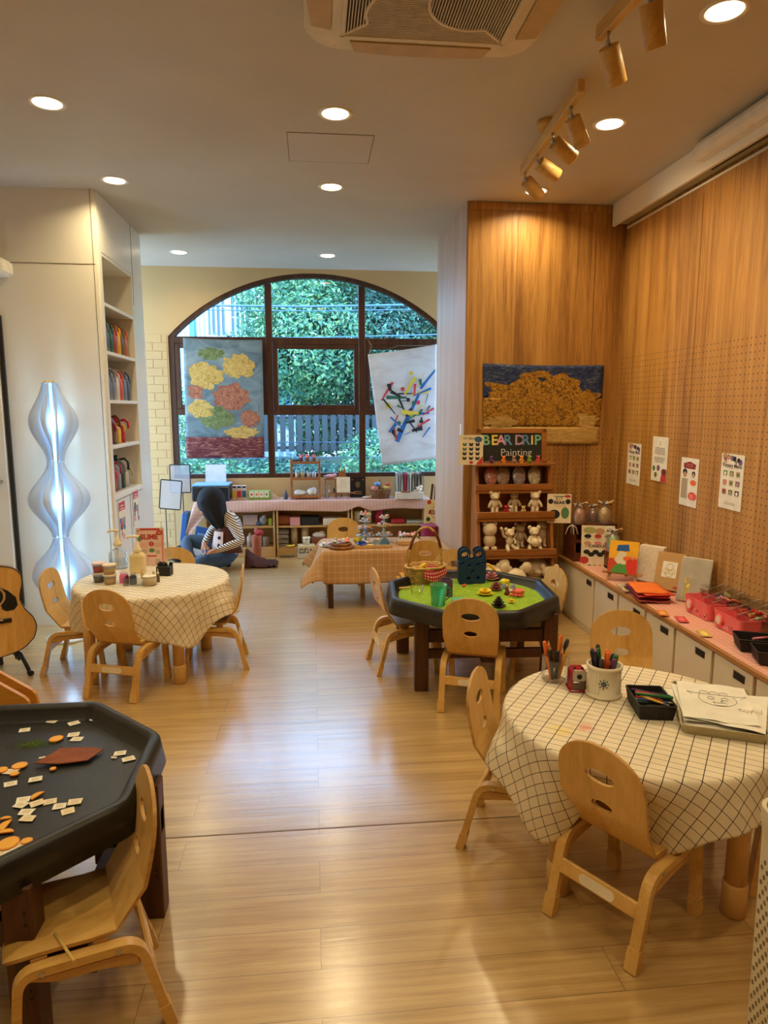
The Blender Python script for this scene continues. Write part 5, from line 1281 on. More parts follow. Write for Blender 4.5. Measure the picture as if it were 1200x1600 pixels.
# ================================================================== scraps in the near-left tray
TF = .50-.050+.0012
def scrap(px, py, w, h, rot, label, m, grp, name='paper_scrap', z=0, tilt=0, cat='paper'):
    p = at(px, py, z=TF+z); rr = random.Random(int(px*7+py)); poly = [(x*w/2*(1+rr.uniform(-.12, .12)), y*h/2*(1+rr.uniform(-.12, .12))) for x, y in ((-1, -1), (1, -1), (1, 1), (-1, 1))]
    mb = MB(); mb.prism(poly, 0, .0014, m); mb.prism([(x*.55, y*.55) for x, y in poly], .0014, .0018, C_('scrap_print', (222, 206, 176), .8))
    o = mb.build(name, None, (p.x, p.y, TF+z), rot=(tilt, tilt*.5, rad(rot))); return tag(o, label, cat, grp)
SCR = [(38, 1141, 'white paper scrap nearest the left end of the far rim'), (82, 1127, 'white paper scrap second along the far rim'), (116, 1130, 'white five-cornered paper scrap near the far rim'), (148, 1123, 'white paper scrap at the right end of the far row'), (115, 1148, 'white paper scrap just above the pair by the orange slice'), (120, 1155, 'white paper scrap overlapping below the pair right of the orange slice'), (130, 1172, 'white paper scrap peeking out behind the brown leather square'), (188, 1177, 'white paper scrap at the right near the rim'), (201, 1186, 'white paper scrap lowest of the pair near the right rim'), (55, 1218, 'white patterned paper scrap below the leather square'), (17, 1225, 'white paper scrap at the left edge below the slice cluster'), (17, 1206, 'white patterned scrap inside the orange slice cluster'), (36, 1250, 'white scrap at the top left of the big cluster'), (32, 1258, 'white scrap tilted at the left of the big cluster'), (58, 1255, 'tan scrap in the middle of the big cluster'), (78, 1253, 'pale blue-white scrap right of the tan one in the big cluster'), (93, 1260, 'pale blue-white scrap at the right of the big cluster'), (41, 1269, 'pale blue-white scrap under the big cluster'), (43, 1279, 'tan scrap lowest under the big cluster'), (117, 1253, 'small tan scrap right of the big cluster'), (106, 1268, 'small tan scrap below the right end of the big cluster'), (28, 1322, 'white scrap beside the large orange slice near the front rim'), (66, 1184, 'tiny torn white scrap left of the leather square'), (178, 1184, 'tiny round white scrap left of the right-hand pair')]
for k, (px, py, lab) in enumerate(SCR):
    small = px in (66, 178); tan_ = 'tan' in lab
    scrap(px, py, .034 if not small else .018, .027 if not small else .010, [12, -20, 35, 18, 10, -5, -8, 8, 25, 14, 20, -15][k % 12], lab, CARD if tan_ else PAPER, 'paper scraps in the black tray', z=.0006*(k % 5), tilt=0)
scrap(-8, 1334, .075, .045, 8, 'large cream card scrap at the left edge of the view by the tray front rim', PAPER, 'paper scraps in the black tray')
ORG = C_('orange_flesh', (240, 178, 60), .45); ORR = C_('orange_rind', (226, 140, 50), .5)
for (px, py, r, lab) in ((88, 1156, .022, 'dried orange slice alone left of the top paper pair'), (31, 1198, .022, 'dried orange slice at the top of the left cluster'), (3, 1205, .018, 'dried orange slice cut off by the left edge of the view'), (23, 1211, .013, 'small reddish orange slice in the left cluster'), (83, 1203, .010, 'small orange slice peeking out under the leather square'), (62, 1246, .022, 'orange wedge slice on top of the big paper cluster'), (8, 1283, .015, 'reddish orange slice at the left above the wedge'), (15, 1292, .026, 'long orange wedge slice at the left edge'), (8, 1305, .020, 'thin orange wedge below the long wedge'), (13, 1320, .027, 'large round orange slice near the front rim'), (42, 1316, .014, 'small orange slice right of the large round one')):
    p = at(px, py, z=TF); t = thing('orange_slice', lab, 'orange slice', (p.x, p.y, TF+.0022), R.uniform(0, 3), 'dried orange slices in the black tray')
    wedge = 'wedge' in lab; poly = arc(0, 0, r, 10, 170, 12) if wedge else oval(r, r*.9, 20)
    mb = MB(); mb.prism(poly, 0, .003, ORR); mb.build('rind', t); mb = MB(); mb.prism([(x*.86, y*.86+(.001 if wedge else 0)) for x, y in poly], .003, .0036, ORG); mb.build('flesh', t)
LEA = wood('leather_brown', [(110, 52, 20), (134, 66, 28), (150, 80, 36)], 'X', 1.5, 5, .7)
p = at(112, 1185, z=TF)
mb = MB(); poly = [(-.095, -.035), (-.02, -.047), (.055, -.038), (.088, .022), (.045, .037), (-.045, .043), (-.055, .02)]
mb.prism(poly, 0, .003, LEA); bmv = mb.build('leather_square', None, (p.x, p.y, TF+.010), rot=(.05, .02, rad(4))); tag(bmv, 'curled brown leather square lying in the near-left black tray', 'leather')
# scattered green sand grains
mb = MB(); rr = random.Random(8); GS = mat('sand_grain', (176, 206, 80), .7, var=0)
def grain(x, y, s, z=TF): mb.add([(x-s, y, z), (x+s, y, z), (x, y+s, z), (x, y-s*.5, z+s)], [(0, 3, 1), (0, 2, 3), (1, 3, 2)], GS)
g0 = at(52, 1163, z=TF)
for _ in range(900): grain(g0.x+rr.gauss(0, .030)-LT[0], g0.y+rr.gauss(0, .018)-LT[1], rr.uniform(.0008, .0018))
for _ in range(1500):
    a = rr.uniform(0, 6.28); r_ = .40*math.sqrt(rr.random()); x, y = r_*cos(a), r_*sin(a)
    if noise.noise(Vector((x*5, y*5, 2))) > -.1: grain(x, y, rr.uniform(.0006, .0013))
o = mb.build('sand_grains', None, (LT[0], LT[1], 0)); tag(o, 'scattered green and pale sand grains on the near-left black tray', 'sand', kind='stuff')
# thin stick on the near chair's seat
mb = MB(); a, b = at(86, 1458, z=.293), at(116, 1502, z=.296); mb.rod(a, b, .0035, C_('wood_stick', (222, 190, 110), .6), n=8); tag(mb.build('wooden_stick'), 'thin wooden stick lying on the seat of the near-left chair', 'stick')
# ================================================================== posters, hangings
XW = XR-.002
def wallT(y, z, tilt=0): return TM((XW, y, z)) @ Matrix(((0, 0, -1, 0), (-1, 0, 0, 0), (0, 1, 0, 0), (0, 0, 0, 1))) @ TM(rz=tilt)   # face -x, right = -y
def d_menu(title):
    def f(mb, w, h, z):
        rr = random.Random(len(title))
        for k in range(14): disc(mb, rr.uniform(-.42, .42)*w, h*rr.uniform(.36, .46), w*rr.uniform(.04, .09), z+.0001*k, [INKV, INKP, INKGY, INKK, INKT][k % 5])
        mb.text(title, w*.15, INK, TM((0, h*.29, z+.0005)), bold=.0004); rect(mb, 0, h*.245, w*.5, .0016, z, INKT)
        cs = [INKG, C_('leaf_green', (80, 150, 60), .7, var=0), INKT, INKT, INKT, INKV, INKR, INKG, INKK]
        for r_ in range(3):
            for c in range(3):
                x, y = (c-1)*w*.28, h*(.15-.17*r_); rect(mb, x, y, w*.17, h*.09, z, cs[r_*3+c]); disc(mb, x, y-.002, w*.05, z+.0006, [INKW, INKP, INKG, INKT][(r_+c) % 4]); rect(mb, x, y-h*.06, w*.15, .0013, z, INKGY)
        lines(mb, 0, -h*.38, w*.6, 3, h*.018, z, INKGY, 3, .0014)
    return f
def d_notice(mb, w, h, z):
    mb.text('2', w*.16, INKGY, TM((0, h*.36, z+.0005))); lines(mb, 0, h*.25, w*.72, 5, h*.033, z, INK, 5, .0028); lines(mb, 0, h*.03, w*.72, 4, h*.033, z, INK, 6, .0028)
    disc(mb, -w*.33, -h*.22, w*.09, z, INKG); disc(mb, -w*.04, -h*.2, w*.10, z, INKV); disc(mb, -w*.2, -h*.36, w*.09, z, C_('ink_olive', (110, 110, 80), .7, var=0)); mb.prism([(w*.12, -h*.495), (w*.49, -h*.495), (w*.49, -h*.22), (w*.36, -h*.20), (w*.2, -h*.3)], z, z+.0006, INKR); disc(mb, w*.33, -h*.27, w*.15, z+.001, C_('ink_brown', (110, 50, 40), .7, var=0), h*.07)
def d_drink(mb, w, h, z):
    mb.prism([(-w*.32, h*.28), (w*.32, h*.28), (w*.34, h*.38), (.0, h*.43), (-w*.34, h*.38)], z, z+.0006, C_('ink_maroon', (140, 30, 34), .7, var=0)); lines(mb, 0, h*.37, w*.4, 2, h*.04, z+.0008, INKP, 2, .003)
    disc(mb, -w*.25, h*.2, w*.13, z, INKK, h*.07); disc(mb, -w*.24, h*.15, w*.10, z+.0006, INKT, h*.06); disc(mb, w*.24, h*.18, w*.10, z, INKK, h*.06); disc(mb, w*.24, h*.15, w*.07, z+.0006, INKT, h*.05)
    rect(mb, -w*.24, -h*.14, w*.34, h*.42, z, C_('ink_sage', (170, 166, 140), .7, var=0)); lines(mb, -w*.24, h*.0, w*.26, 8, h*.04, z+.0007, INKP, 7, .002); disc(mb, w*.25, 0, w*.17, z, INKO, h*.06); disc(mb, w*.24, -h*.28, w*.24, z, C_('ink_coral', (226, 80, 56), .7, var=0), h*.09); lines(mb, w*.2, -h*.25, w*.3, 4, h*.035, z+.0008, INKW, 9, .002)
poster('wall_poster', 'narrow menu sheet on the pegboard wall, leftmost of the four sheets', 'poster', .195, .285, wallT(4.525, 1.12, -.01), d_menu('Pottery Menu'), th=.0012, base=PAPER, grp='sheets on the pegboard wall')
poster('wall_poster', 'white notice sheet with lines of text and a red corner picture on the pegboard wall', 'poster', .195, .285, wallT(4.175, 1.18, -.01), d_notice, th=.0012, base=PAPER, grp='sheets on the pegboard wall')
poster('wall_poster', 'laminated sheet with dark red banner and orange spots on the pegboard wall', 'poster', .19, .285, wallT(3.815, 1.07, -.01), d_drink, th=.0012, base=PAPER, grp='sheets on the pegboard wall')
poster('wall_poster', 'menu sheet with nine small pictures, rightmost of the sheets on the pegboard wall', 'poster', .20, .295, wallT(3.405, 1.115, -.01), d_menu('Pottery Menu'), th=.0012, base=PAPER, grp='sheets on the pegboard wall')
# plain stand-ins for the printed artworks: mottled cloth / canvas in similar colours
def artmat(name, bands, streak=(3, 3, 3), scale=6.0, blend=None):
    m, nt, b = new_mat(name); tc = N(nt, 'ShaderNodeTexCoord'); mp = N(nt, 'ShaderNodeMapping'); mp.inputs['Scale'].default_value = streak; L(nt, tc.outputs['Object'], mp.inputs['Vector'])
    n = N(nt, 'ShaderNodeTexNoise', i_Scale=scale, i_Detail=6, i_Roughness=.65, i_Distortion=1.2); L(nt, mp.outputs[0], n.inputs['Vector'])
    r = ramp(nt, bands); L(nt, n.outputs[0], r.inputs[0]); L(nt, r.outputs[0], b.inputs['Base Color']); b.inputs['Roughness'].default_value = .85
    t = N(nt, 'ShaderNodeBsdfTranslucent'); L(nt, r.outputs[0], t.inputs[0]); mx = N(nt, 'ShaderNodeMixShader'); mx.inputs[0].default_value = .22; out = [q for q in nt.nodes if q.type == 'OUTPUT_MATERIAL'][0]
    L(nt, b.outputs[0], mx.inputs[1]); L(nt, t.outputs[0], mx.inputs[2]); L(nt, mx.outputs[0], out.inputs[0]); return m
def hanging(corners, y, nu=22, nv=26, sag=.012):
    (x0, z0), (x1, z1), (x2, z2), (x3, z3) = corners    # tl, tr, br, bl
    def f(u, v):
        xt, zt = x0+(x1-x0)*u, z0+(z1-z0)*u; xb, zb = x3+(x2-x3)*u, z3+(z2-z3)*u
        return (xt+(xb-xt)*v, y-sag*sin(u*PI)*(.3+v)-.010*noise.noise(Vector((u*3, v*2, z0*3)))*v, zt+(zb-zt)*v-.008*sin(u*PI)*(1-v))
    return f
tA = thing('printed_hanging', 'cloth hanging in grey-blue with yellow patches and maroon foot, in the left window bay', 'wall hanging', (0, 0, 0))
GB1 = artmat('hang_greyblue', [(.3, (92, 112, 120)), (.5, (128, 148, 152)), (.7, (160, 172, 168))], (1, 1, 1.6), 3)
MR1 = artmat('hang_maroon', [(.3, (84, 34, 40)), (.5, (120, 54, 56)), (.66, (190, 130, 110))], (2, 2, 9), 4)
f0 = hanging([(-1.285, 2.205), (-.50, 2.19), (-.505, .995), (-1.30, .995)], WY-.085)
mb = MB(); 
mb.grid(lambda u, v: f0(u, v*.82), 24, 22, GB1); mb.grid(lambda u, v: f0(u, .82+v*.18), 24, 6, MR1); o = mb.build('cloth', tA); md = o.modifiers.new('t', 'SOLIDIFY'); md.thickness = .0015; bake(o)
YE1 = artmat('hang_yellow', [(.3, (176, 130, 60)), (.5, (222, 184, 96)), (.7, (236, 208, 140))], (4, 4, 4), 6); OR1 = artmat('hang_rust', [(.3, (130, 70, 56)), (.5, (186, 116, 88)), (.7, (206, 150, 110))], (4, 4, 4), 6); GR1 = artmat('hang_green', [(.3, (84, 98, 58)), (.5, (126, 140, 86)), (.7, (160, 170, 116))], (3, 3, 3), 5)
def blotch(mb, f, cu, cv, ru, rv, m, off, seed, n=90, jag=.22):
    vs = []; 
    for k in range(n):
        a = 2*PI*k/n; q = 1+jag*noise.noise(Vector((cos(a)*2.5, sin(a)*2.5, seed)))*1.6+.10*noise.noise(Vector((cos(a)*30, sin(a)*30, seed))); u, v = cu+ru*q*cos(a), cv+rv*q*sin(a); u = min(max(u, .01), .99); p = Vector(f(u, v)); p.y -= off; vs.append(p)
    p = Vector(f(cu, cv)); p.y -= off; vs.append(p); mb.add(vs, [(k, n, (k+1) % n) for k in range(n)], m)
mb = MB()
blotch(mb, f0, .27, .30, .22, .11, YE1, .003, 3); blotch(mb, f0, .70, .22, .20, .10, YE1, .003, 14); blotch(mb, f0, .60, .48, .25, .10, OR1, .0032, 25); blotch(mb, f0, .20, .58, .15, .08, YE1, .0036, 31); blotch(mb, f0, .40, .66, .22, .085, GR1, .0034, 47); blotch(mb, f0, .82, .66, .12, .07, OR1, .0036, 51); blotch(mb, f0, .35, .12, .16, .05, GR1, .0037, 60); blotch(mb, f0, .72, .78, .2, .05, YE1, .0038, 66); blotch(mb, f0, .14, .44, .10, .06, OR1, .0039, 71)
mb.build('colour_patches', tA)
tB = thing('printed_hanging', 'white slanted cloth hanging with coloured strips and dots, in the right window bay', 'wall hanging', (0, 0, 0))
WC = artmat('hang_white', [(.3, (206, 202, 196)), (.5, (226, 224, 222)), (.7, (236, 236, 236))], (1, 1, 3), 2)
f1 = hanging([(.575, 2.055), (1.30, 2.165), (1.31, .975), (.725, .905)], WY-.10)
mb = MB(); mb.grid(f1, 24, 30, WC); o = mb.build('cloth', tB); md = o.modifiers.new('t', 'SOLIDIFY'); md.thickness = .0015; bake(o)
mb = MB(); rr = random.Random(21)
def strip(u0, v0, u1, v1, w, m, off=.004):
    a, b = Vector(f1(u0, v0)), Vector(f1(u1, v1)); d = (b-a); n_ = Vector((-d.z, 0, d.x)).normalized()*w/2; k = 8; vs = []
    for i in range(k+1): p = Vector(f1(u0+(u1-u0)*i/k, v0+(v1-v0)*i/k)); p.y -= off; vs += [p-n_*(1-.5*i/k), p+n_*(1-.5*i/k)]
    mb.add(vs, [(2*i, 2*i+1, 2*i+3, 2*i+2) for i in range(k)], m)
AB, AR_, AY, AK, AG = C_('art_blue', (30, 110, 190), .8), C_('art_red', (206, 60, 80), .8), C_('art_yellow', (226, 206, 70), .8), C_('art_black', (34, 34, 44), .8), C_('art_green', (50, 110, 84), .8)
strip(.30, .80, .72, .40, .05, AB); strip(.74, .36, .97, .22, .03, AB, .0042)
for k in range(40):
    u, v = rr.uniform(.2, .88), rr.uniform(.30, .76); a = rr.uniform(0, PI); l = rr.uniform(.04, .16); strip(u-l*cos(a), v-l*.6*sin(a), u+l*cos(a), v+l*.6*sin(a), rr.uniform(.006, .05), [AR_, AK, AY, AG, AB, AK][k % 6], .0045+.0003*k)
for k in range(9): blotch(mb, f1, rr.uniform(.2, .85), rr.uniform(.2, .82), .03, .018, [AK, AR_, AY, AG][k % 4], .013, k)
mb.build('printed_shapes', tB)
mb = MB(); mb.tube([(.585, WY-.1, 2.05), (.62, WY-.08, 2.14), (.585, WY-.04, 2.2)], .0015, C_('string', (180, 170, 150), .8)); mb.tube([(.72, WY-.1, 2.085), (.9, WY-.06, 2.15), (1.2, WY-.1, 2.15)], .0015, C_('string', (180, 170, 150), .8)); mb.build('hanging_string', tB)
tC = thing('printed_canvas', 'wide unframed print in mottled ochre over dark blue on the wood column', 'wall hanging', (0, 0, 0))
OC1 = artmat('canvas_ochre', [(.32, (58, 56, 60)), (.42, (120, 84, 30)), (.52, (190, 134, 34)), (.60, (214, 164, 60)), (.72, (120, 60, 40))], (9, 9, 12), 5); DB1 = artmat('canvas_blue', [(.3, (24, 34, 70)), (.5, (48, 62, 110)), (.7, (110, 124, 140))], (5, 5, 14), 4); SA1 = artmat('canvas_sand', [(.3, (170, 126, 60)), (.5, (206, 166, 90)), (.7, (226, 200, 140))], (3, 3, 18), 4)
f2 = hanging([(1.20, 1.815), (2.09, 1.81), (2.075, 1.245), (1.215, 1.25)], 4.822, sag=.003)
mb = MB(); mb.grid(lambda u, v: f2(u, v*.42), 24, 10, DB1); mb.grid(lambda u, v: f2(u, .42+v*.36), 24, 10, OC1); mb.grid(lambda u, v: f2(u, .78+v*.22), 24, 6, SA1); o = mb.build('print', tC); md = o.modifiers.new('t', 'SOLIDIFY'); md.thickness = .0015; bake(o)
mb = MB()
for k, (u, v, ru, rv, m) in enumerate([(.25, .36, .2, .15, OC1), (.55, .34, .24, .2, OC1), (.8, .42, .16, .14, OC1), (.14, .72, .12, .09, SA1), (.9, .7, .09, .08, SA1), (.45, .12, .1, .05, OC1)]): blotch(mb, f2, u, v, ru, rv, m, .002+.0004*k, k*7+2, jag=.5)
mb.build('colour_patches', tC)

# ================================================================== bear shelf
BX0, BX1 = 1.13, 1.675; bs = thing('tiered_display_shelf', 'brown wooden tiered display shelf with chalkboard top, in front of the wood column', 'shelf', (1.40, 4.62, 0))
def bxl(mb, x0, x1, y0, y1, z0, z1, m=OAKB, b=.002): mb.box(((x0+x1)/2-1.40, (y0+y1)/2-4.62, (z0+z1)/2), (x1-x0, y1-y0, z1-z0), m, b)
OAKV = wood('display_wood_up', [(120, 70, 26), (158, 98, 42), (178, 116, 56)], 'Z', 12, 2.2, .4)
for sx, xa in ((0, BX0), (1, BX1)):
    mb = MB(); d = 1 if sx else -1
    poly = [(4.46-4.62, 0), (4.80-4.62, 0), (4.80-4.62, 1.12), (4.70-4.62, 1.12)]
    mb.prism(poly, 0, .02, OAKV, Matrix.Translation(((xa-1.40)-(.02 if sx else 0), 0, 0)) @ Matrix(((0, 0, 1, 0), (1, 0, 0, 0), (0, 1, 0, 0), (0, 0, 0, 1)))); mb.build('side_panel', bs)
mb = MB(); bxl(mb, BX0+.02, BX1-.02, 4.79, 4.80, .05, 1.1); mb.build('back_panel', bs)
TIER = [(.955, 4.66, .022), (.765, 4.60, .024), (.512, 4.54, .022), (.16, 4.48, .05)]
for (z, yf, lip) in TIER:
    mb = MB(); bxl(mb, BX0+.021, BX1-.021, yf, 4.785, z-.012, z); bxl(mb, BX0-.005, BX1+.005, yf-.016, yf, z-.022, z+lip); bxl(mb, BX0-.008, BX1+.008, yf-.01, yf+.02, z-.045, z-.024); mb.build('shelf_board', bs)
mb = MB(); bxl(mb, BX0-.012, BX1+.02, 4.63, 4.80, 1.105, 1.122); mb.build('top_board', bs)
CB = TM((1.385-1.40, 4.685-4.62, 1.235), rx=-.10) @ TM(rx=PI/2)
mb = MB(); w, h = .50, .255
for (c, s) in (((0, h/2-.016, 0), (w, .032, .018)), ((0, -h/2+.014, 0), (w, .028, .018)), ((-w/2+.014, 0, 0), (.028, h, .018)), ((w/2-.018, 0, 0), (.036, h, .018))): mb.box(c, s, OAKB, .002, CB)
mb.build('board_frame', bs)
mb = MB(); mb.box((0, 0, -.002), (w-.05, h-.05, .01), mat('chalkboard', (34, 36, 30), .8), 0, CB); cbo = mb.build('chalkboard', bs)
CH = [('B', (136, 190, 160)), ('E', (236, 214, 96)), ('A', (232, 160, 190)), ('R', (96, 150, 196)), ('D', (190, 150, 180)), ('R', (90, 140, 186)), ('I', (240, 200, 130)), ('P', (130, 186, 160))]
xs = [-.185, -.125, -.078, -.030, .055, .100, .145, .185]
for (c, col), x in zip(CH, xs): mb = MB(); mb.text(c, .098 if c != 'I' else .09, C_('chalk_%d_%d_%d' % col, col, .9, var=0), CB @ TM((x, .045, .0045)), bold=.002); mb.build('chalk_letter', cbo)
mb = MB(); mb.text('Painting', .072, C_('chalk_white', (206, 206, 220), .9, var=0), CB @ TM((.03, -.04, .0045)), bold=-.0005); mb.build('chalk_word', cbo)
BEARM = mat('white_vinyl', (226, 208, 178), .45, var=.02)
def bear(kind='stand', s=1.0, m=BEARM):
    mb = MB(); E = mb.ell
    E((0, 0, .112*s), (.030*s, .027*s, .026*s), m); E((0, -.022*s, .106*s), (.015*s, .012*s, .010*s), m)
    for k in (-1, 1): E((k*.026*s, 0, .135*s), (.0125*s, .008*s, .0125*s), m)
    if kind == 'stand':
        E((0, 0, .063*s), (.024*s, .019*s, .034*s), m)
        for k in (-1, 1): mb.tube([(k*.018*s, 0, .085*s), (k*.034*s, -.003*s, .062*s), (k*.040*s, -.010*s, .042*s)], [.009*s, .009*s, .010*s], m, n=8); mb.tube([(k*.012*s, 0, .045*s), (k*.014*s, 0, .012*s), (k*.014*s, -.008*s, .007*s)], [.013*s, .012*s, .010*s], m, n=8); E((k*.014*s, -.006*s, .007*s), (.011*s, .015*s, .007*s), m)
    elif kind == 'wave':
        E((0, 0, .063*s), (.024*s, .020*s, .034*s), m)
        mb.tube([(-.018*s, 0, .082*s), (-.045*s, -.003*s, .095*s), (-.058*s, -.003*s, .140*s), (-.066*s, -.006*s, .146*s)], [.008*s, .008*s, .008*s, .009*s], m, n=8); mb.tube([(.018*s, 0, .08*s), (.034*s, -.012*s, .06*s), (.022*s, -.028*s, .048*s)], .008*s, m, n=8)
        for k in (-1, 1): mb.tube([(k*.012*s, 0, .036*s), (k*.026*s, -.022*s, .020*s), (k*.032*s, -.040*s, .014*s)], [.014*s, .012*s, .011*s], m, n=8); E((k*.033*s, -.042*s, .014*s), (.012*s, .010*s, .013*s), m)
    elif kind == 'ball':
        E((0, 0, .063*s), (.027*s, .020*s, .034*s), m); E((0, -.026*s, .052*s), .026*s, m)
        for k in (-1, 1): mb.tube([(k*.02*s, 0, .082*s), (k*.036*s, -.015*s, .06*s), (k*.022*s, -.032*s, .046*s)], .009*s, m, n=8); mb.tube([(k*.014*s, 0, .036*s), (k*.030*s, -.02*s, .022*s), (k*.034*s, -.036*s, .010*s)], [.014*s, .012*s, .011*s], m, n=8)
    elif kind == 'egg': E((0, 0, .105*s), (.036*s, .033*s, .038*s), m); E((0, 0, .05*s), (.032*s, .028*s, .036*s), m); [E((k*.02*s, -.012*s, .012*s), (.016*s, .018*s, .012*s), m) for k in (-1, 1)]
    elif kind == 'head':
        E((0, 0, .10*s), (.045*s, .036*s, .036*s), m); [E((k*.044*s, 0, .14*s), (.022*s, .012*s, .022*s), m) for k in (-1, 1)]; E((0, 0, .045*s), (.034*s, .028*s, .04*s), m); E((0, -.03*s, .092*s), (.018*s, .014*s, .012*s), m); [E((k*.03*s, -.02*s, .014*s), (.02*s, .026*s, .014*s), m) for k in (-1, 1)]
    return mb
GBR = 'white vinyl figures on the display shelf'
def put(kind, s, px, py, y, z, rz, label, m=BEARM, grp=GBR, cat='figurine'):
    p = at(px, py, y=y); o = bear(kind, s, m).build('bear_figurine', None, (p.x, y, z), rz); return tag(o, label, cat, grp)
z2, z3, z4 = .766, .513, .161
put('stand', 1.12, 773, 785, 4.655, z2, .1, 'white bear figurine standing at the left of the second tier, hand in hand'); put('stand', 1.1, 803, 785, 4.72, z2, 0, 'white figurine standing further back in the middle of the second tier'); put('stand', 1.12, 836, 785, 4.655, z2, -.1, 'white bear figurine standing at the right of the second tier')
CM = C_('pearl_white', (226, 196, 140), .4)
put('stand', .42, 818, 790, 4.63, z2, 0, 'tiny cream bear figurine between the middle and right figures', CM); put('stand', .45, 798, 790, 4.635, z2, 0, 'tiny white figurine beside the red one on the second tier'); put('stand', .45, 791, 790, 4.63, z2, 0, 'tiny red and white figurine on the second tier', C_('red_figure', (196, 30, 50), .35))
put('egg', 1.42, 765, 845, 4.62, z3, 0, 'big round-headed white figurine at the left of the third tier'); put('wave', 1.15, 796, 845, 4.585, z3, .3, 'seated white bear figurine with one arm raised'); put('stand', 1.25, 812, 845, 4.70, z3, .2, 'white figurine at the back between the two seated bears'); put('ball', 1.22, 834, 845, 4.58, z3, 0, 'seated white bear figurine holding a ball'); put('stand', 1.45, 847, 845, 4.71, z3, -.2, 'tall white figurine behind the bear with the ball')
put('head', 1.9, 769, 885, 4.55, z4, 0, 'big-eared white figurine at the left of the bottom tier, behind the blue bag'); put('head', 1.75, 806, 885, 4.53, z4, 0, 'white big-eared figurine in the middle of the bottom tier'); put('head', 2.15, 836, 885, 4.66, z4, 0, 'largest big-eared white figurine at the back of the bottom tier'); put('ball', 1.75, 858, 900, 4.56, z4-.0, -.2, 'white bear figurine at the right end of the bottom tier')
for k, (px, c, nm) in enumerate(((768, (96, 56, 110), 'purple'), (787, (240, 130, 30), 'orange'), (803, (170, 130, 110), 'brown-grey'), (815, (244, 160, 50), 'yellow-orange'), (827, (130, 160, 50), 'green'), (841, (222, 80, 70), 'red'))):
    p = at(px, 716, y=4.648); o = bear('stand' if k % 2 else 'ball', .38, C_('fig_%d_%d_%d' % c, c, .3)).build('bear_figurine', None, (p.x, 4.648, 1.1225)); tag(o, 'tiny %s glossy bear figurine on the ledge below the chalkboard' % nm, 'figurine', 'coloured mini bears below the chalkboard')
for k, (px, c, nm) in enumerate(((768, (190, 30, 36), 'red'), (787, (150, 100, 60), 'brown'), (812, (150, 126, 150), 'violet'), (836, (226, 206, 160), 'cream'))):
    p = at(px, 745, y=4.70); t = thing('bead_bag', 'clear bag of %s beads leaning on the first tier' % nm, 'bag', (p.x, 4.715, .957), 0, 'bags of beads on the first tier')
    mb = MB(); BMx = speck('beads_'+nm.replace('-', '_'), c, [c, tuple(min(255, int(q*1.3)) for q in c), tuple(int(q*.75) for q in c)], 140, .3, .5)
    mb.ell((0, 0, 0), (.048, .016, .075), BMx, TM((0, .0, .072), rx=-.35, ry=.12), n=16, k=10); mb.build('beads', t); mb = MB(); mb.ell((0, 0, 0), (.052, .019, .082), FILM, TM((0, .0, .076), rx=-.35, ry=.12), n=16, k=10); mb.box((0, .030, .150), (.085, .002, .02), FILM, 0, TM(rx=-.1)); mb.build('film', t)
def d_icons(mb, w, h, z):
    mb.text('KIT BEAR', w*.13, INK, TM((-.01, h*.38, z+.0005))); disc(mb, w*.3, h*.35, w*.16, z, INKB, h*.1)
    for r_ in range(4):
        for c in range(3):
            x, y = (c-1)*w*.27, h*(.17-.155*r_); cc = INKG if (r_ < 2 and c == 0) else INK
            disc(mb, x, y, w*.085, z, cc, h*.045); disc(mb, x-w*.06, y+h*.045, w*.03, z, cc); disc(mb, x+w*.06, y+h*.045, w*.03, z, cc)
    mb.prism([(w*.2, -h*.49), (w*.49, -h*.49), (w*.49, -h*.2)], z, z+.0006, INKR); mb.prism([(-w*.1, -h*.42), (.02*w, -h*.36), (w*.12, -h*.42), (.02*w, -h*.49)], z, z+.0006, INKR)
a_ = at(736, 703, y=4.64); poster('icon_sheet', 'card with rows of small bear icons beside the chalkboard', 'sign', .165, .205, TM((a_.x, 4.64, a_.z)) @ TM(rz=rad(-8)) @ TM(rx=PI/2-.02, rz=0), d_icons, base=CARD)
mb = MB(); mb.box((1.073, 4.93, 1.31), (.008, .04, .16), WHITE, .003); tag(mb.build('tape_strip'), 'small white strip stuck on the side of the wood column', 'strip')

# ================================================================== right counter
CT = CZ+.0045
cr = thing('wooden_crate', 'dark wooden two-compartment crate in the corner at the end of the low cabinets', 'crate', (1.985, 4.69, CT))
DW = wood('crate_wood', [(84, 40, 20), (112, 60, 30), (134, 78, 42)], 'X', 10, 2.5, .5); mb = MB()
for (c, s) in (((-.15, 0, .13), (.012, .22, .26)), ((.15, 0, .13), (.012, .22, .26)), ((0, 0, .006), (.3, .22, .012)), ((0, 0, .135), (.3, .22, .012)), ((0, .105, .13), (.3, .01, .26)), ((0, 0, .262), (.31, .23, .01))): mb.box(c, s, DW, .002)
mb.build('crate_boards', cr); mb = MB(); mb.box((0, -.108, .035), (.29, .008, .05), DW, .002); mb.build('front_board', cr)
cr2 = thing('wooden_crate', 'small wooden box with pink lining beside the candle sign', 'crate', (2.06, 4.32, CT)); mb = MB()
for (c, s) in (((-.085, 0, .06), (.01, .2, .12)), ((.085, 0, .06), (.01, .2, .12)), ((0, 0, .006), (.18, .2, .012)), ((0, .1, .06), (.18, .01, .12)), ((0, -.1, .06), (.18, .01, .12))): mb.box(c, s, DW, .002)
mb.box((0, 0, .122), (.19, .22, .006), mat('pink_lining', (206, 130, 130), .8)); mb.build('crate_boards', cr2)
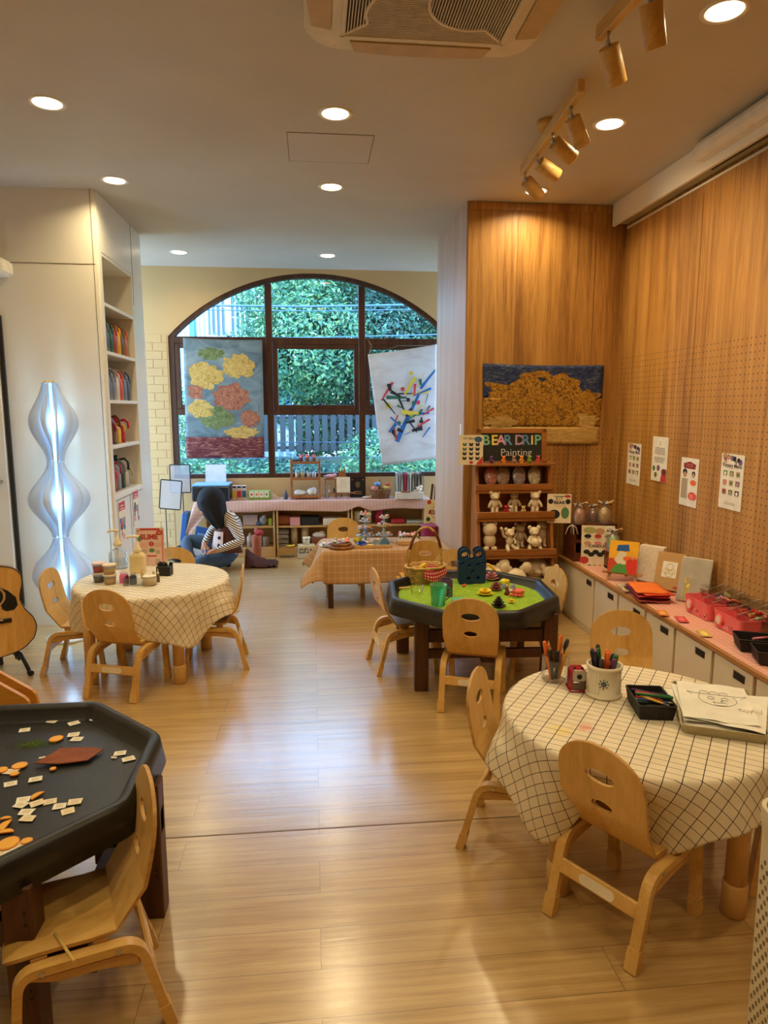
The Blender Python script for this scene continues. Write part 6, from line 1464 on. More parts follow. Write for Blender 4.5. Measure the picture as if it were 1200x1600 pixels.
def d_candles(mb, w, h, z):
    disc(mb, -w*.25, h*.38, w*.2, z, C_('ink_olive2', (170, 170, 110), .7, var=0), h*.08); disc(mb, w*.05, h*.36, w*.15, z, INKT, h*.08); disc(mb, w*.34, h*.40, w*.13, z+.001, INKW, w*.13); mb.text('250', w*.11, INK, TM((w*.34, h*.40, z+.0024)), bold=.0003)
    for r_ in range(2):
        for c in range(3): disc(mb, (c-1)*w*.31, h*(.24-.17*r_), w*.11, z, [INKK, INKR, INKGY, INKT, INKP, INKV][r_*3+c], h*.05); rect(mb, (c-1)*w*.31, h*(.17-.17*r_), w*.2, .003, z, INKGY)
    mb.text('CANDLES', w*.125, INK, TM((0, h*.0, z+.0005)), bold=.0006)
    for k in range(6): disc(mb, w*(-.33+.135*k), -h*(.14+.06*(k % 2)), w*.10, z+.0004*k, INKK, h*.055)
    disc(mb, w*.34, -h*.33, w*.13, z, INKV, h*.07); disc(mb, -w*.4, -h*.34, w*.14, z, INKR, h*.09)
    for k in range(6): rect(mb, w*(-.4+.16*k), -h*.46, w*.1, .008, z, [INKY, INKV, INKGY, INKO, INKK, INKR][k])
a_ = at(926, 842, y=4.42); poster('candle_sign', 'cream CANDLES price sign standing on the low cabinets', 'sign', .22, .285, TM((1.93, 4.42, CT+.138)) @ TM(rz=rad(-14)) @ TM(rx=PI/2-.10), d_candles, base=CARD)
def d_kit(mb, w, h, z):
    rect(mb, 0, h*.42, w*.5, .004, z, INKK); mb.text('KIT', w*.2, INKK, TM((0, h*.34, z+.0005))); mb.text('BEAR', w*.2, INKK, TM((0, h*.2, z+.0005)), bold=.001); disc(mb, -w*.36, h*.24, w*.11, z, INKK); disc(mb, w*.36, h*.24, w*.11, z, INKK); disc(mb, w*.34, h*.42, w*.13, z, INKR, h*.05)
    disc(mb, -w*.2, -h*.2, w*.24, z, INKK, h*.16); disc(mb, w*.25, -h*.15, w*.17, z, INKG, h*.2); disc(mb, -w*.3, -h*.44, w*.1, z, INKT, h*.04); rect(mb, w*.05, h*.08, w*.5, .003, z, INKO)
a_ = at(874, 784, y=4.6); poster('bear_kit_sign', 'cream KIT BEAR sign standing on top of the dark crate', 'sign', .165, .205, TM((a_.x, 4.6, CT+.272+.105)) @ TM(rz=rad(-12)) @ TM(rx=PI/2-.05), d_kit, base=CARD)
def giftbag(px, py, y, z, col, label, s=1.0):
    p = at(px, py, y=y); t = thing('gift_bag', label, 'bag', (p.x, y, z), 0, 'ribboned candle bags'); mb = MB()
    mb.ell((0, 0, 0), (.042*s, .030*s, .055*s), C_('bagfill_%d_%d_%d' % col, col, .45), TM((0, 0, .052*s)), n=14, k=9); mb.build('candle', t)
    rr = random.Random(px); mb = MB(); mb.lathe([(.047*s, .0), (.05*s, .06*s), (.03*s, .105*s), (.018*s, .118*s), (.034*s, .145*s)], FILM, n=14, cap=False); mb.build('film', t)
    mb = MB(); Z1, Z2 = C_('zebra_white', (220, 206, 190), .6), C_('zebra_dark', (50, 36, 36), .6)
    for k in range(10): a = 2*PI*k/10; mb.tube([(0, 0, .118*s), (.03*s*cos(a), .02*s*sin(a), .135*s), (.05*s*cos(a+.5), .03*s*sin(a+.5), (.120+.03*rr.random())*s)], .004*s, Z1 if k % 2 else Z2, n=5)
    mb.build('ribbon', t); mb = MB(); mb.rod((.0, 0, .125*s), (.055*s, -.01, .150*s), .009*s, C_('bag_wood', (210, 170, 110), .5), n=10); mb.build('wooden_stick', t); return t
giftbag(905, 800, 4.60, CT+.268, (212, 130, 110), 'clear ribboned bag of pink candle on the dark crate, leftmost')
giftbag(926, 800, 4.66, CT+.268, (150, 36, 50), 'clear ribboned bag of dark red candle between the pink and yellow ones', .85)
giftbag(945, 800, 4.60, CT+.268, (206, 160, 40), 'clear ribboned bag of yellow candle, highest on the right of the crate', 1.05)
giftbag(959, 838, 4.32, CT+.126, (90, 170, 60), 'clear ribboned bag of green candle on the lined wooden box', 1.0)
mb = MB(); rr = random.Random(4)
for k in range(16): a = rr.uniform(0, 6.28); mb.tube([(0, 0, .04), (.03*cos(a), .02*sin(a), .02), (.05*cos(a), .03*sin(a), -.03)], .003, C_('zebra_dark', (50, 36, 36), .6) if k % 2 else C_('zebra_white', (220, 206, 190), .6), n=5)
p = at(893, 828, y=4.56); tag(mb.build('ribbon_bow', None, (p.x, 4.555, p.z)), 'striped ribbon bow hanging in front of the dark crate', 'ribbon')
# easel with small painting
ez = thing('table_easel', 'small wooden table easel holding the bright portrait-sized canvas', 'easel', (1.935, 4.03, CT), rad(-36))
EW = wood('easel_wood', [(150, 100, 44), (184, 130, 66), (206, 156, 92)], 'X', 8, 3, .5); mb = MB()
mb.box((0, -.035, .050), (.24, .03, .012), EW, .002); mb.build('ledge', ez)
for sx in (-.075, .075): mb = MB(); mb.tube([(sx*1.15, -.05, 0), (sx*.3, .055, .24)], 0, EW, rect=(.016, .010), up=(1, 0, 0)); mb.build('leg', ez)
mb = MB(); mb.tube([(0, .11, 0), (0, .055, .23)], 0, EW, rect=(.016, .010), up=(1, 0, 0)); mb.build('leg', ez)
cT = TM((1.935, 4.03, CT)) @ TM(rz=rad(-36)) @ TM((0, -.012, .147), rx=0) @ TM(rx=PI/2-.30)
def d_paint(mb, w, h, z):
    f = lambda n, c: C_('pt_'+n, c, .5)
    rect(mb, 0, h*.22, w, h*.56, z, f('y', (240, 176, 20))); rect(mb, -w*.25, -h*.28, w*.5, h*.44, z, f('r2', (206, 64, 30))); rect(mb, w*.25, -h*.25, w*.5, h*.5, z, f('r', (216, 44, 26)))
    mb.prism([(-w*.3, -h*.1), (-w*.12, h*.2), (w*.1, h*.14), (w*.12, -h*.2), (-w*.1, -h*.28)], z+.001, z+.0018, f('w', (226, 214, 186))); mb.prism([(-w*.25, h*.18), (-w*.22, h*.36), (w*.16, h*.40), (w*.2, h*.2)], z+.002, z+.0028, f('b', (24, 84, 160))); mb.prism([(-w*.42, -h*.495), (w*.2, -h*.495), (w*.12, -h*.24), (-w*.1, -h*.2), (-w*.3, -h*.3)], z+.002, z+.0028, f('g', (80, 150, 60))); mb.prism(oval(w*.12, h*.07, 14, w*.12, -h*.04), z+.003, z+.0038, f('o', (232, 100, 30)))
    for k in range(5): disc(mb, w*(.24+.05*k), h*(.02-.03*(k % 3)), w*.04, z+.001, f('s', (240, 130, 90)))
poster('small_canvas', 'small canvas painted in yellow, red, green and blue patches on the table easel', 'painting', .175, .205, cT, d_paint, th=.014, base=PAPER)
# squeeze bottles behind the easel
for k, (px, c, nm) in enumerate(((998, (110, 70, 90), 'plum'), (1008, (130, 84, 100), 'mauve'), (1019, (150, 110, 120), 'pale mauve'), (1030, (120, 70, 84), 'dusty plum'), (1004, (160, 120, 110), 'rosy brown'))):
    p = at(px, 890, x=2.13 if k < 4 else 2.06); t = thing('squeeze_bottle', '%s squeeze bottle with white nozzle behind the small canvas' % nm, 'bottle', (2.15-.05*(k == 4), [4.17, 4.11, 4.05, 3.99, 4.12][k], CT), 0, 'squeeze bottles on the low cabinets')
    mb = MB(); mb.lathe([(.022, 0), (.024, .004), (.024, .13), (.014, .15)], C_('sq_%d_%d_%d' % c, c, .35), n=16); mb.build('bottle', t); mb = MB(); mb.lathe([(.016, .150), (.016, .163), (.006, .168), (.002, .205)], WHITE, n=14); mb.build('nozzle', t)
# leaning canvases and boxes
def slab(name, y, w, h, d, lean, x, m, label, cat, rzz=-50, extra=None):
    t = thing(name, label, cat, (x, y, CT), rad(rzz)); T = TM((0, 0, 0), rx=-lean); mb = MB(); mb.box((0, 0, h/2+.002), (w, d, h), m, .003, T); mb.build('block', t)
    if extra: extra(t, T, w, h, d)
    return t
def prints(t, T, w, h, d):
    mb = MB(); mb.box((0, -d/2-.0012, h*.55), (w*.52, .001, h*.42), PAPER, 0, T)
    ys = C_('outline_yellow', (206, 180, 60), .7)
    for (cx, cz, r) in ((0, .62, .02), (-.018, .5, .016), (.018, .5, .016), (0, .45, .022)): mb.tube([(cx+r*cos(a*PI/6), -d/2-.0022, h*cz+r*sin(a*PI/6)) for a in range(13)], .0015, ys, n=4, M=T)
    mb.build('label', t); mb = MB(); mb.box((w*.3, -d/2-.0012, h*.1), (.025, .001, .012), INKR, 0, T); mb.build('stamp', t)
CAN = mat('raw_canvas', (222, 206, 184), .9, var=.08, scale=60)
for k in range(3): slab('blank_canvas', 3.96+.014*k, .155, .225, .016, .28, 2.055+.015*k, CAN, ['front blank white canvas of the leaning stack beside the brown box', 'middle blank canvas of the leaning stack', 'rear blank canvas of the leaning stack'][k], 'canvas')['group'] = 'leaning blank canvases'
KR = mat('kraft_box', (190, 150, 92), .7, var=.04)
slab('cardboard_box', 3.755, .165, .225, .05, .28, 2.085, KR, 'brown cardboard box with a white printed label leaning on the pegboard wall', 'box', extra=prints)
def foil(t, T, w, h, d):
    mb = MB(); mb.grid(lambda u, v: ((u-.5)*w*1.02, -d/2-.003-.004*noise.noise(Vector((u*6, v*7, 2))), h*1.0*v), 12, 14, FILM, T); mb.build('wrapper', t)
    mb = MB(); mb.box((-w*.2, -d/2-.002, h*.28), (.03, .001, h*.5), C_('yellow_sheet', (236, 214, 90), .6), 0, T); mb.build('yellow_insert', t)
slab('wrapped_canvas', 3.50, .165, .25, .022, .30, 2.085, mat('silver_wrap', (232, 222, 200), .3, var=.1), 'canvas pack in clear wrap with a yellow insert, leaning on the pegboard wall', 'canvas', extra=foil)
slab('grey_folder', 3.512, .155, .235, .008, .30, 2.103, mat('grey_folder', (110, 100, 92), .5), 'dark grey folder leaning behind the clear-wrapped canvas pack', 'folder')
# folded felt packs
fc = [(150, 60, 50), (110, 30, 50), (90, 24, 60), (196, 50, 50), (120, 40, 80), (220, 70, 40), (236, 120, 40)]
nm_ = ['brown-red', 'dark crimson', 'plum', 'red', 'purple', 'scarlet', 'orange']
for k in range(7):
    mb = MB(); m = C_('felt_%d_%d_%d' % fc[k], fc[k], .7); mb.grid(lambda u, v: ((u-.5)*.17, (v-.5)*.24, .005*noise.noise(Vector((u*2, v*3, k)))), 8, 8, m); o = mb.build('folded_pack', None, (1.90+.006*(k % 3), 3.62+.014*((k*2) % 5), CT+.010+.0075*k), rad(-12+5*(k % 3))); md = o.modifiers.new('t', 'SOLIDIFY'); md.thickness = .005; bake(o); tag(o, '%s flat pack, %s in the pile on the low cabinets' % (nm_[k], ['lowest', 'second', 'third', 'fourth', 'fifth', 'sixth', 'topmost'][k]), 'craft pack', 'pile of red and orange packs')
t = thing('clear_pack', 'clear film pack with pale contents beside the red and orange pile', 'craft pack', (1.865, 3.80, CT+.008), rad(-10)); mb = MB(); mb.grid(lambda u, v: ((u-.5)*.12, (v-.5)*.20, .008*noise.noise(Vector((u*3, v*4, 2)))+.012*sin(u*PI)), 8, 8, FILM); mb.build('film', t); mb = MB(); mb.prism(rrect(.09, .15, .01), 0, .006, C_('pale_felt', (224, 196, 150), .8)); mb.build('contents', t)
# pink baskets with dots
PKB = mat('coral_basket', (240, 112, 116), .35)
def pinkbasket(y, lab):
    t = thing('coral_basket', lab, 'basket', (2.035, y, CT), 0, 'coral plastic baskets'); mb = MB(); L2, W2, H2 = .235, .125, .088
    prof = [(.86, 0), (.93, H2*.55), (1.0, H2)]
    o = rrect(W2, L2, .02, 4); n = len(o); vs = []
    def top(x, y_): return 1.0 if not (x < -W2*.3 and -L2*.36 < y_ < L2*.30) else .62
    for f, z in prof: vs += [(x*f, y_*f, z*(top(x, y_) if z > 0 else 1)) for x, y_ in o]
    for f, z in reversed(prof): vs += [(x*(f-.045), y_*(f-.03), max(.003, z*(top(x, y_) if z > 0 else 1))) for x, y_ in o]
    fs = [(j*n+k, j*n+(k+1) % n, (j+1)*n+(k+1) % n, (j+1)*n+k) for j in range(5) for k in range(n)]+[[5*n+k for k in range(n)], [k for k in reversed(range(n))]]
    mb.add(vs, fs, PKB); mb.build('basket', t)
    T = TM((-.064, .055, .045), rz=-PI/2) @ TM(rx=PI/2)
    mb = MB(); mb.lathe([(.029, -.006), (.029, .004), (.0001, .004)], PKB, T, 24); mb.build('round_badge', t); mb = MB(); mb.lathe([(.021, .0045), (.0001, .0055)], C_('badge_cream', (232, 206, 180), .5), T, 20, cap=False); mb.build('badge_face', t)
    mb = MB(); rr = random.Random(int(y*100))
    for k in range(26):
        yy, zz = rr.uniform(-.10, .10), rr.uniform(.010, .034)
        if abs(yy-.055) < .03: continue
        x = -.0625*(.865+.12*zz/.075)-.0004; mb.box((x, yy, zz), (.0012, rr.uniform(.003, .008), rr.uniform(.003, .008)), [C_('dot_white', (240, 220, 214), .6), C_('dot_dark', (110, 20, 40), .6)][k % 2])
    mb.build('printed_dots', t)
    return t
pinkbasket(3.27, 'coral plastic basket with round badge, the farther one on the low cabinets'); pinkbasket(3.00, 'coral plastic basket with round badge, the nearer one beside the black trays')
# clear tray with art supplies over/behind the baskets
for yy, lab in ((3.27, 'clear organiser tray of beads behind the farther coral basket'), (2.97, 'clear organiser tray of glue sticks behind the nearer coral basket')):
    t = thing('clear_organiser', lab, 'organiser', (2.135, yy, CT+.078), 0, 'clear organiser trays'); mb = MB()
    for (c, s) in (((0, 0, .001), (.125, .26, .002)), ((-.062, 0, .018), (.002, .26, .036)), ((.062, 0, .018), (.002, .26, .036)), ((0, -.13, .018), (.125, .002, .036)), ((0, .13, .018), (.125, .002, .036)), ((0, .0, .05), (.128, .27, .002))): mb.box(c, s, CLEAR)
    mb.build('tray_walls', t); mb = MB()
    for y2 in (-.05, .04, .12): mb.tube([(-.1, y2, .002), (-.02, y2-.01, .03), (.05, y2-.02, .06)], 0, mat('clear_bar', (170, 150, 130), .3), rect=(.005, .003), up=(0, 1, 0))
    mb.build('divider', t)
    t2 = thing('tray_stand', 'low clear block carrying the organiser tray at y %s' % ('farther' if yy > 3.1 else 'nearer'), 'stand', (2.15, yy, CT)) if False else None
    mb = MB(); mb.box((.0, 0, -.039), (.10, .24, .076), CLEAR); mb.build('box_base', t)
SUP = [((236, 232, 220), 'white'), ((196, 30, 36), 'red'), ((150, 190, 140), 'pale green'), ((90, 60, 110), 'violet'), ((230, 120, 100), 'coral'), ((236, 214, 120), 'yellow'), ((30, 34, 44), 'black'), ((214, 150, 180), 'pink'), ((210, 190, 160), 'tan'), ((226, 90, 60), 'orange')]
rr = random.Random(9)
for k in range(20):
    c, nm = SUP[k % 10]; yy = 3.27 if k < 8 else 2.97; y = yy+rr.uniform(-.10, .10); x = 2.135+rr.uniform(-.035, .035); a = rr.uniform(-.5, .5)+(PI/2 if k % 3 else .3); mb = MB(); l = rr.uniform(.05, .085)
    mb.rod((-l/2*cos(a), -l/2*sin(a), 0), (l/2*cos(a)*.4, l/2*sin(a)*.4, .003), .0085, C_('sup_%d_%d_%d' % c, c, .4), n=12); mb.rod((l/2*cos(a)*.4, l/2*sin(a)*.4, .003), (l/2*cos(a), l/2*sin(a), .005), .0065, C_('sup_cap%d' % (k % 4), SUP[(k+3) % 10][0], .4), n=10)
    o = mb.build('paint_tube', None, (x, y, CT+.078+.012+.006*(k % 3))); tag(o, '%s paint tube in the %s clear organiser tray' % (nm, 'farther' if k < 8 else 'nearer'), 'tube', 'tubes in the clear organiser trays')
for k, (px, py, c, lab) in enumerate(((1035, 958, (206, 130, 60), 'small orange-brown card on the edge of the low cabinets'), (1065, 968, (200, 70, 70), 'small red card on the edge of the low cabinets'), (1100, 990, (206, 180, 90), 'small yellow-green card on the edge of the low cabinets'))):
    p = at(px, py, z=CT+.002); mb = MB(); mb.prism(rrect(.05, .10, .006), 0, .0015, C_('cardbase%d' % k, c, .6)); mb.prism(oval(.014, .03, 14), .0015, .002, C_('cardtop%d' % k, tuple(min(255, q+40) for q in c), .6)); tag(mb.build('small_card', None, (p.x, p.y, CT+.003), rad(-15)), lab, 'card', 'small cards on the counter edge')
for k, (y, lab) in enumerate(((2.76, 'black woven tray on the low cabinets, farther of the two at the right edge'), (2.60, 'black woven tray on the low cabinets, nearest at the right edge'))):
    t = thing('woven_basket', lab, 'basket', (1.985-.02*k, y, CT+.001), rad(-20)); woven_basket(.20, .125, .055, BASK).build('basket', t)
mb = MB(); mb.rod((-.04, 0, 0), (.04, .01, .0), .006, C_('pink_stick', (220, 130, 160), .4), n=8); tag(mb.build('pink_marker', None, (1.99, 2.76, CT+.05)), 'pink marker lying in the farther black woven tray', 'marker')
# ================================================================== glowing wave lamp
lp = thing('wave_floor_lamp', 'white floor lamp of wavy vertical fins glowing pale blue by the storage wall', 'lamp', (-1.63, 4.53, 0))
FIN = mat('lamp_fin', (226, 232, 240), .5, var=0); nt_ = FIN.node_tree; b_ = nt_.nodes['Principled BSDF']; t_ = N(nt_, 'ShaderNodeBsdfTranslucent'); t_.inputs[0].default_value = (.85, .92, 1, 1); mx_ = N(nt_, 'ShaderNodeMixShader'); mx_.inputs[0].default_value = .72; L(nt_, b_.outputs[0], mx_.inputs[1]); L(nt_, t_.outputs[0], mx_.inputs[2]); L(nt_, mx_.outputs[0], [q for q in nt_.nodes if q.type == 'OUTPUT_MATERIAL'][0].inputs[0])
mb = MB(); mb.lathe([(.13, 0), (.132, .004), (.13, .018), (.05, .024), (.03, .05)], WHITE, n=40); mb.build('base', lp)
mods = [(.19, .68, .20), (.68, 1.17, .19), (1.17, 1.66, .15)]
for (z0, z1, rb) in mods:
    for k in range(10):
        a = 2*PI*k/10+.3; mb = MB(); n = 22; vs = []
        for j in range(n+1):
            t = j/n; z = z0+(z1-z0)*t; r1 = .050+(rb-.05)*(.5-.5*cos(2*PI*t))*(1+.12*sin(k*2.1)); tw = .16*sin(2*PI*t+k); r0 = .030
            vs += [(r0*cos(a), r0*sin(a), z), (r1*cos(a+tw*.6), r1*sin(a+tw*.6), z)]
        mb.add(vs, [(2*j, 2*j+1, 2*j+3, 2*j+2) for j in range(n)], FIN, None, True); o = mb.build('fin', lp); md = o.modifiers.new('t', 'SOLIDIFY'); md.thickness = .002; bake(o)
    mb = MB(); mb.lathe([(.05, z1-.004), (.052, z1)], mat('lamp_ring', (206, 214, 222), .4), n=28); mb.build('ring', lp)
LEDM = mat('led_blue', (180, 220, 255), .5, var=0, emit=(130, 195, 255), estr=2.5)
mb = MB(); mb.rod((0, 0, .05), (0, 0, 1.66), .010, LEDM, n=12); mb.build('light_tube', lp)
mb = MB()
for k in range(5): mb.box((-.03+.015*k, 0, 1.668), (.010, .03, .012), CREAMP, .002)
mb.build('top_fitting', lp)
for z in (.42, .92, 1.42):
    ld = bpy.data.lights.new('lamp_light', 'POINT'); ld.energy = 22; ld.color = (.42, .72, 1); ld.shadow_soft_size = .10; lo = bpy.data.objects.new('lamp_light', ld); COL.objects.link(lo); lo.location = (-1.63, 4.53+.0, z)
# ================================================================== guitar on a stand
gt = thing('acoustic_guitar', 'spruce-topped acoustic guitar on a black stand at the left edge of the view', 'guitar', (-1.79, 3.90, 0), rad(24))
SPR = wood('spruce_top', [(196, 146, 78), (216, 168, 96), (228, 184, 114)], 'Z', 20, 3, .22); ROSE = mat('rosewood', (40, 22, 14), .35, var=.2); MAH = mat('guitar_side', (120, 62, 28), .3, var=.1)
def gw(t):   # half width along the body, t=0 bottom .. 1 top
    pts = [(0, 0), (.03, .085), (.08, .140), (.17, .188), (.28, .205), (.38, .196), (.50, .152), (.60, .130), (.68, .134), (.78, .150), (.88, .146), (.95, .115), (.985, .06), (1, 0)]
    for a, b in zip(pts[:-1], pts[1:]):
        if t <= b[0]: f = (t-a[0])/(b[0]-a[0]); f = f*f*(3-2*f) if 0 else f; return a[1]+(b[1]-a[1])*f
    return 0
zs = [(.5-.5*cos(PI*k/30)) for k in range(31)]
outl = [(gw(t), t*.52) for t in zs]+[(-gw(t), t*.52) for t in reversed(zs[1:-1])]
TG = TM((0, 0, .115), rx=-.10)
PT = TG @ TM(rx=PI/2)
mb = MB(); mb.prism(outl, -.045, .045, SPR, PT, mside=MAH); mb.build('body', gt)
mb = MB(); mb.tube([(x*1.0, -.0455, z) for x, z in outl], .0028, ROSE, n=6, M=TG, closed=True); mb.build('binding', gt)
mb = MB(); mb.prism(oval(.050, .050, 28, 0, .345), .045, .0465, BLACK, PT); mb.tube([(.058*cos(a*PI/16), -.0465, .345+.058*sin(a*PI/16)) for a in range(32)], .0028, C_('rosette', (206, 186, 150), .4), n=6, M=TG, closed=True); mb.build('sound_hole', gt)
mb = MB(); pg = [(.036, .395), (.075, .372), (.112, .33), (.118, .285), (.100, .262), (.060, .258), (.040, .272), (.036, .296), (.060, .325), (.062, .36)]; mb.prism(pg, .045, .0475, BLACK, PT); mb.build('pickguard', gt)
mb = MB(); mb.box((0, -.051, .205), (.165, .010, .026), ROSE, .004, TG); mb.box((0, -.057, .212), (.08, .003, .004), C_('bone', (240, 230, 200), .4), 0, TG); mb.build('bridge', gt)
mb = MB(); mb.box((0, -.053, .66), (.050, .014, .64), ROSE, .002, TG); mb.box((0, -.042, .75), (.046, .02, .46), MAH, .006, TG)
for k in range(16): mb.box((0, -.0605, .42+.34*k/10*(1-.02*k) if k else .42), (.05, .001, .0015), METAL, 0, TG)
mb.build('neck', gt)
mb = MB(); mb.prism([(-.028, .97), (.028, .97), (.036, 1.12), (.0, 1.13), (-.036, 1.12)], .04, .055, ROSE, PT); mb.build('headstock', gt)
mb = MB()
for sx in (-1, 1):
    for k in range(3): mb.rod((sx*.034, -.045, 1.0+.045*k), (sx*.055, -.045, 1.0+.045*k), .005, METAL, M=TG); mb.ell((sx*.06, -.045, 1.0+.045*k), (.009, .005, .008), METAL, TG)
mb.build('tuning_peg', gt)
mb = MB()
for k in range(6): mb.tube([(-.025+.010*k, -.0625, .21), (-.018+.0072*k, -.0625, 1.0)], .0006, METAL, n=4, M=TG)
mb.build('string', gt)
gs = thing('guitar_stand', 'black folding guitar stand under the acoustic guitar', 'stand', (-1.79, 3.93, 0), rad(24)); mb = MB()
mb.tube([(.0, .13, .02), (.0, .09, .35), (.0, .08, .60)], .010, BLACK); mb.build('stand_post', gs)
for sx in (-1, 1): mb = MB(); mb.tube([(0, .10, .16), (sx*.10, .0, .10), (sx*.14, -.10, .012)], .011, BLACK); mb.rod((sx*.135, -.085, .014), (sx*.145, -.115, .014), .015, BLACKP); mb.build('leg', gs); mb = MB(); mb.tube([(sx*.07, .02, .10), (sx*.09, -.05, .095), (sx*.09, -.09, .10), (sx*.09, -.095, .125)], .009, BLACKP); mb.box((sx*.085, -.0, .095), (.03, .06, .03), BLACKP, .006); mb.build('cradle_arm', gs)
mb = MB(); mb.tube([(0, .13, .02), (0, .2, .012)], .011, BLACK); mb.build('leg', gs)
# ================================================================== golden plywood stand at the left edge
t = thing('plywood_stand', 'golden plywood stand with a sloped top corner at the left edge, behind the black tray', 'stand', (-1.30, 2.62, 0))
t.scale = (1, 1, .92)
GP = wood('golden_ply', [(186, 124, 40), (206, 144, 54), (220, 164, 76)], 'X', 8, 2, .35)
poly = [(-.40, 0), (.205, 0), (.210, .36), (.200, .425), (.185, .445), (.05, .545), (-.02, .575), (-.40, .60)]
for y0 in (0, .07): mb = MB(); mb.prism(poly, 0, .018, GP, Matrix.Translation((0, y0, 0)) @ TM(rx=PI/2)); mb.build('side_panel', t)
mb = MB(); mb.box((-.1, .026, .30), (.58, .05, .016), GP, .002); mb.build('shelf', t); mb = MB(); mb.box((.155, -.022, .392), (.05, .010, .018), BLACK, .002); mb.rod((.155, -.026, .392), (.155, -.029, .392), .003, METAL); mb.build('latch', t)
# ================================================================== white perforated bin at the lower right
t = thing('perforated_bin', 'tall white plastic bin with perforated side at the lower right corner', 'bin', (1.135, 1.14, 0), rad(-8))
mb = MB(); vs = []; o = rrect(.36, .36, .05, 6); n = len(o)
for f, z in ((.955, 0), (.965, .30), (.975, .56), (1, .60), (1, .63)): vs += [(x*f, y*f, z) for x, y in o]
for f, z in ((.96, .63), (.94, .56), (.93, .01)): vs += [(x*f, y*f, z) for x, y in o]
fs = [(j*n+k, j*n+(k+1) % n, (j+1)*n+(k+1) % n, (j+1)*n+k) for j in range(7) for k in range(n)]+[[7*n+k for k in range(n)], [k for k in reversed(range(n))]]
BINM = mat('bin_white', (216, 204, 176), .45, var=.02); mb.add(vs, fs, BINM, None, False); mb.build('bin', t)
mb = MB(); DK = C_('perforation', (130, 116, 90), .8)
for sidek in range(2):
    T = TM(rz=-PI/2*sidek)
    for r_ in range(26):
        for c in range(13): z = .06+.018*r_; f = .956+.022*z/.6; x = (-.138+.023*c+(.0115 if r_ % 2 else 0))*.92; mb.prism(oval(.0042, .0058, 8, x, z), 0, .0012, DK, T @ TM((0, -.18*f, 0)) @ TM(rx=PI/2))
mb.build('perforations', t)['kind'] = 'stuff'
# ================================================================== paint jugs in the niche
def jug(y, z, c, label, w=.074, h=.235, d=.15, x=None, grp='paint jugs in the wall niche', cap=(220, 214, 204)):
    t = thing('paint_jug', label, 'jug', ((X1-.10) if x is None else x, y, z), 0, grp); m = C_('jug_%d_%d_%d' % c, c, .35); mb = MB()
    base = rrect(d, w, w*.35, 4); n = len(base); secs = [(1, 0, 0), (1, h*.55, 0), (.96, h*.66, 0), (.78, h*.78, -.01), (.5, h*.88, -.018), (.24, h*.93, -.022)]; vs = []
    for s, zz, dx in secs: vs += [(xx*s+dx, yy*(s*.4+.6 if s > .6 else s+.1), zz) for xx, yy in base]
    mb.add(vs, [(j*n+k, j*n+(k+1) % n, (j+1)*n+(k+1) % n, (j+1)*n+k) for j in range(len(secs)-1) for k in range(n)]+[[k for k in reversed(range(n))], [(len(secs)-1)*n+k for k in range(n)]], m, None, True); mb.build('jug', t)
    mb = MB(); mb.lathe([(.018, h*.92), (.019, h), (.0001, h)], C_('cap_%d_%d_%d' % cap, cap, .4), TM((-.022, 0, 0)), 14, cap=False); mb.build('cap', t)
    mb = MB(); mb.tube([(.01, 0, h*.86), (.045, 0, h*.90), (.072, 0, h*.78), (.074, 0, h*.55)], .009, m, n=8); mb.build('handle', t)
for k, (c, nm) in enumerate((((226, 214, 176), 'cream'), ((106, 98, 116), 'grey-violet'), ((30, 96, 66), 'dark green'), ((176, 70, 76), 'dull red'), ((236, 176, 30), 'yellow'), ((110, 92, 66), 'olive brown'), ((206, 110, 46), 'orange'))): jug(4.955+.098*k, SHZ[2]+.001, c, nm+' paint jug on the upper jug shelf of the white niche')
for k, (c, nm) in enumerate((((90, 104, 130), 'slate blue'), ((116, 122, 140), 'pale slate'), ((130, 134, 150), 'light grey-blue'), ((226, 206, 190), 'off-white'), ((222, 92, 60), 'coral orange'), ((120, 134, 156), 'grey-blue'), ((84, 88, 96), 'dark grey'))): jug(4.955+.098*k, SHZ[3]+.001, c, nm+' paint jug on the lower jug shelf of the white niche')
for k, (c, nm, h, cp) in enumerate((((24, 90, 66), 'dark green', .215, (30, 34, 40)), ((150, 30, 50), 'crimson', .17, (30, 34, 40)), ((120, 66, 56), 'brown', .225, (24, 28, 40)), ((236, 190, 30), 'yellow', .16, (236, 200, 60)), ((200, 24, 34), 'bright red', .19, (190, 24, 34)))): jug(4.975+.118*k, SHZ[4]+.001, c, nm+' bottle on the third shelf of the white niche', w=.075, h=h, d=.09, grp='bottles on the third niche shelf', cap=cp)
for k, (c, nm, h, cp) in enumerate((((226, 150, 170), 'pale pink', .17, (230, 180, 190)), ((214, 90, 120), 'pink', .18, (236, 200, 200)), ((176, 70, 60), 'rust and clear', .23, (26, 24, 26)), ((150, 146, 150), 'grey', .235, (30, 28, 30)), ((44, 54, 34), 'dark olive', .25, (20, 20, 22)), ((196, 190, 160), 'pale', .16, (226, 220, 200)))): jug(4.965+.105*k, SHZ[5]+.001, c, nm+' bottle on the lowest shelf of the white niche', w=.078, h=h, d=.08, grp='bottles on the lowest niche shelf', cap=cp)
mb = MB(); mb.box((X1-.30, 5.30, SHZ[5]+.14), (.01, .42, .27), WHITE, .003); tag(mb.build('white_board'), 'white board leaning at the back of the lowest niche shelf', 'board')
SX = TM((X1+.0035, 0, 0)) @ Matrix(((0, 0, 1, 0), (1, 0, 0, 0), (0, 1, 0, 0), (0, 0, 0, 1)))
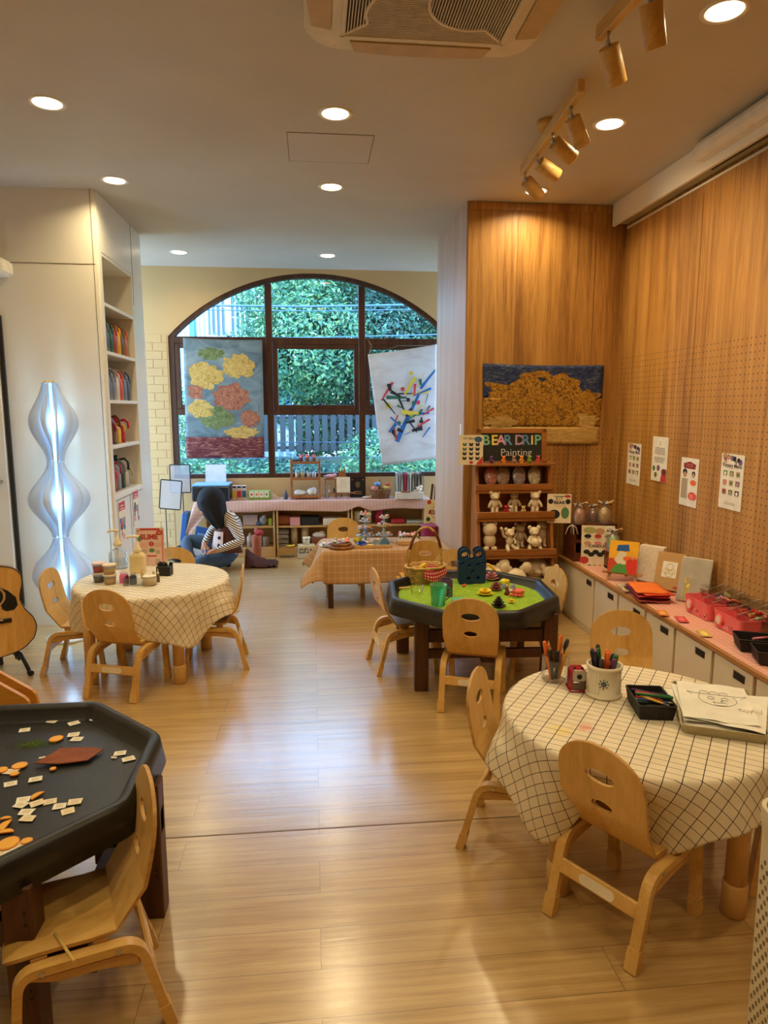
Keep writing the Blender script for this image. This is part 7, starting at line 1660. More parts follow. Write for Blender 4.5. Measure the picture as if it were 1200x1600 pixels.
def d_flyer(seed):
    def f(mb, w, h, z):
        rr = random.Random(seed)
        rect(mb, 0, h*.36, w*.9, h*.2, z, INKR); lines(mb, 0, h*.37, w*.6, 2, h*.07, z+.0007, INKW, seed, .006); rect(mb, 0, -.02, w*.8, h*.28, z, INKGY)
        for k in range(7): disc(mb, rr.uniform(-.35, .35)*w, rr.uniform(-.42, .12)*h, w*.12, z+.0008+.0001*k, [INKK, INKR, INKP, INKV, INKT, INKW, INKB][k], h*.07)
    return f
poster('door_flyer', 'red and grey flyer taped on the niche cupboard door, nearer one', 'poster', .17, .30, SX @ TM((5.03, .70, 0)), d_flyer(3), th=.001, base=CARD, grp='flyers on the niche cupboard'); poster('door_flyer', 'dark pink flyer taped on the niche cupboard door, farther one', 'poster', .16, .28, SX @ TM((5.42, .74, 0)), d_flyer(8), th=.001, base=CARD, grp='flyers on the niche cupboard')
# ================================================================== things on the cabinets under the window
FT = FCZ+.0055
def P7(px, y=7.05): return at(px, 779, y=y).x
pr = thing('printer', 'black inkjet printer with pale blue film on its lid, under the left hanging', 'printer', (-1.03, 7.07, FT))
mb = MB(); mb.box((0, 0, .075), (.37, .28, .15), BLACKP, .012); mb.build('body', pr); mb = MB(); mb.box((0, 0, .160), (.365, .27, .02), C_('blue_film', (120, 180, 226), .3), .006); mb.build('lid', pr); mb = MB(); mb.box((0, -.143, .05), (.24, .006, .05), BLACK, .003); mb.build('output_slot', pr); mb = MB(); mb.box((.02, .11, .26), (.21, .004, .20), C_('feed_paper', (226, 226, 232), .8), 0, TM(rx=-.10)); mb.build('paper_sheet', pr)
for k, (c, nm) in enumerate((((226, 190, 60), 'yellow'), ((206, 40, 70), 'red'), ((40, 100, 140), 'blue'))):
    t = thing('ink_box', nm+' ink box standing right of the printer', 'box', (P7(366.5+7.6*k), 7.08, FT), 0, 'ink boxes by the printer'); mb = MB(); mb.box((0, 0, .07), (.042, .05, .14), C_('inkbox_w', (226, 206, 196), .5), .001); mb.build('carton', t); mb = MB(); mb.box((0, -.0255, .055), (.038, .001, .07), C_('inkb%d' % k, c, .5)); mb.build('colour_panel', t); mb = MB(); mb.box((0, -.0255, .128), (.036, .001, .02), C_('ink_navy', (40, 30, 60), .5)); mb.build('top_band', t)
t = thing('card_organiser', 'green-edged organiser box with fruit picture cards on the window cabinets', 'box', (P7(406), 7.05, FT)); GN = C_('organiser_green', (120, 160, 50), .5)
mb = MB(); mb.box((0, 0, .045), (.22, .08, .09), GN, .004); mb.build('box', t)
for k in range(4): mb = MB(); mb.box((-.078+.050*k, -.0415, .055), (.044, .002, .062), CARD); mb.box((-.078+.050*k, -.0428, .055), (.02, .001, .024), [INKR, INKO, INKT, INKG][k]); mb.build('picture_card', t)
mb = MB(); mb.prism([(-.06, 0), (.06, 0), (-.04, .07)], 0, .004, PAPER, TM((P7(429), 7.1, FT)) @ TM(rx=PI/2)); tag(mb.build('folded_paper'), 'white folded paper triangle beside the organiser box', 'paper')
lat('glue_bottle', 'small slate-grey bottle left of the three-tier wooden rack', 'bottle', (P7(446.5), 7.03, FT), [(.020, 0), (.021, .003), (.021, .06), (.009, .07), (.009, .095), (.0001, .096)], C_('slate_bottle', (64, 74, 84), .4))
rk = thing('wooden_rack', 'three-tier open wooden rack on the window cabinets', 'rack', (P7(478), 7.07, FT)); RW = wood('rack_wood', [(130, 74, 36), (160, 98, 52), (178, 118, 70)], 'X', 8, 3, .5)
for sx in (-.143, .143):
    mb = MB()
    for sy in (-.07, .07): mb.box((sx, sy, .205), (.020, .014, .41), RW, .002)
    mb.build('side_frame', rk)
for z in (.02, .205, .37): mb = MB(); mb.box((0, 0, z), (.27, .15, .012), RW, .002); mb.box((0, -.072, z+.006), (.27, .008, .026), RW, .001); mb.build('rack_shelf', rk)
rxx = P7(478)
def ctoy(x, z, lst, label, name='soft_toy', cat='toy', y=7.05, grp=None):
    mb = MB()
    for (c, r, col) in lst: mb.ell(c, r, C_('ct_%d_%d_%d' % col, col, .6), n=12, k=8)
    return tag(mb.build(name, None, (x, y, z)), label, cat, grp)
ctoy(rxx-.11, FT+.378, [((0, 0, .015), (.035, .025, .016), (50, 40, 54)), ((.03, 0, .022), (.014, .014, .012), (60, 50, 64))], 'dark lying toy at the left end of the rack top')
for k, (dx, c1, c2) in enumerate(((-.045, (176, 50, 80), (96, 40, 50)), (.02, (216, 90, 90), (120, 70, 60)), (.09, (190, 70, 90), (110, 80, 50)))): ctoy(rxx+dx, FT+.378, [((0, 0, .024), (.022, .018, .024), c2), ((0, -.004, .058), (.024, .022, .022), c1), ((.0, -.022, .055), (.010, .006, .010), (236, 190, 170))], ['round maroon doll left of centre on the rack top', 'round coral doll in the middle of the rack top', 'round pink doll at the right end of the rack top'][k], 'round_doll', 'doll', grp='dolls on top of the rack')
for k, dx in enumerate((-.085, -.03, .035, .085)): 
    t = thing('glass_jar', ['leftmost', 'second', 'third', 'rightmost'][k]+' little glass jar on the middle tier of the wooden rack', 'jar', (rxx+dx, 7.06, FT+.213), 0, 'jars on the rack'); mb = MB(); mb.lathe([(.022, 0), (.024, .07), (.018, .085)], CLEAR, n=16, cap=False); mb.build('glass', t); mb = MB(); mb.lathe([(.019, .003), (.019, .055)], C_('jarfill%d' % k, [(226, 200, 150), (216, 196, 110), (230, 200, 190), (200, 210, 220)][k], .5), n=14); mb.build('contents', t)
ctoy(rxx-.055, FT+.028, [((0, 0, .03), (.065, .05, .03), (226, 220, 206)), ((-.02, 0, .045), (.04, .04, .02), (232, 226, 214))], 'folded white cloth bundle at the left of the rack foot', 'cloth_bundle', 'cloth'); ctoy(rxx+.06, FT+.028, [((0, 0, .04), (.05, .05, .042), (222, 216, 200)), ((.02, 0, .05), (.03, .04, .04), (206, 214, 220))], 'crumpled white packet at the right of the rack foot', 'packet', 'packet')
# small easel with board and boat drawing
ex = P7(535); t = thing('mini_easel', 'small brown easel holding a cream card on the window cabinets', 'easel', (ex, 7.08, FT)); mb = MB()
for sx in (-1, 1): mb.tube([(sx*.065, -.03, 0), (sx*.022, .02, .33)], 0, RW, rect=(.010, .014), up=(1, 0, 0))
mb.tube([(0, .09, 0), (0, .03, .30)], 0, RW, rect=(.012, .012), up=(1, 0, 0)); mb.build('leg', t); mb = MB(); mb.box((0, -.035, .055), (.26, .03, .012), RW, .002); mb.build('ledge', t); mb = MB(); mb.prism([(-.05, .20), (.05, .20), (.03, .28), (-.03, .28)], 0, .010, RW, TM((0, .0, 0)) @ TM(rx=PI/2)); mb.build('cross_plate', t)
poster('cream_card', 'cream card with faint writing on the mini easel', 'card', .14, .16, TM((ex+.01, 7.032, FT+.142)) @ TM(rx=PI/2-.08), lambda mb, w, h, z: lines(mb, 0, h*.3, w*.6, 5, h*.12, z, INKGY, 4, .002), base=CARD)
ctoy(ex-.085, FT+.065, [((0, 0, .02), (.012, .01, .03), (60, 60, 44)), ((.012, 0, .01), (.02, .01, .010), (90, 80, 60))], 'tiny dark sailing figure on the left end of the mini easel ledge', 'small_figure', 'figurine', 7.04)
lat('glass_vase', 'clear glass vase with pale stems left of the mini easel', 'vase', (P7(511), 7.06, FT), [(.028, 0), (.030, .13), (.026, .15)], CLEAR)
mb = MB(); mb.ell((0, 0, 0), (.055, .03, .022), C_('pink_plush', (226, 170, 180), .8)); mb.ell((.045, 0, .01), (.022, .02, .02), C_('pink_plush', (226, 170, 180), .8)); mb.ell((-.05, 0, 0), (.025, .02, .01), C_('grey_plush', (150, 160, 166), .8)); tag(mb.build('plush_toy', None, (P7(517), 7.15, FT+.22)), 'pink and grey plush toy perched between the rack and the mini easel', 'toy'); mb = MB(); mb.box((0, 0, 0), (.13, .07, .012), RW, .002); mb.box((-.055, 0, -.10), (.01, .06, .2), RW); mb.box((.055, 0, -.10), (.01, .06, .2), RW); tag(mb.build('small_stand', None, (P7(517), 7.15, FT+.193)), 'narrow wooden stand holding the pink plush toy', 'stand')
def d_black(mb, w, h, z): mb.text('Lavender', w*.14, INKT, TM((0, -h*.22, z+.0005))); mb.text('Workshop', w*.14, INKT, TM((0, -h*.34, z+.0005))); mb.prism(oval(w*.15, h*.15, 14, 0, h*.12), z, z+.0006, C_('ink_gold', (110, 90, 50), .6)); disc(mb, -w*.35, h*.36, w*.04, z, INKR); disc(mb, w*.35, h*.36, w*.04, z, INKO)
def d_black(mb, w, h, z): mb.prism(oval(w*.15, h*.15, 14, 0, h*.12), z, z+.0006, C_('ink_gold', (110, 90, 50), .6)); lines(mb, 0, -h*.22, w*.6, 2, h*.1, z, INKT, 3, .006); disc(mb, -w*.35, h*.36, w*.04, z, INKR); disc(mb, w*.35, h*.36, w*.04, z, INKO)
poster('black_sign', 'black sign with small gold motif standing on the window cabinets', 'sign', .165, .215, TM((P7(559.5), 7.10, FT+.108)) @ TM(rx=PI/2-.08), d_black, base=BLACK)
t = thing('wicker_basket', 'small brown wicker basket of toys on the window cabinets', 'basket', (P7(594), 7.02, FT)); mb, _w = wicker('c', .09, .105, .075); mb.mats = [wood('brown_wicker', [(90, 56, 30), (130, 86, 48), (160, 112, 68)], 'X', 3, 20, .7)]; mb.build('basket_body', t); mb = MB(); mb.tube([(-.0, -.07, .085), (0, -.06, .17), (0, 0, .22), (0, .06, .17), (0, .07, .085)], .010, mb.mats[0] if mb.mats else wood('brown_wicker', None), n=8) if False else mb.tube([(-.0, -.07, .085), (0, -.06, .17), (0, 0, .22), (0, .06, .17), (0, .07, .085)], .010, MATS['brown_wicker'], n=8); mb.build('handle', t)
bx_ = P7(594)
for k, (dx, dz, r, c, lab) in enumerate(((-.06, .10, .032, (226, 130, 110), 'coral ball toy in the left of the brown wicker basket'), (-.03, .145, .030, (90, 150, 200), 'blue toy boat on top of the brown wicker basket'), (.06, .11, .028, (226, 196, 90), 'yellow toy sticking out at the right of the brown wicker basket'), (.075, .14, .022, (206, 60, 60), 'red toy behind the yellow one in the brown wicker basket'))): ctoy(bx_+dx, FT+dz, [((0, 0, 0), (r*1.2, r, r*.8), c), ((r*.5, 0, r*.3), (r*.6, r*.6, r*.5), tuple(min(255, q+30) for q in c))], lab, 'basket_toy', 'toy', 7.02, 'toys in the brown wicker basket')
ctoy(P7(574), FT, [((0, 0, .012), (.06, .03, .014), (200, 176, 150)), ((.04, 0, .018), (.02, .02, .016), (150, 120, 96))], 'low pile of shells left of the brown wicker basket', 'shell_pile', 'shells', 7.0)
fr_ = thing('file_rack', 'clear file rack standing at the right end of the window cabinets', 'rack', (P7(639), 7.06, FT)); mb = MB()
for (c, s) in (((0, 0, .002), (.29, .16, .004)), ((-.145, 0, .13), (.003, .16, .26)), ((.145, 0, .13), (.003, .16, .26)), ((0, .08, .14), (.29, .003, .28))): mb.box(c, s, CLEAR)
mb.build('rack_walls', fr_)
mb = MB(); mb.box((0, -.09, .036), (.29, .05, .072), C_('white_box', (226, 218, 204), .5), .003); tag(mb.build('white_carton', None, (P7(637), 7.01, FT)), 'low white carton in front of the file rack', 'box'); mb = MB(); mb.box((0, -.09, .075), (.09, .052, .012), C_('brown_lid', (150, 100, 60), .5)); tag(mb.build('brown_tray', None, (P7(637)-.04, 7.008, FT)), 'small brown tray on the low white carton', 'tray')
ctoy(P7(650), FT+.073, [((0, 0, .025), (.045, .03, .028), (222, 206, 176)), ((.03, 0, .05), (.02, .02, .018), (226, 210, 184)), ((-.03, -.01, .035), (.02, .016, .016), (90, 84, 70))], 'cream plush lying on the low white carton', 'plush_toy', 'toy', 6.93)
FCOL = [(206, 206, 196), (166, 170, 158), (222, 216, 200), (150, 156, 150), (196, 60, 80), (214, 84, 100), (170, 176, 170), (226, 220, 206), (130, 140, 134), (206, 170, 120), (110, 116, 110), (160, 120, 80), (190, 190, 180), (90, 96, 90)]
for k, c in enumerate(FCOL): mb = MB(); mb.box((0, 0, .13-.003*(k % 3)), (.012, .13, .26-.012*(k % 3)), C_('file_%d_%d_%d' % c, c, .6), .001); tag(mb.build('paper_folder', None, (P7(639)-.125+.019*k, 7.06, FT+.005), rot=(0, .04*((k % 3)-1), 0)), '%s folder in the file rack, %s from the left' % (['pale', 'sage grey', 'cream', 'grey-green', 'crimson', 'rose', 'grey', 'ivory', 'dull green', 'tan', 'charcoal', 'brown', 'light grey', 'dark'][k], ['first', 'second', 'third', 'fourth', 'fifth', 'sixth', 'seventh', 'eighth', 'ninth', 'tenth', 'eleventh', 'twelfth', 'thirteenth', 'last'][k]), 'folder', 'folders in the file rack')
# inside the open cabinets
def boxy(name, px, y, zf, s, c, label, cat, rz=0, grp=None, bev=.004, m=None):
    p = at(px, 800, y=y); mb = MB(); mb.box((0, 0, s[2]/2), s, m or C_('bx_%d_%d_%d' % c, c, .6), bev); return tag(mb.build(name, None, (p.x, y, zf+.001), rz), label, cat, grp)
SF, SB = .315, .094
boxy('brown_tub', 443, 7.05, SF, (.16, .14, .10), (140, 74, 40), 'brown tub on the middle cabinet\'s upper shelf', 'tub', bev=.02); boxy('pink_tissue_box', 461, 7.0, SF, (.10, .10, .085), (222, 150, 150), 'pink patterned box beside the brown tub', 'box'); boxy('black_crate', 484, 7.04, SF, (.19, .16, .085), (30, 30, 34), 'black crate of cloth on the middle cabinet\'s upper shelf', 'crate', bev=.008); boxy('white_paper_stack', 519, 7.03, SF, (.19, .18, .07), (226, 214, 196), 'stack of white paper packs on the middle cabinet\'s upper shelf', 'paper')
boxy('picture_box', 391, 7.04, SF, (.15, .05, .11), (196, 170, 160), 'pale picture box on the left cabinet\'s upper shelf', 'box'); ctoy(at(411, 800, y=7.02).x, SF+.001, [((0, 0, .05), (.04, .03, .05), (150, 150, 160)), ((-.04, 0, .02), (.04, .03, .022), (60, 90, 130)), ((.01, -.01, .09), (.02, .02, .02), (210, 190, 170))], 'blue and grey doll slumped on the left cabinet\'s upper shelf', 'rag_doll', 'doll', 7.02); boxy('green_carton', 422, 7.0, SF, (.035, .05, .075), (150, 170, 40), 'small green and yellow carton at the right of the left cabinet\'s upper shelf', 'box')
for k, nm in enumerate(('lowest', 'second', 'third', 'top')): 
    p = at(441, 800, y=7.02); t = thing('stacked_tray', nm+' of the stacked clear drawers in the middle cabinet', 'tray', (p.x, 7.03, SB+.001+.048*k), 0, 'stacked clear drawers'); mb = MB(); mb.box((0, 0, .004), (.125, .16, .006), C_('drawer_frame', (170, 166, 158), .4)); mb.box((0, -.078, .024), (.125, .003, .044), CLEAR); mb.box((0, 0, .045), (.125, .16, .003), CLEAR); mb.build('tray', t); mb = MB(); mb.box((0, .0, .018), (.10, .13, .02), C_('dcont%d' % k, [(170, 150, 130), (150, 130, 120), (180, 160, 150), (120, 110, 100)][k], .7), .004); mb.build('contents', t)
for (px, lab) in ((459, 'white paper roll standing left in the middle cabinet'), (476, 'white paper roll standing right in the middle cabinet')):
    p = at(px, 800, y=7.05); lat('paper_roll', lab, 'paper roll', (p.x, 7.06, SB+.001), [(.036, 0), (.036, .205), (.012, .206), (.011, .18)], C_('roll_cream', (214, 196, 170), .7), grp='paper rolls in the cabinet')
boxy('brown_carton', 497, 7.0, SB, (.15, .14, .09), (130, 70, 44), 'open brown carton of cloth at the right of the middle cabinet', 'box'); ctoy(at(498, 800, y=7.0).x, SB+.09, [((0, 0, .02), (.07, .05, .035), (206, 190, 176)), ((.03, 0, .045), (.03, .03, .02), (196, 176, 160))], 'pale cloth heaped in the open brown carton', 'cloth_heap', 'cloth', 7.0)
t = thing('pump_jar', 'pale lidded jar in front of the paper rolls', 'jar', (at(478, 800, y=6.9).x, 6.885, .134)); mb = MB(); mb.lathe([(.034, 0), (.036, .05), (.030, .06)], C_('jar_pale', (206, 196, 170), .4), n=18); mb.build('jar', t); mb = MB(); mb.lathe([(.040, .06), (.042, .075), (.0001, .078)], CREAMP, n=18, cap=False); mb.build('lid', t)
for k, (c, s, lab) in enumerate((((200, 190, 170), (.18, .12, .05), 'white flat carton under the speckled one on the floor by the craft table'), ((150, 140, 126), (.17, .11, .05), 'speckled flat carton in the middle of the floor pile'), ((214, 196, 150), (.17, .11, .03), 'cream flat carton on top of the floor pile by the craft table'))): boxy('flat_carton', 478, 6.87, [0, .051, .102][k], s, c, lab, 'box', rad(4*k), 'cartons stacked on the floor', m=speck('speckled_card', (180, 172, 150), [(90, 84, 70), (200, 190, 170), (150, 140, 120)], 90, .4) if k == 1 else None)
ctoy(at(457, 860, y=7.0).x-.02, SB+.001, [((0, 0, .010), (.05, .03, .012), (222, 190, 60)), ((.03, 0, .014), (.02, .02, .01), (230, 200, 80))], 'yellow toys lying in front of the paper rolls', 'yellow_toys', 'toy', 6.96)
for k, (px, c, h, lab) in enumerate(((389, (196, 176, 166), .14, 'clear water bottle on the left cabinet\'s lower shelf'), (397, (190, 90, 84), .10, 'red paper bundle on the left cabinet\'s lower shelf'), (414, (150, 130, 116), .10, 'clear lidded tub on the left cabinet\'s lower shelf'))): p = at(px, 800, y=7.0); lat('storage_bottle' if k == 0 else 'storage_tub', lab, 'bottle' if k == 0 else 'tub', (p.x, 7.02, SB+.001), [(.032, 0), (.034, h*.7), (.015 if k == 0 else .034, h*.85), (.015 if k == 0 else .036, h)], C_('st_%d' % k, c, .3))
p = at(402, 872, z=0); lat('pink_bin', 'tall coral plastic cup bin standing on the floor by the window cabinets', 'bin', (p.x, 6.86, 0), [(.040, 0), (.052, .235), (.056, .24), (.052, .238), (.040, .01)], C_('coral_bin', (206, 120, 92), .5))
ctoy(at(404, 800, y=6.86).x, .235, [((0, 0, .03), (.045, .03, .035), (170, 50, 50)), ((-.03, 0, .05), (.02, .02, .03), (190, 80, 70))], 'red ribbon scraps poking out of the coral bin', 'ribbon_scraps', 'ribbon', 6.86)
for k, (px, c, s, lab) in enumerate(((558, (190, 180, 160), (.07, .07, .13), 'white tin with dark bands on the right cabinet\'s upper shelf'), (575, (206, 190, 170), (.08, .08, .14), 'cream tin beside the banded one in the right cabinet'), (592, (176, 30, 70), (.09, .09, .15), 'crimson pot on the right cabinet\'s upper shelf'), (605, (90, 90, 84), (.05, .06, .12), 'dark green jar beside the crimson pot'), (621, (170, 30, 34), (.14, .12, .05), 'flat red tin on the right cabinet\'s upper shelf'), (648, (170, 170, 160), (.19, .14, .03), 'pile of grey folded cloth on the right cabinet\'s upper shelf'))):
    p = at(px, 800, y=7.02)
    if k < 4: lat('tin_can', lab, 'tin', (p.x, 7.03, SF+.001), [(s[0]/2*.9, 0), (s[0]/2, s[2]), (s[0]/2*.9, s[2]+.002)], C_('tin_%d' % k, c, .5))
    else: boxy('flat_tin' if k == 4 else 'folded_cloth', px, 7.02, SF, s, c, lab, 'tin' if k == 4 else 'cloth', bev=.01)
boxy('dark_box', 633, 7.02, SB, (.12, .14, .12), (120, 60, 40), 'rust-brown box on the right cabinet\'s lower shelf', 'box')
for k, (px, c, lab) in enumerate(((418, (60, 50, 44), 'dark scissors and craft bits on the floor by the coral bin'), (448, (96, 90, 84), 'grey tool lying on the floor in front of the middle cabinet'))): p = at(px, 876 if k == 0 else 870, z=0); ctoy(p.x, 0, [((0, 0, .008), (.09, .02, .008), c), ((.04, .01, .012), (.03, .02, .010), (150, 120, 60))], lab, 'craft_tool', 'tool', p.y)
# frames on stands, blue folders at the left end
for k, (px, pz, y, rr_, lab) in enumerate(((281.5, 748, 7.1, 0, 'black-framed clear sign holder, the taller one by the brick wall'), (266.5, 773, 6.95, -.10, 'black-framed clear sign holder, the lower tilted one'))):
    p = at(px, pz, y=y); w, h = (.20, .285) if k == 0 else (.205, .29); t = thing('sign_holder', lab, 'sign holder', (p.x, y, 0), 0, 'sign holders by the brick wall'); T = TM((0, 0, p.z), ry=-rr_)
    mb = MB(); mb.tube([(x, 0, z) for x, z in rrect(w, h, .012, 3)], .006, BLACK, n=6, M=T, closed=True); mb.build('frame', t); mb = MB(); mb.box((0, 0, 0), (w-.008, .003, h-.008), glassy('holder_sheet', (.9, .9, .94), .04, .2, milk=.3, milkcol=(.8, .8, .86)), 0, T); mb.build('clear_sheet', t)
    b = T @ Vector((.02 if k == 0 else -.04, 0, -h/2)); mb = MB(); mb.rod((b.x, 0, .01), (b.x, 0, b.z+.003), .005, BLACK); mb.build('post', t); mb = MB(); mb.lathe([(.09, 0), (.09, .006), (.01, .012)], BLACK, TM((b.x, 0, 0)), 24); mb.build('base', t)
mb = MB(); mb.box((0, 0, .14), (.05, .20, .28), C_('blue_folder', (30, 90, 160), .5), .003, TM(ry=.12)); p = at(287, 815, y=7.05); tag(mb.build('blue_folder', None, (p.x, 7.05, .18)), 'blue board standing left of the window cabinets', 'folder'); mb = MB(); mb.box((0, 0, .09), (.06, .2, .18), C_('stool_grey', (150, 150, 150), .6)); tag(mb.build('small_block', None, (p.x, 7.05, 0)), 'grey block under the blue board by the window cabinets', 'block')
t = thing('blue_book', 'blue and white picture board leaning at the left end of the window cabinets', 'board', (at(303, 815, y=6.80).x, 6.86, .0)); mb = MB(); mb.box((0, 0, .17), (.13, .012, .34), C_('bluebook', (40, 80, 140), .5), .002, TM(ry=.22)); mb.build('board', t); mb = MB(); mb.box((.0, -.0068, .11), (.10, .001, .13), C_('bluebook_w', (214, 214, 220), .6), 0, TM(ry=.22)); mb.box((.0, -.0068, .25), (.08, .001, .05), C_('bluebook_l', (120, 160, 200), .6), 0, TM(ry=.22)); mb.build('picture', t)
t = thing('white_bin', 'tall white flat board standing behind the seated person by the brick wall', 'board', (0, 0, 0)) if False else None
# ================================================================== things on the craft table
CTZ = .4525
def disk(px, py, r, h, m, label, name='wood_slice', cat='wood slice'):
    p = at(px, py, z=CTZ); return lat(name, label, cat, (p.x, p.y+r, CTZ), [(r, 0), (r*1.02, h*.5), (r, h)], m, 32)
BRK = wood('slice_wood', [(90, 50, 26), (130, 80, 40), (176, 124, 70)], 'Z', 1, 6, .7)
w1 = disk(534, 860, .095, .022, BRK, 'large round wood slice at the front left of the craft table')
p = w1.location; lat('wood_slice', 'smaller wood slice stacked on the large one', 'wood slice', (p.x-.0, p.y+.0, CTZ+.023), [(.075, 0), (.078, .016), (.075, .018)], BRK, 28)
p0_ = w1.location.copy(); rr = random.Random(6)
DC = [((226, 90, 50), 'orange'), ((240, 200, 80), 'yellow'), ((150, 140, 190), 'lilac'), ((60, 56, 60), 'charcoal'), ((226, 214, 220), 'white'), ((110, 150, 180), 'blue'), ((190, 170, 200), 'mauve'), ((240, 150, 90), 'apricot'), ((120, 150, 90), 'leaf green'), ((206, 60, 80), 'crimson'), ((240, 210, 60), 'lemon'), ((90, 70, 60), 'brown')]
def deco(x, y, z, k, where, grp, s=1.0):
    c, nm = DC[k % 12]; mb = MB(); r = .015*s*rr.uniform(.8, 1.2)
    if k % 3 == 0: mb.ell((0, 0, r*.7), (r, r, r*.8), C_('dc_%d_%d_%d' % c, c, .45), n=10, k=6); mb.ell((0, 0, r*1.5), (r*.5, r*.5, r*.5), C_('dc_w', (236, 226, 216), .5), n=8, k=5)
    elif k % 3 == 1: mb.lathe([(r*.8, 0), (r*1.1, r*.6)], C_('dc_%d_%d_%d' % DC[(k+4) % 12][0], DC[(k+4) % 12][0], .5), n=12); mb.ell((0, 0, r*.8), (r*1.1, r*1.1, r*.7), C_('dc_%d_%d_%d' % c, c, .5), n=10, k=6)
    else: mb.lathe([(r*1.1, 0), (r*1.1, r*.5)], C_('dc_%d_%d_%d' % c, c, .4), n=12); mb.lathe([(r*.7, r*.5), (r*.0001, r*1.6)], C_('dc_%d_%d_%d' % DC[(k+2) % 12][0], DC[(k+2) % 12][0], .5), n=10, cap=False)
    return tag(mb.build('miniature_cake', None, (x, y, z), rr.uniform(0, 3)), nm+' miniature cake '+where, 'toy cake', grp)
for k in range(8): a = 2*PI*k/8+.3; deco(p0_.x+.05*cos(a), p0_.y+.05*sin(a), CTZ+.042, k, 'on the stacked wood slices', 'toy cakes on the wood slices', 1.15)
# white oval plate at the far left
p = at(514, 855, z=CTZ); t = thing('toy_plate', 'pale oval plate of dark and lilac bits at the left edge of the craft table', 'plate', (p.x, p.y+.05, CTZ)); mb = MB(); mb.lathe([(.05, 0), (.075, .010), (.078, .012), (.05, .004), (.0001, .004)], WHITE, n=28, cap=False); mb.build('plate', t)
for k in range(6): a = k*1.05; deco(p.x+.035*cos(a), p.y+.05+.035*sin(a), CTZ+.006, [3, 2, 5, 4, 6, 3][k], 'on the pale plate', 'toy cakes on the pale plate', 1.0)
# tray with bowls
tc = at(583, 856, z=CTZ); t = thing('wooden_tray', 'low wooden tray of bowls in the front middle of the craft table', 'tray', (tc.x, tc.y+.075, CTZ)); mb = MB()
for (c, s) in (((0, 0, .003), (.27, .16, .006)), ((0, -.08, .011), (.27, .008, .022)), ((0, .08, .011), (.27, .008, .022)), ((-.135, 0, .011), (.008, .16, .022)), ((.135, 0, .011), (.008, .16, .022))): mb.box(c, s, MAPLE, .001)
mb.build('tray_boards', t)
for (dx, dy, r, c, lab, tl) in ((-.085, -.045, .038, (24, 44, 130), 'glossy deep blue bowl in the low wooden tray', .3), (.09, -.045, .040, (60, 96, 124), 'slate blue plate propped in the low wooden tray', .9), (.03, -.03, .036, (110, 120, 124), 'grey toy plate in the low wooden tray', .4), (.05, .03, .034, (150, 180, 170), 'pale green bowl at the back of the low wooden tray', .1)):
    mb = MB(); mb.lathe([(.0001, .002), (r*.5, .002), (r, .018), (r*.97, .021), (r*.5, .007), (.0001, .007)], C_('bowl_%d_%d_%d' % c, c, .2), n=24, cap=False); tag(mb.build('toy_bowl', None, (tc.x+dx, tc.y+.075+dy, CTZ+.010+r*.4*sin(tl)), rot=(tl, 0, 0)), lab, 'bowl', 'bowls in the wooden tray')
mb = MB(); mb.box((0, 0, .008), (.05, .03, .016), C_('cheese', (226, 200, 120), .5), .004); tag(mb.build('toy_cheese', None, (tc.x-.02, tc.y+.02, CTZ+.008)), 'small pale yellow toy block in the low wooden tray', 'toy food')
for k in range(14): deco(tc.x-.11+.018*k, tc.y+.115+.012*(k % 2), CTZ+.008, k, 'crowded at the back of the low wooden tray', 'toy cakes behind the bowls', 1.2)
mb = MB(); mb.ell((0, 0, .02), (.028, .012, .02), C_('leafy', (200, 190, 40), .6)); mb.ell((.02, 0, .035), (.014, .010, .018), C_('leafy2', (150, 170, 50), .6)); mb.ell((-.02, .0, .03), (.012, .010, .016), C_('leafy', (200, 190, 40), .6)); tag(mb.build('toy_plant', None, (tc.x-.115, tc.y+.02+.055, CTZ+.022)), 'yellow-green toy plant at the left of the low wooden tray', 'toy plant')
# tiered stands
def tier(px, y, levels, label, grp):
    p = at(px, 858, y=y); t = thing('cake_stand', label, 'cake stand', (p.x, y, CTZ)); ST = C_('stand_glaze', (176, 196, 200), .3)
    mb = MB(); mb.lathe([(.035, 0), (.012, .012), (.010, .02), (.010, levels[-1][0])], ST, n=18); mb.build('stem', t)
    for (z, r, c) in levels: mb = MB(); mb.lathe([(.0001, z-.002), (r*.6, z-.001), (r, z+.006), (r*.98, z+.009), (r*.6, z+.003), (.0001, z+.003)], C_('tier_%d_%d_%d' % c, c, .3), n=26, cap=False); mb.build('plate', t)
    for li, (z, r, c) in enumerate(levels):
        n = 7 if r > .05 else 4
        for k in range(n): a = 2*PI*k/n+li; deco(p.x+r*.66*cos(a), y+r*.66*sin(a), CTZ+z+.005, k+li*2, 'on the %s plate of the %s cake stand' % (['bottom', 'middle', 'upper', 'top'][li] if len(levels) > 3 else ['bottom', 'middle', 'top'][li], grp), 'toy cakes on the %s cake stand' % grp, .95)
    return t
tier(571, 5.34, [(.045, .075, (150, 180, 190)), (.10, .062, (120, 150, 180)), (.16, .050, (200, 214, 210)), (.215, .045, (226, 226, 214))], 'four-tier toy cake stand in the middle of the craft table', 'four-tier')
tier(600, 5.32, [(.05, .070, (170, 196, 200)), (.125, .058, (226, 206, 90)), (.19, .042, (226, 226, 226))], 'three-tier toy cake stand with a yellow plate, right of the four-tier one', 'three-tier')
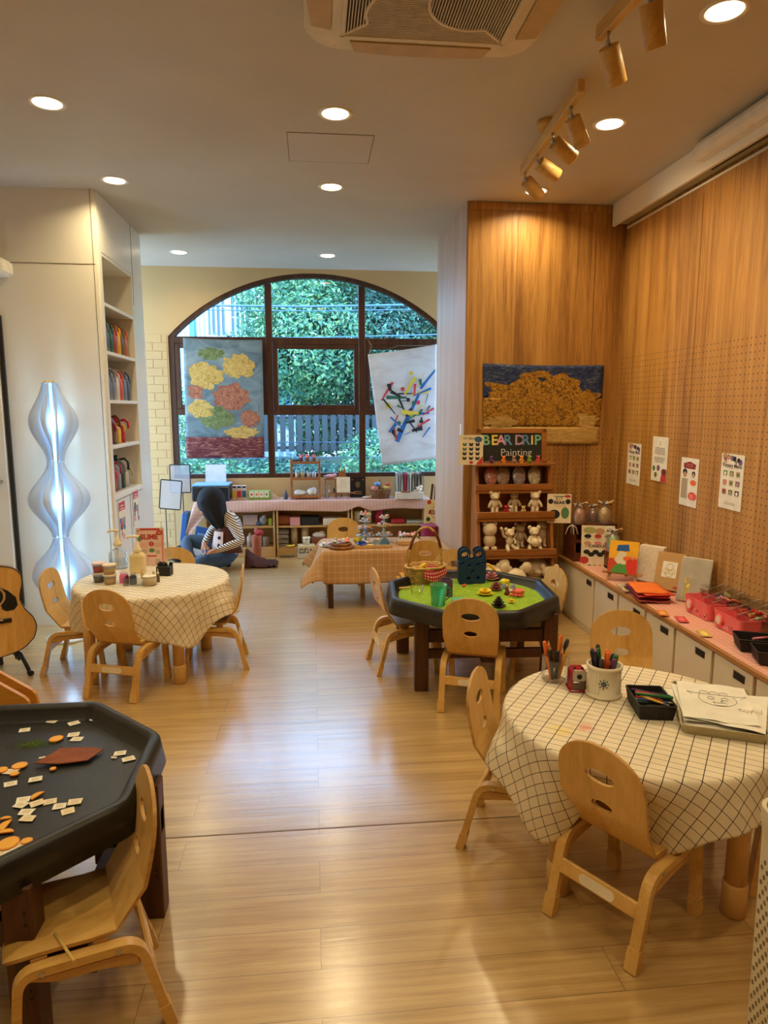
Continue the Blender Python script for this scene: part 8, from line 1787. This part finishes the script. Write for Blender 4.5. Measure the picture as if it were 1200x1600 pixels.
# brown tray of pastries and maple block
p = at(634, 832, z=CTZ+.02); t = thing('pastry_tray', 'dark wicker tray of pastel toy pastries at the back right of the craft table', 'tray', (p.x, 5.42, CTZ)); mb = MB(); mb.prism(rrect(.17, .12, .02), 0, .022, MATS['brown_wicker']); mb.build('tray', t)
for k in range(15): deco(p.x-.065+.032*(k % 5), 5.385+.034*(k//5), CTZ+.0225, [4, 6, 7, 4, 1, 6, 4, 2, 7, 4, 0, 6, 4, 5, 7][k], 'in the dark wicker pastry tray', 'toy cakes in the pastry tray', 1.2)
p = at(640, 852, z=CTZ); t = thing('maple_riser', 'maple counting frame block right of the bowl tray on the craft table', 'block', (p.x, p.y+.07, CTZ)); mb = MB(); mb.box((0, 0, .016), (.18, .13, .032), MAPLE, .003); mb.build('block', t)
mb = MB()
for k in range(7): mb.rod((-.07+.023*k, .03, .032), (-.07+.023*k, .03, .045), .004, CARD, n=8)
mb.build('pegs', t)
# bakery sign on an easel and things beside it
bk = at(684, 812, y=6.20)
t = thing('sign_easel', 'dark wooden easel behind the bakery sign by the wood column', 'easel', (bk.x, 6.24, 0)); mb = MB()
for sx in (-1, 1): mb.tube([(sx*.13, 0, 0), (sx*.03, .08, .80)], 0, BROWNW, rect=(.02, .016), up=(1, 0, 0))
mb.tube([(0, .3, 0), (0, .09, .78)], 0, BROWNW, rect=(.02, .016), up=(1, 0, 0)); mb.build('leg', t); mb = MB(); mb.box((0, -.03, .30), (.30, .05, .02), BROWNW, .002); mb.build('ledge', t)
def d_bakery(mb, w, h, z):
    mb.tube([(w*.26*cos(a*PI/12), h*.22+w*.26*sin(a*PI/12), z) for a in range(24)], .0022, INKR, n=4, closed=True); mb.prism([(-w*.36, h*.17), (w*.36, h*.17), (w*.33, h*.26), (-w*.33, h*.26)], z, z+.0008, C_('ink_maroon', (140, 30, 34), .7, var=0)); mb.text('BAKERY', w*.15, INKW, TM((0, h*.215, z+.0012)))
    for k in range(5): a = rad(190+k*40); disc(mb, w*.36*cos(a), h*.08+h*.20*sin(a), w*.09, z, [INKG, INKT, C_('ink_brown', (110, 50, 40), .7, var=0), INKY, INKG][k]); disc(mb, w*.36*cos(a), h*.08+h*.20*sin(a), w*.05, z+.0007, INKK if k % 2 == 0 else INKW)
    disc(mb, -w*.36, h*.44, w*.08, z, INKR); disc(mb, w*.42, h*.42, w*.06, z, INKR); lines(mb, -w*.2, -h*.28, w*.4, 5, h*.03, z, INKGY, 3, .004); disc(mb, w*.36, -h*.24, w*.1, z, INKP); disc(mb, w*.25, -h*.38, w*.07, z, INKR); rect(mb, w*.05, -h*.44, w*.8, h*.04, z, INKGY)
SWD, SHT = .245, .40
poster('bakery_sign', 'cream BAKERY sign with red ribbon emblem by the wood column', 'sign', SWD, SHT, TM((bk.x-.01, 6.175, bk.z-.015)) @ TM(rz=0, ry=.08) @ TM(rx=PI/2-.10), d_bakery, base=CARD)
lat('crimson_pot', 'crimson bucket on the floor beneath the bakery sign', 'bucket', (at(672, 845, y=5.85).x, 5.85, .0), [(.07, 0), (.085, .48), (.088, .49), (.08, .485)], C_('crimson_bucket', (150, 30, 76), .5))
t = thing('wire_shelf', 'small dark shelf with jars behind the bakery sign', 'shelf', (at(706, 840, y=6.6).x, 6.6, 0)); mb = MB()
for z in (.12, .36, .60): mb.box((0, 0, z), (.20, .2, .014), OAKB, .002)
for sx in (-.09, .09):
    for sy in (-.09, .09): mb.rod((sx, sy, 0), (sx, sy, .64), .006, BLACK, n=8)
mb.build('rack', t)
lat('shelf_jar', 'pale jar standing on the small dark shelf behind the bakery sign', 'jar', (at(706, 840, y=6.6).x, 6.58, .368), [(.035, 0), (.04, .12), (.03, .15)], C_('jar_grey', (150, 146, 130), .4)); lat('shelf_cup', 'white cup on top of the small dark shelf', 'cup', (at(706, 840, y=6.6).x, 6.58, .608), [(.025, 0), (.032, .07)], C_('cup_w', (206, 200, 196), .4))
mb = MB(); mb.box((0, 0, .20), (.08, .55, .40), MAPLE, .004); tag(mb.build('maple_box', None, (1.03, 5.5, 0)), 'low maple box against the wood column, right of the craft table', 'box')
# ================================================================== seated person
def skin_body(name, V, E, RD, mats, segm, root=0, parent=None, sub=2):
    me = bpy.data.meshes.new(name); me.from_pydata(V, E, []); o = bpy.data.objects.new(name, me); COL.objects.link(o)
    md = o.modifiers.new('k', 'SKIN'); md.use_smooth_shade = True
    for i, r in enumerate(RD): d = me.skin_vertices[0].data[i]; d.radius = r if hasattr(r, '__len__') else (r, r); d.use_root = (i == root)
    s = o.modifiers.new('s', 'SUBSURF'); s.levels = s.render_levels = sub; bake(o); me = o.data
    for m in mats: me.materials.append(m)
    for p in me.polygons:
        c = p.center; best = None
        for (a, b), k in zip(E, segm):
            A, B = Vector(V[a]), Vector(V[b]); t = max(0, min(1, (c-A).dot(B-A)/max((B-A).length_squared, 1e-9))); d = (c-(A+(B-A)*t)).length/((RD[a] if not hasattr(RD[a], '__len__') else max(RD[a]))*(1-t)+(RD[b] if not hasattr(RD[b], '__len__') else max(RD[b]))*t)
            if best is None or d < best[0]: best = (d, k)
        p.material_index = best[1]; p.use_smooth = True
    if parent: o.parent = parent
    return o
SKIN = mat('skin', (176, 122, 92), .5, var=.03); JEAN = mat('denim', (58, 74, 92), .85, var=.15, scale=30); STR, nts, bs_ = new_mat('striped_shirt')
tcs = N(nts, 'ShaderNodeTexCoord'); sps = N(nts, 'ShaderNodeSeparateXYZ'); L(nts, tcs.outputs['Object'], sps.inputs[0]); cmb = N(nts, 'ShaderNodeMath', operation='MULTIPLY_ADD'); cmb.inputs[1].default_value = .55; L(nts, sps.outputs['X'], cmb.inputs[0]); L(nts, sps.outputs['Z'], cmb.inputs[2])
dv = N(nts, 'ShaderNodeMath', operation='DIVIDE'); dv.inputs[1].default_value = .021; L(nts, cmb.outputs[0], dv.inputs[0]); fr2 = N(nts, 'ShaderNodeMath', operation='FRACT'); L(nts, dv.outputs[0], fr2.inputs[0]); gt2 = N(nts, 'ShaderNodeMath', operation='GREATER_THAN'); gt2.inputs[1].default_value = .58; L(nts, fr2.outputs[0], gt2.inputs[0]); mxs = N(nts, 'ShaderNodeMix', data_type='RGBA'); mxs.inputs['A'].default_value = (*srgb((222, 206, 184)), 1); mxs.inputs['B'].default_value = (*srgb((44, 34, 36)), 1); L(nts, gt2.outputs[0], mxs.inputs[0]); L(nts, mxs.outputs['Result'], bs_.inputs['Base Color']); bs_.inputs['Roughness'].default_value = .9
PO = Vector((-.78, 6.52, 0))
per = thing('person', 'person sitting cross-legged on the floor in striped top, brown apron and dark headscarf', 'person', tuple(PO))
V = []; E = []; RD = []; SG = []
def vtx(p, r): V.append((p[0]-PO.x, p[1]-PO.y, p[2])); RD.append(r); return len(V)-1
def edge(a, b, k): E.append((a, b)); SG.append(k)
def chain(a, pts, k):
    for p, r in pts: b = vtx(p, r); edge(a, b, k); a = b
    return a
# 0 shirt 1 jeans 2 skin 3 shoes
pel = vtx((-.76, 6.54, .125), (.135, .115))
sp1 = chain(pel, [((-.765, 6.53, .26), (.118, .10)), ((-.79, 6.50, .38), (.125, .10)), ((-.815, 6.47, .47), (.115, .085))], 0)
nk = chain(sp1, [((-.865, 6.43, .555), (.05, .05))], 2); hd = chain(nk, [((-.915, 6.40, .605), (.075, .08)), ((-.955, 6.375, .655), (.088, .095)), ((-.98, 6.36, .70), (.06, .06))], 2)
def arm(sh, el, wr, hand, fdir, up):
    s = chain(sp1, [(sh, .062)], 0); e = chain(s, [(tuple((Vector(sh)+Vector(el))/2), .052), (el, .046)], 0); w = chain(e, [(tuple((Vector(el)+Vector(wr))/2), .040), (wr, .028)], 0)
    pm = chain(w, [(hand, (.036, .020))], 2); hv = Vector(hand); f = Vector(fdir).normalized(); side = f.cross(Vector(up)).normalized()
    for k in range(4): l = [.045, .052, .049, .040][k]; b = hv+f*.018+side*(-.026+.0175*k); chain(pm, [(tuple(b+f*.012), .0105), (tuple(b+f*(.012+l*.5)+Vector(up)*.004), .009), (tuple(b+f*(l)-Vector(up)*.016), .0075)], 2)
    b = hv-side*.030; chain(pm, [(tuple(b), .012), (tuple(b-side*.016+f*.03-Vector(up)*.01), .009)], 2)
arm((-.775, 6.36, .485), (-.665, 6.27, .295), (-.885, 6.215, .225), (-.94, 6.215, .215), (-1, .05, -.25), (0, 0, 1))
arm((-.86, 6.60, .475), (-.985, 6.60, .33), (-1.03, 6.42, .245), (-1.02, 6.36, .225), (.25, -1, -.25), (0, 0, 1))
h1_ = chain(pel, [((-.82, 6.45, .115), .098), ((-.97, 6.33, .10), .085), ((-1.11, 6.27, .095), .070)], 1); f1_ = chain(h1_, [((-1.03, 6.36, .075), .058), ((-.92, 6.47, .060), .042)], 1); chain(f1_, [((-.86, 6.50, .045), .036), ((-.80, 6.44, .035), .026)], 3)
h2_ = chain(pel, [((-.86, 6.62, .15), .095), ((-1.04, 6.64, .21), .082), ((-1.225, 6.60, .255), .066)], 1); f2_ = chain(h2_, [((-1.20, 6.48, .17), .056), ((-1.12, 6.36, .08), .042)], 1); chain(f2_, [((-1.08, 6.28, .045), .034), ((-1.16, 6.22, .032), .026)], 3)
skin_body('body', V, E, RD, [STR, JEAN, SKIN, C_('sock_dark', (40, 40, 46), .7)], SG, 0, per, 2)
SCARF = mat('black_scarf', (12, 12, 16), .85, var=.2, scale=20)
def q_(x, y, z): return (x-PO.x, y-PO.y, z)
mb = MB(); Hc = Vector(q_(-.945, 6.385, .655))
def scarf(u, v):
    a = 2*PI*u; ph = PI*.04+PI*.86*v; r = Vector((.132, .118, .125)); p = Vector((r.x*sin(ph)*cos(a), r.y*sin(ph)*sin(a), r.z*cos(ph)))
    p = Matrix.Rotation(-.05, 3, 'Y') @ p
    if v > .62: k = (v-.62)/.38; p += Vector((.055*k+.01*sin(3*a)*k, -.01*k, -.13*k)); p.x += .02*k
    return Hc+p*(1+.05*noise.noise(p*18+Vector((0, 0, 9)))+.035*sin(9*a+4*v)*v)
mb.grid(scarf, 36, 22, SCARF, closeu=True); mb.ell(tuple(Hc+Vector((.0, 0, .03))), (.122, .112, .108), SCARF, n=24, k=14)
mb.build('headscarf', per)
mb = MB(); mb.tube([q_(-1.025, 6.37, .60), q_(-1.01, 6.365, .57), q_(-.975, 6.37, .55)], [.03, .05, .04], SKIN, n=12); mb.ell(q_(-1.050, 6.362, .60), (.012, .014, .014), SKIN); mb.ell(q_(-1.040, 6.345, .622), (.006, .010, .007), WHITE); mb.ell(q_(-1.045, 6.343, .620), (.004, .006, .005), BLACK); mb.ell(q_(-1.032, 6.362, .568), (.010, .018, .006), C_('lips', (140, 70, 66), .5)); mb.build('face', per)
APR = mat('brown_apron', (92, 46, 26), .85, var=.12)
def apron(u, v):
    # bib over the chest and lap on the side facing the viewer and the front
    a = rad(150)+rad(150)*u; z = .50-.33*v; c = Vector((-.80+.035*v, 6.485+.03*v)); r = .122+.035*v+.03*max(0, v-.7)*3
    return q_(c.x+r*1.05*cos(a), c.y+r*sin(a), z)
mb = MB(); mb.grid(apron, 22, 16, APR); o = mb.build('apron', per); md = o.modifiers.new('t', 'SOLIDIFY'); md.thickness = .004; bake(o)
mb = MB()
def patch(u, v): a = rad(208)+rad(45)*u; z = .37-.16*v; r = .148+.03*v; return q_(-.795+r*1.05*cos(a), 6.49+r*sin(a), z)
mb.grid(patch, 8, 8, C_('apron_print', (206, 170, 150), .8)); mb.ell(patch(.7, .35), (.018, .010, .016), C_('print_dark', (40, 34, 50), .8)); mb.ell(patch(.7, .8), (.014, .010, .022), C_('print_blue', (50, 80, 140), .8)); mb.build('apron_print', per)
mb = MB(); mb.tube([q_(-.80, 6.40, .50), q_(-.84, 6.42, .555), q_(-.86, 6.47, .56)], 0, APR, rect=(.03, .006), up=(0, 1, 0)); mb.build('apron_strap', per)
mb = MB(); mb.tube([(-.96, 6.20, .20), (-1.02, 6.16, .185), (-1.10, 6.15, .14), (-1.17, 6.14, .05), (-1.20, 6.13, .006)], .0022, C_('cord_teal', (120, 160, 170), .6), n=6); tag(mb.build('blue_thread'), 'pale cord running from the seated person\'s hand to the floor', 'thread')
mb = MB(); mb.rod((-.985, 6.20, .235), (-.955, 6.185, .17), .012, C_('bottle_blue', (40, 80, 130), .4), n=10); mb.rod((-.985, 6.20, .235), (-.992, 6.204, .25), .008, C_('bottle_skin', (226, 180, 60), .4), n=10); tag(mb.build('small_toy_figure'), 'small blue and yellow toy held in the seated person\'s hands', 'toy')
JK = mat('brown_jacket', (70, 32, 20), .9, var=.2)
def jk(u, v): x = u; return (-.66+.30*u, 6.42+.26*v+.03*noise.noise(Vector((u*4, v*4, 1))), .004+(.16*(1-u)**1.6*max(0, sin(PI*min(v*1.1, 1)))+.035*abs(noise.noise(Vector((u*6, v*6, 4))))))
mb = MB(); mb.grid(jk, 26, 20, JK); o = mb.build('brown_jacket'); md = o.modifiers.new('t', 'SOLIDIFY'); md.thickness = .006; md.offset = 1; bake(o); tag(o, 'brown jacket crumpled on the floor behind the seated person', 'jacket')
ctoy(-1.35, .0, [((0, 0, .07), (.10, .10, .075), (22, 22, 26)), ((.03, 0, .13), (.06, .06, .03), (28, 28, 32))], 'black bag on the floor beyond the seated person\'s knee', 'black_bag', 'bag', 6.83)
SC.view_settings.view_transform = 'Standard'; SC.view_settings.look = 'None'; SC.view_settings.gamma = 1; SC.view_settings.use_curve_mapping = False
SC.view_settings.exposure = 0.0
cy = SC.cycles; cy.use_denoising = True; cy.max_bounces = 8; cy.diffuse_bounces = 4; cy.glossy_bounces = 4; cy.transparent_max_bounces = 14; cy.transmission_bounces = 4; cy.sample_clamp_indirect = 6.0; cy.caustics_reflective = False; cy.caustics_refractive = False; cy.use_light_tree = True
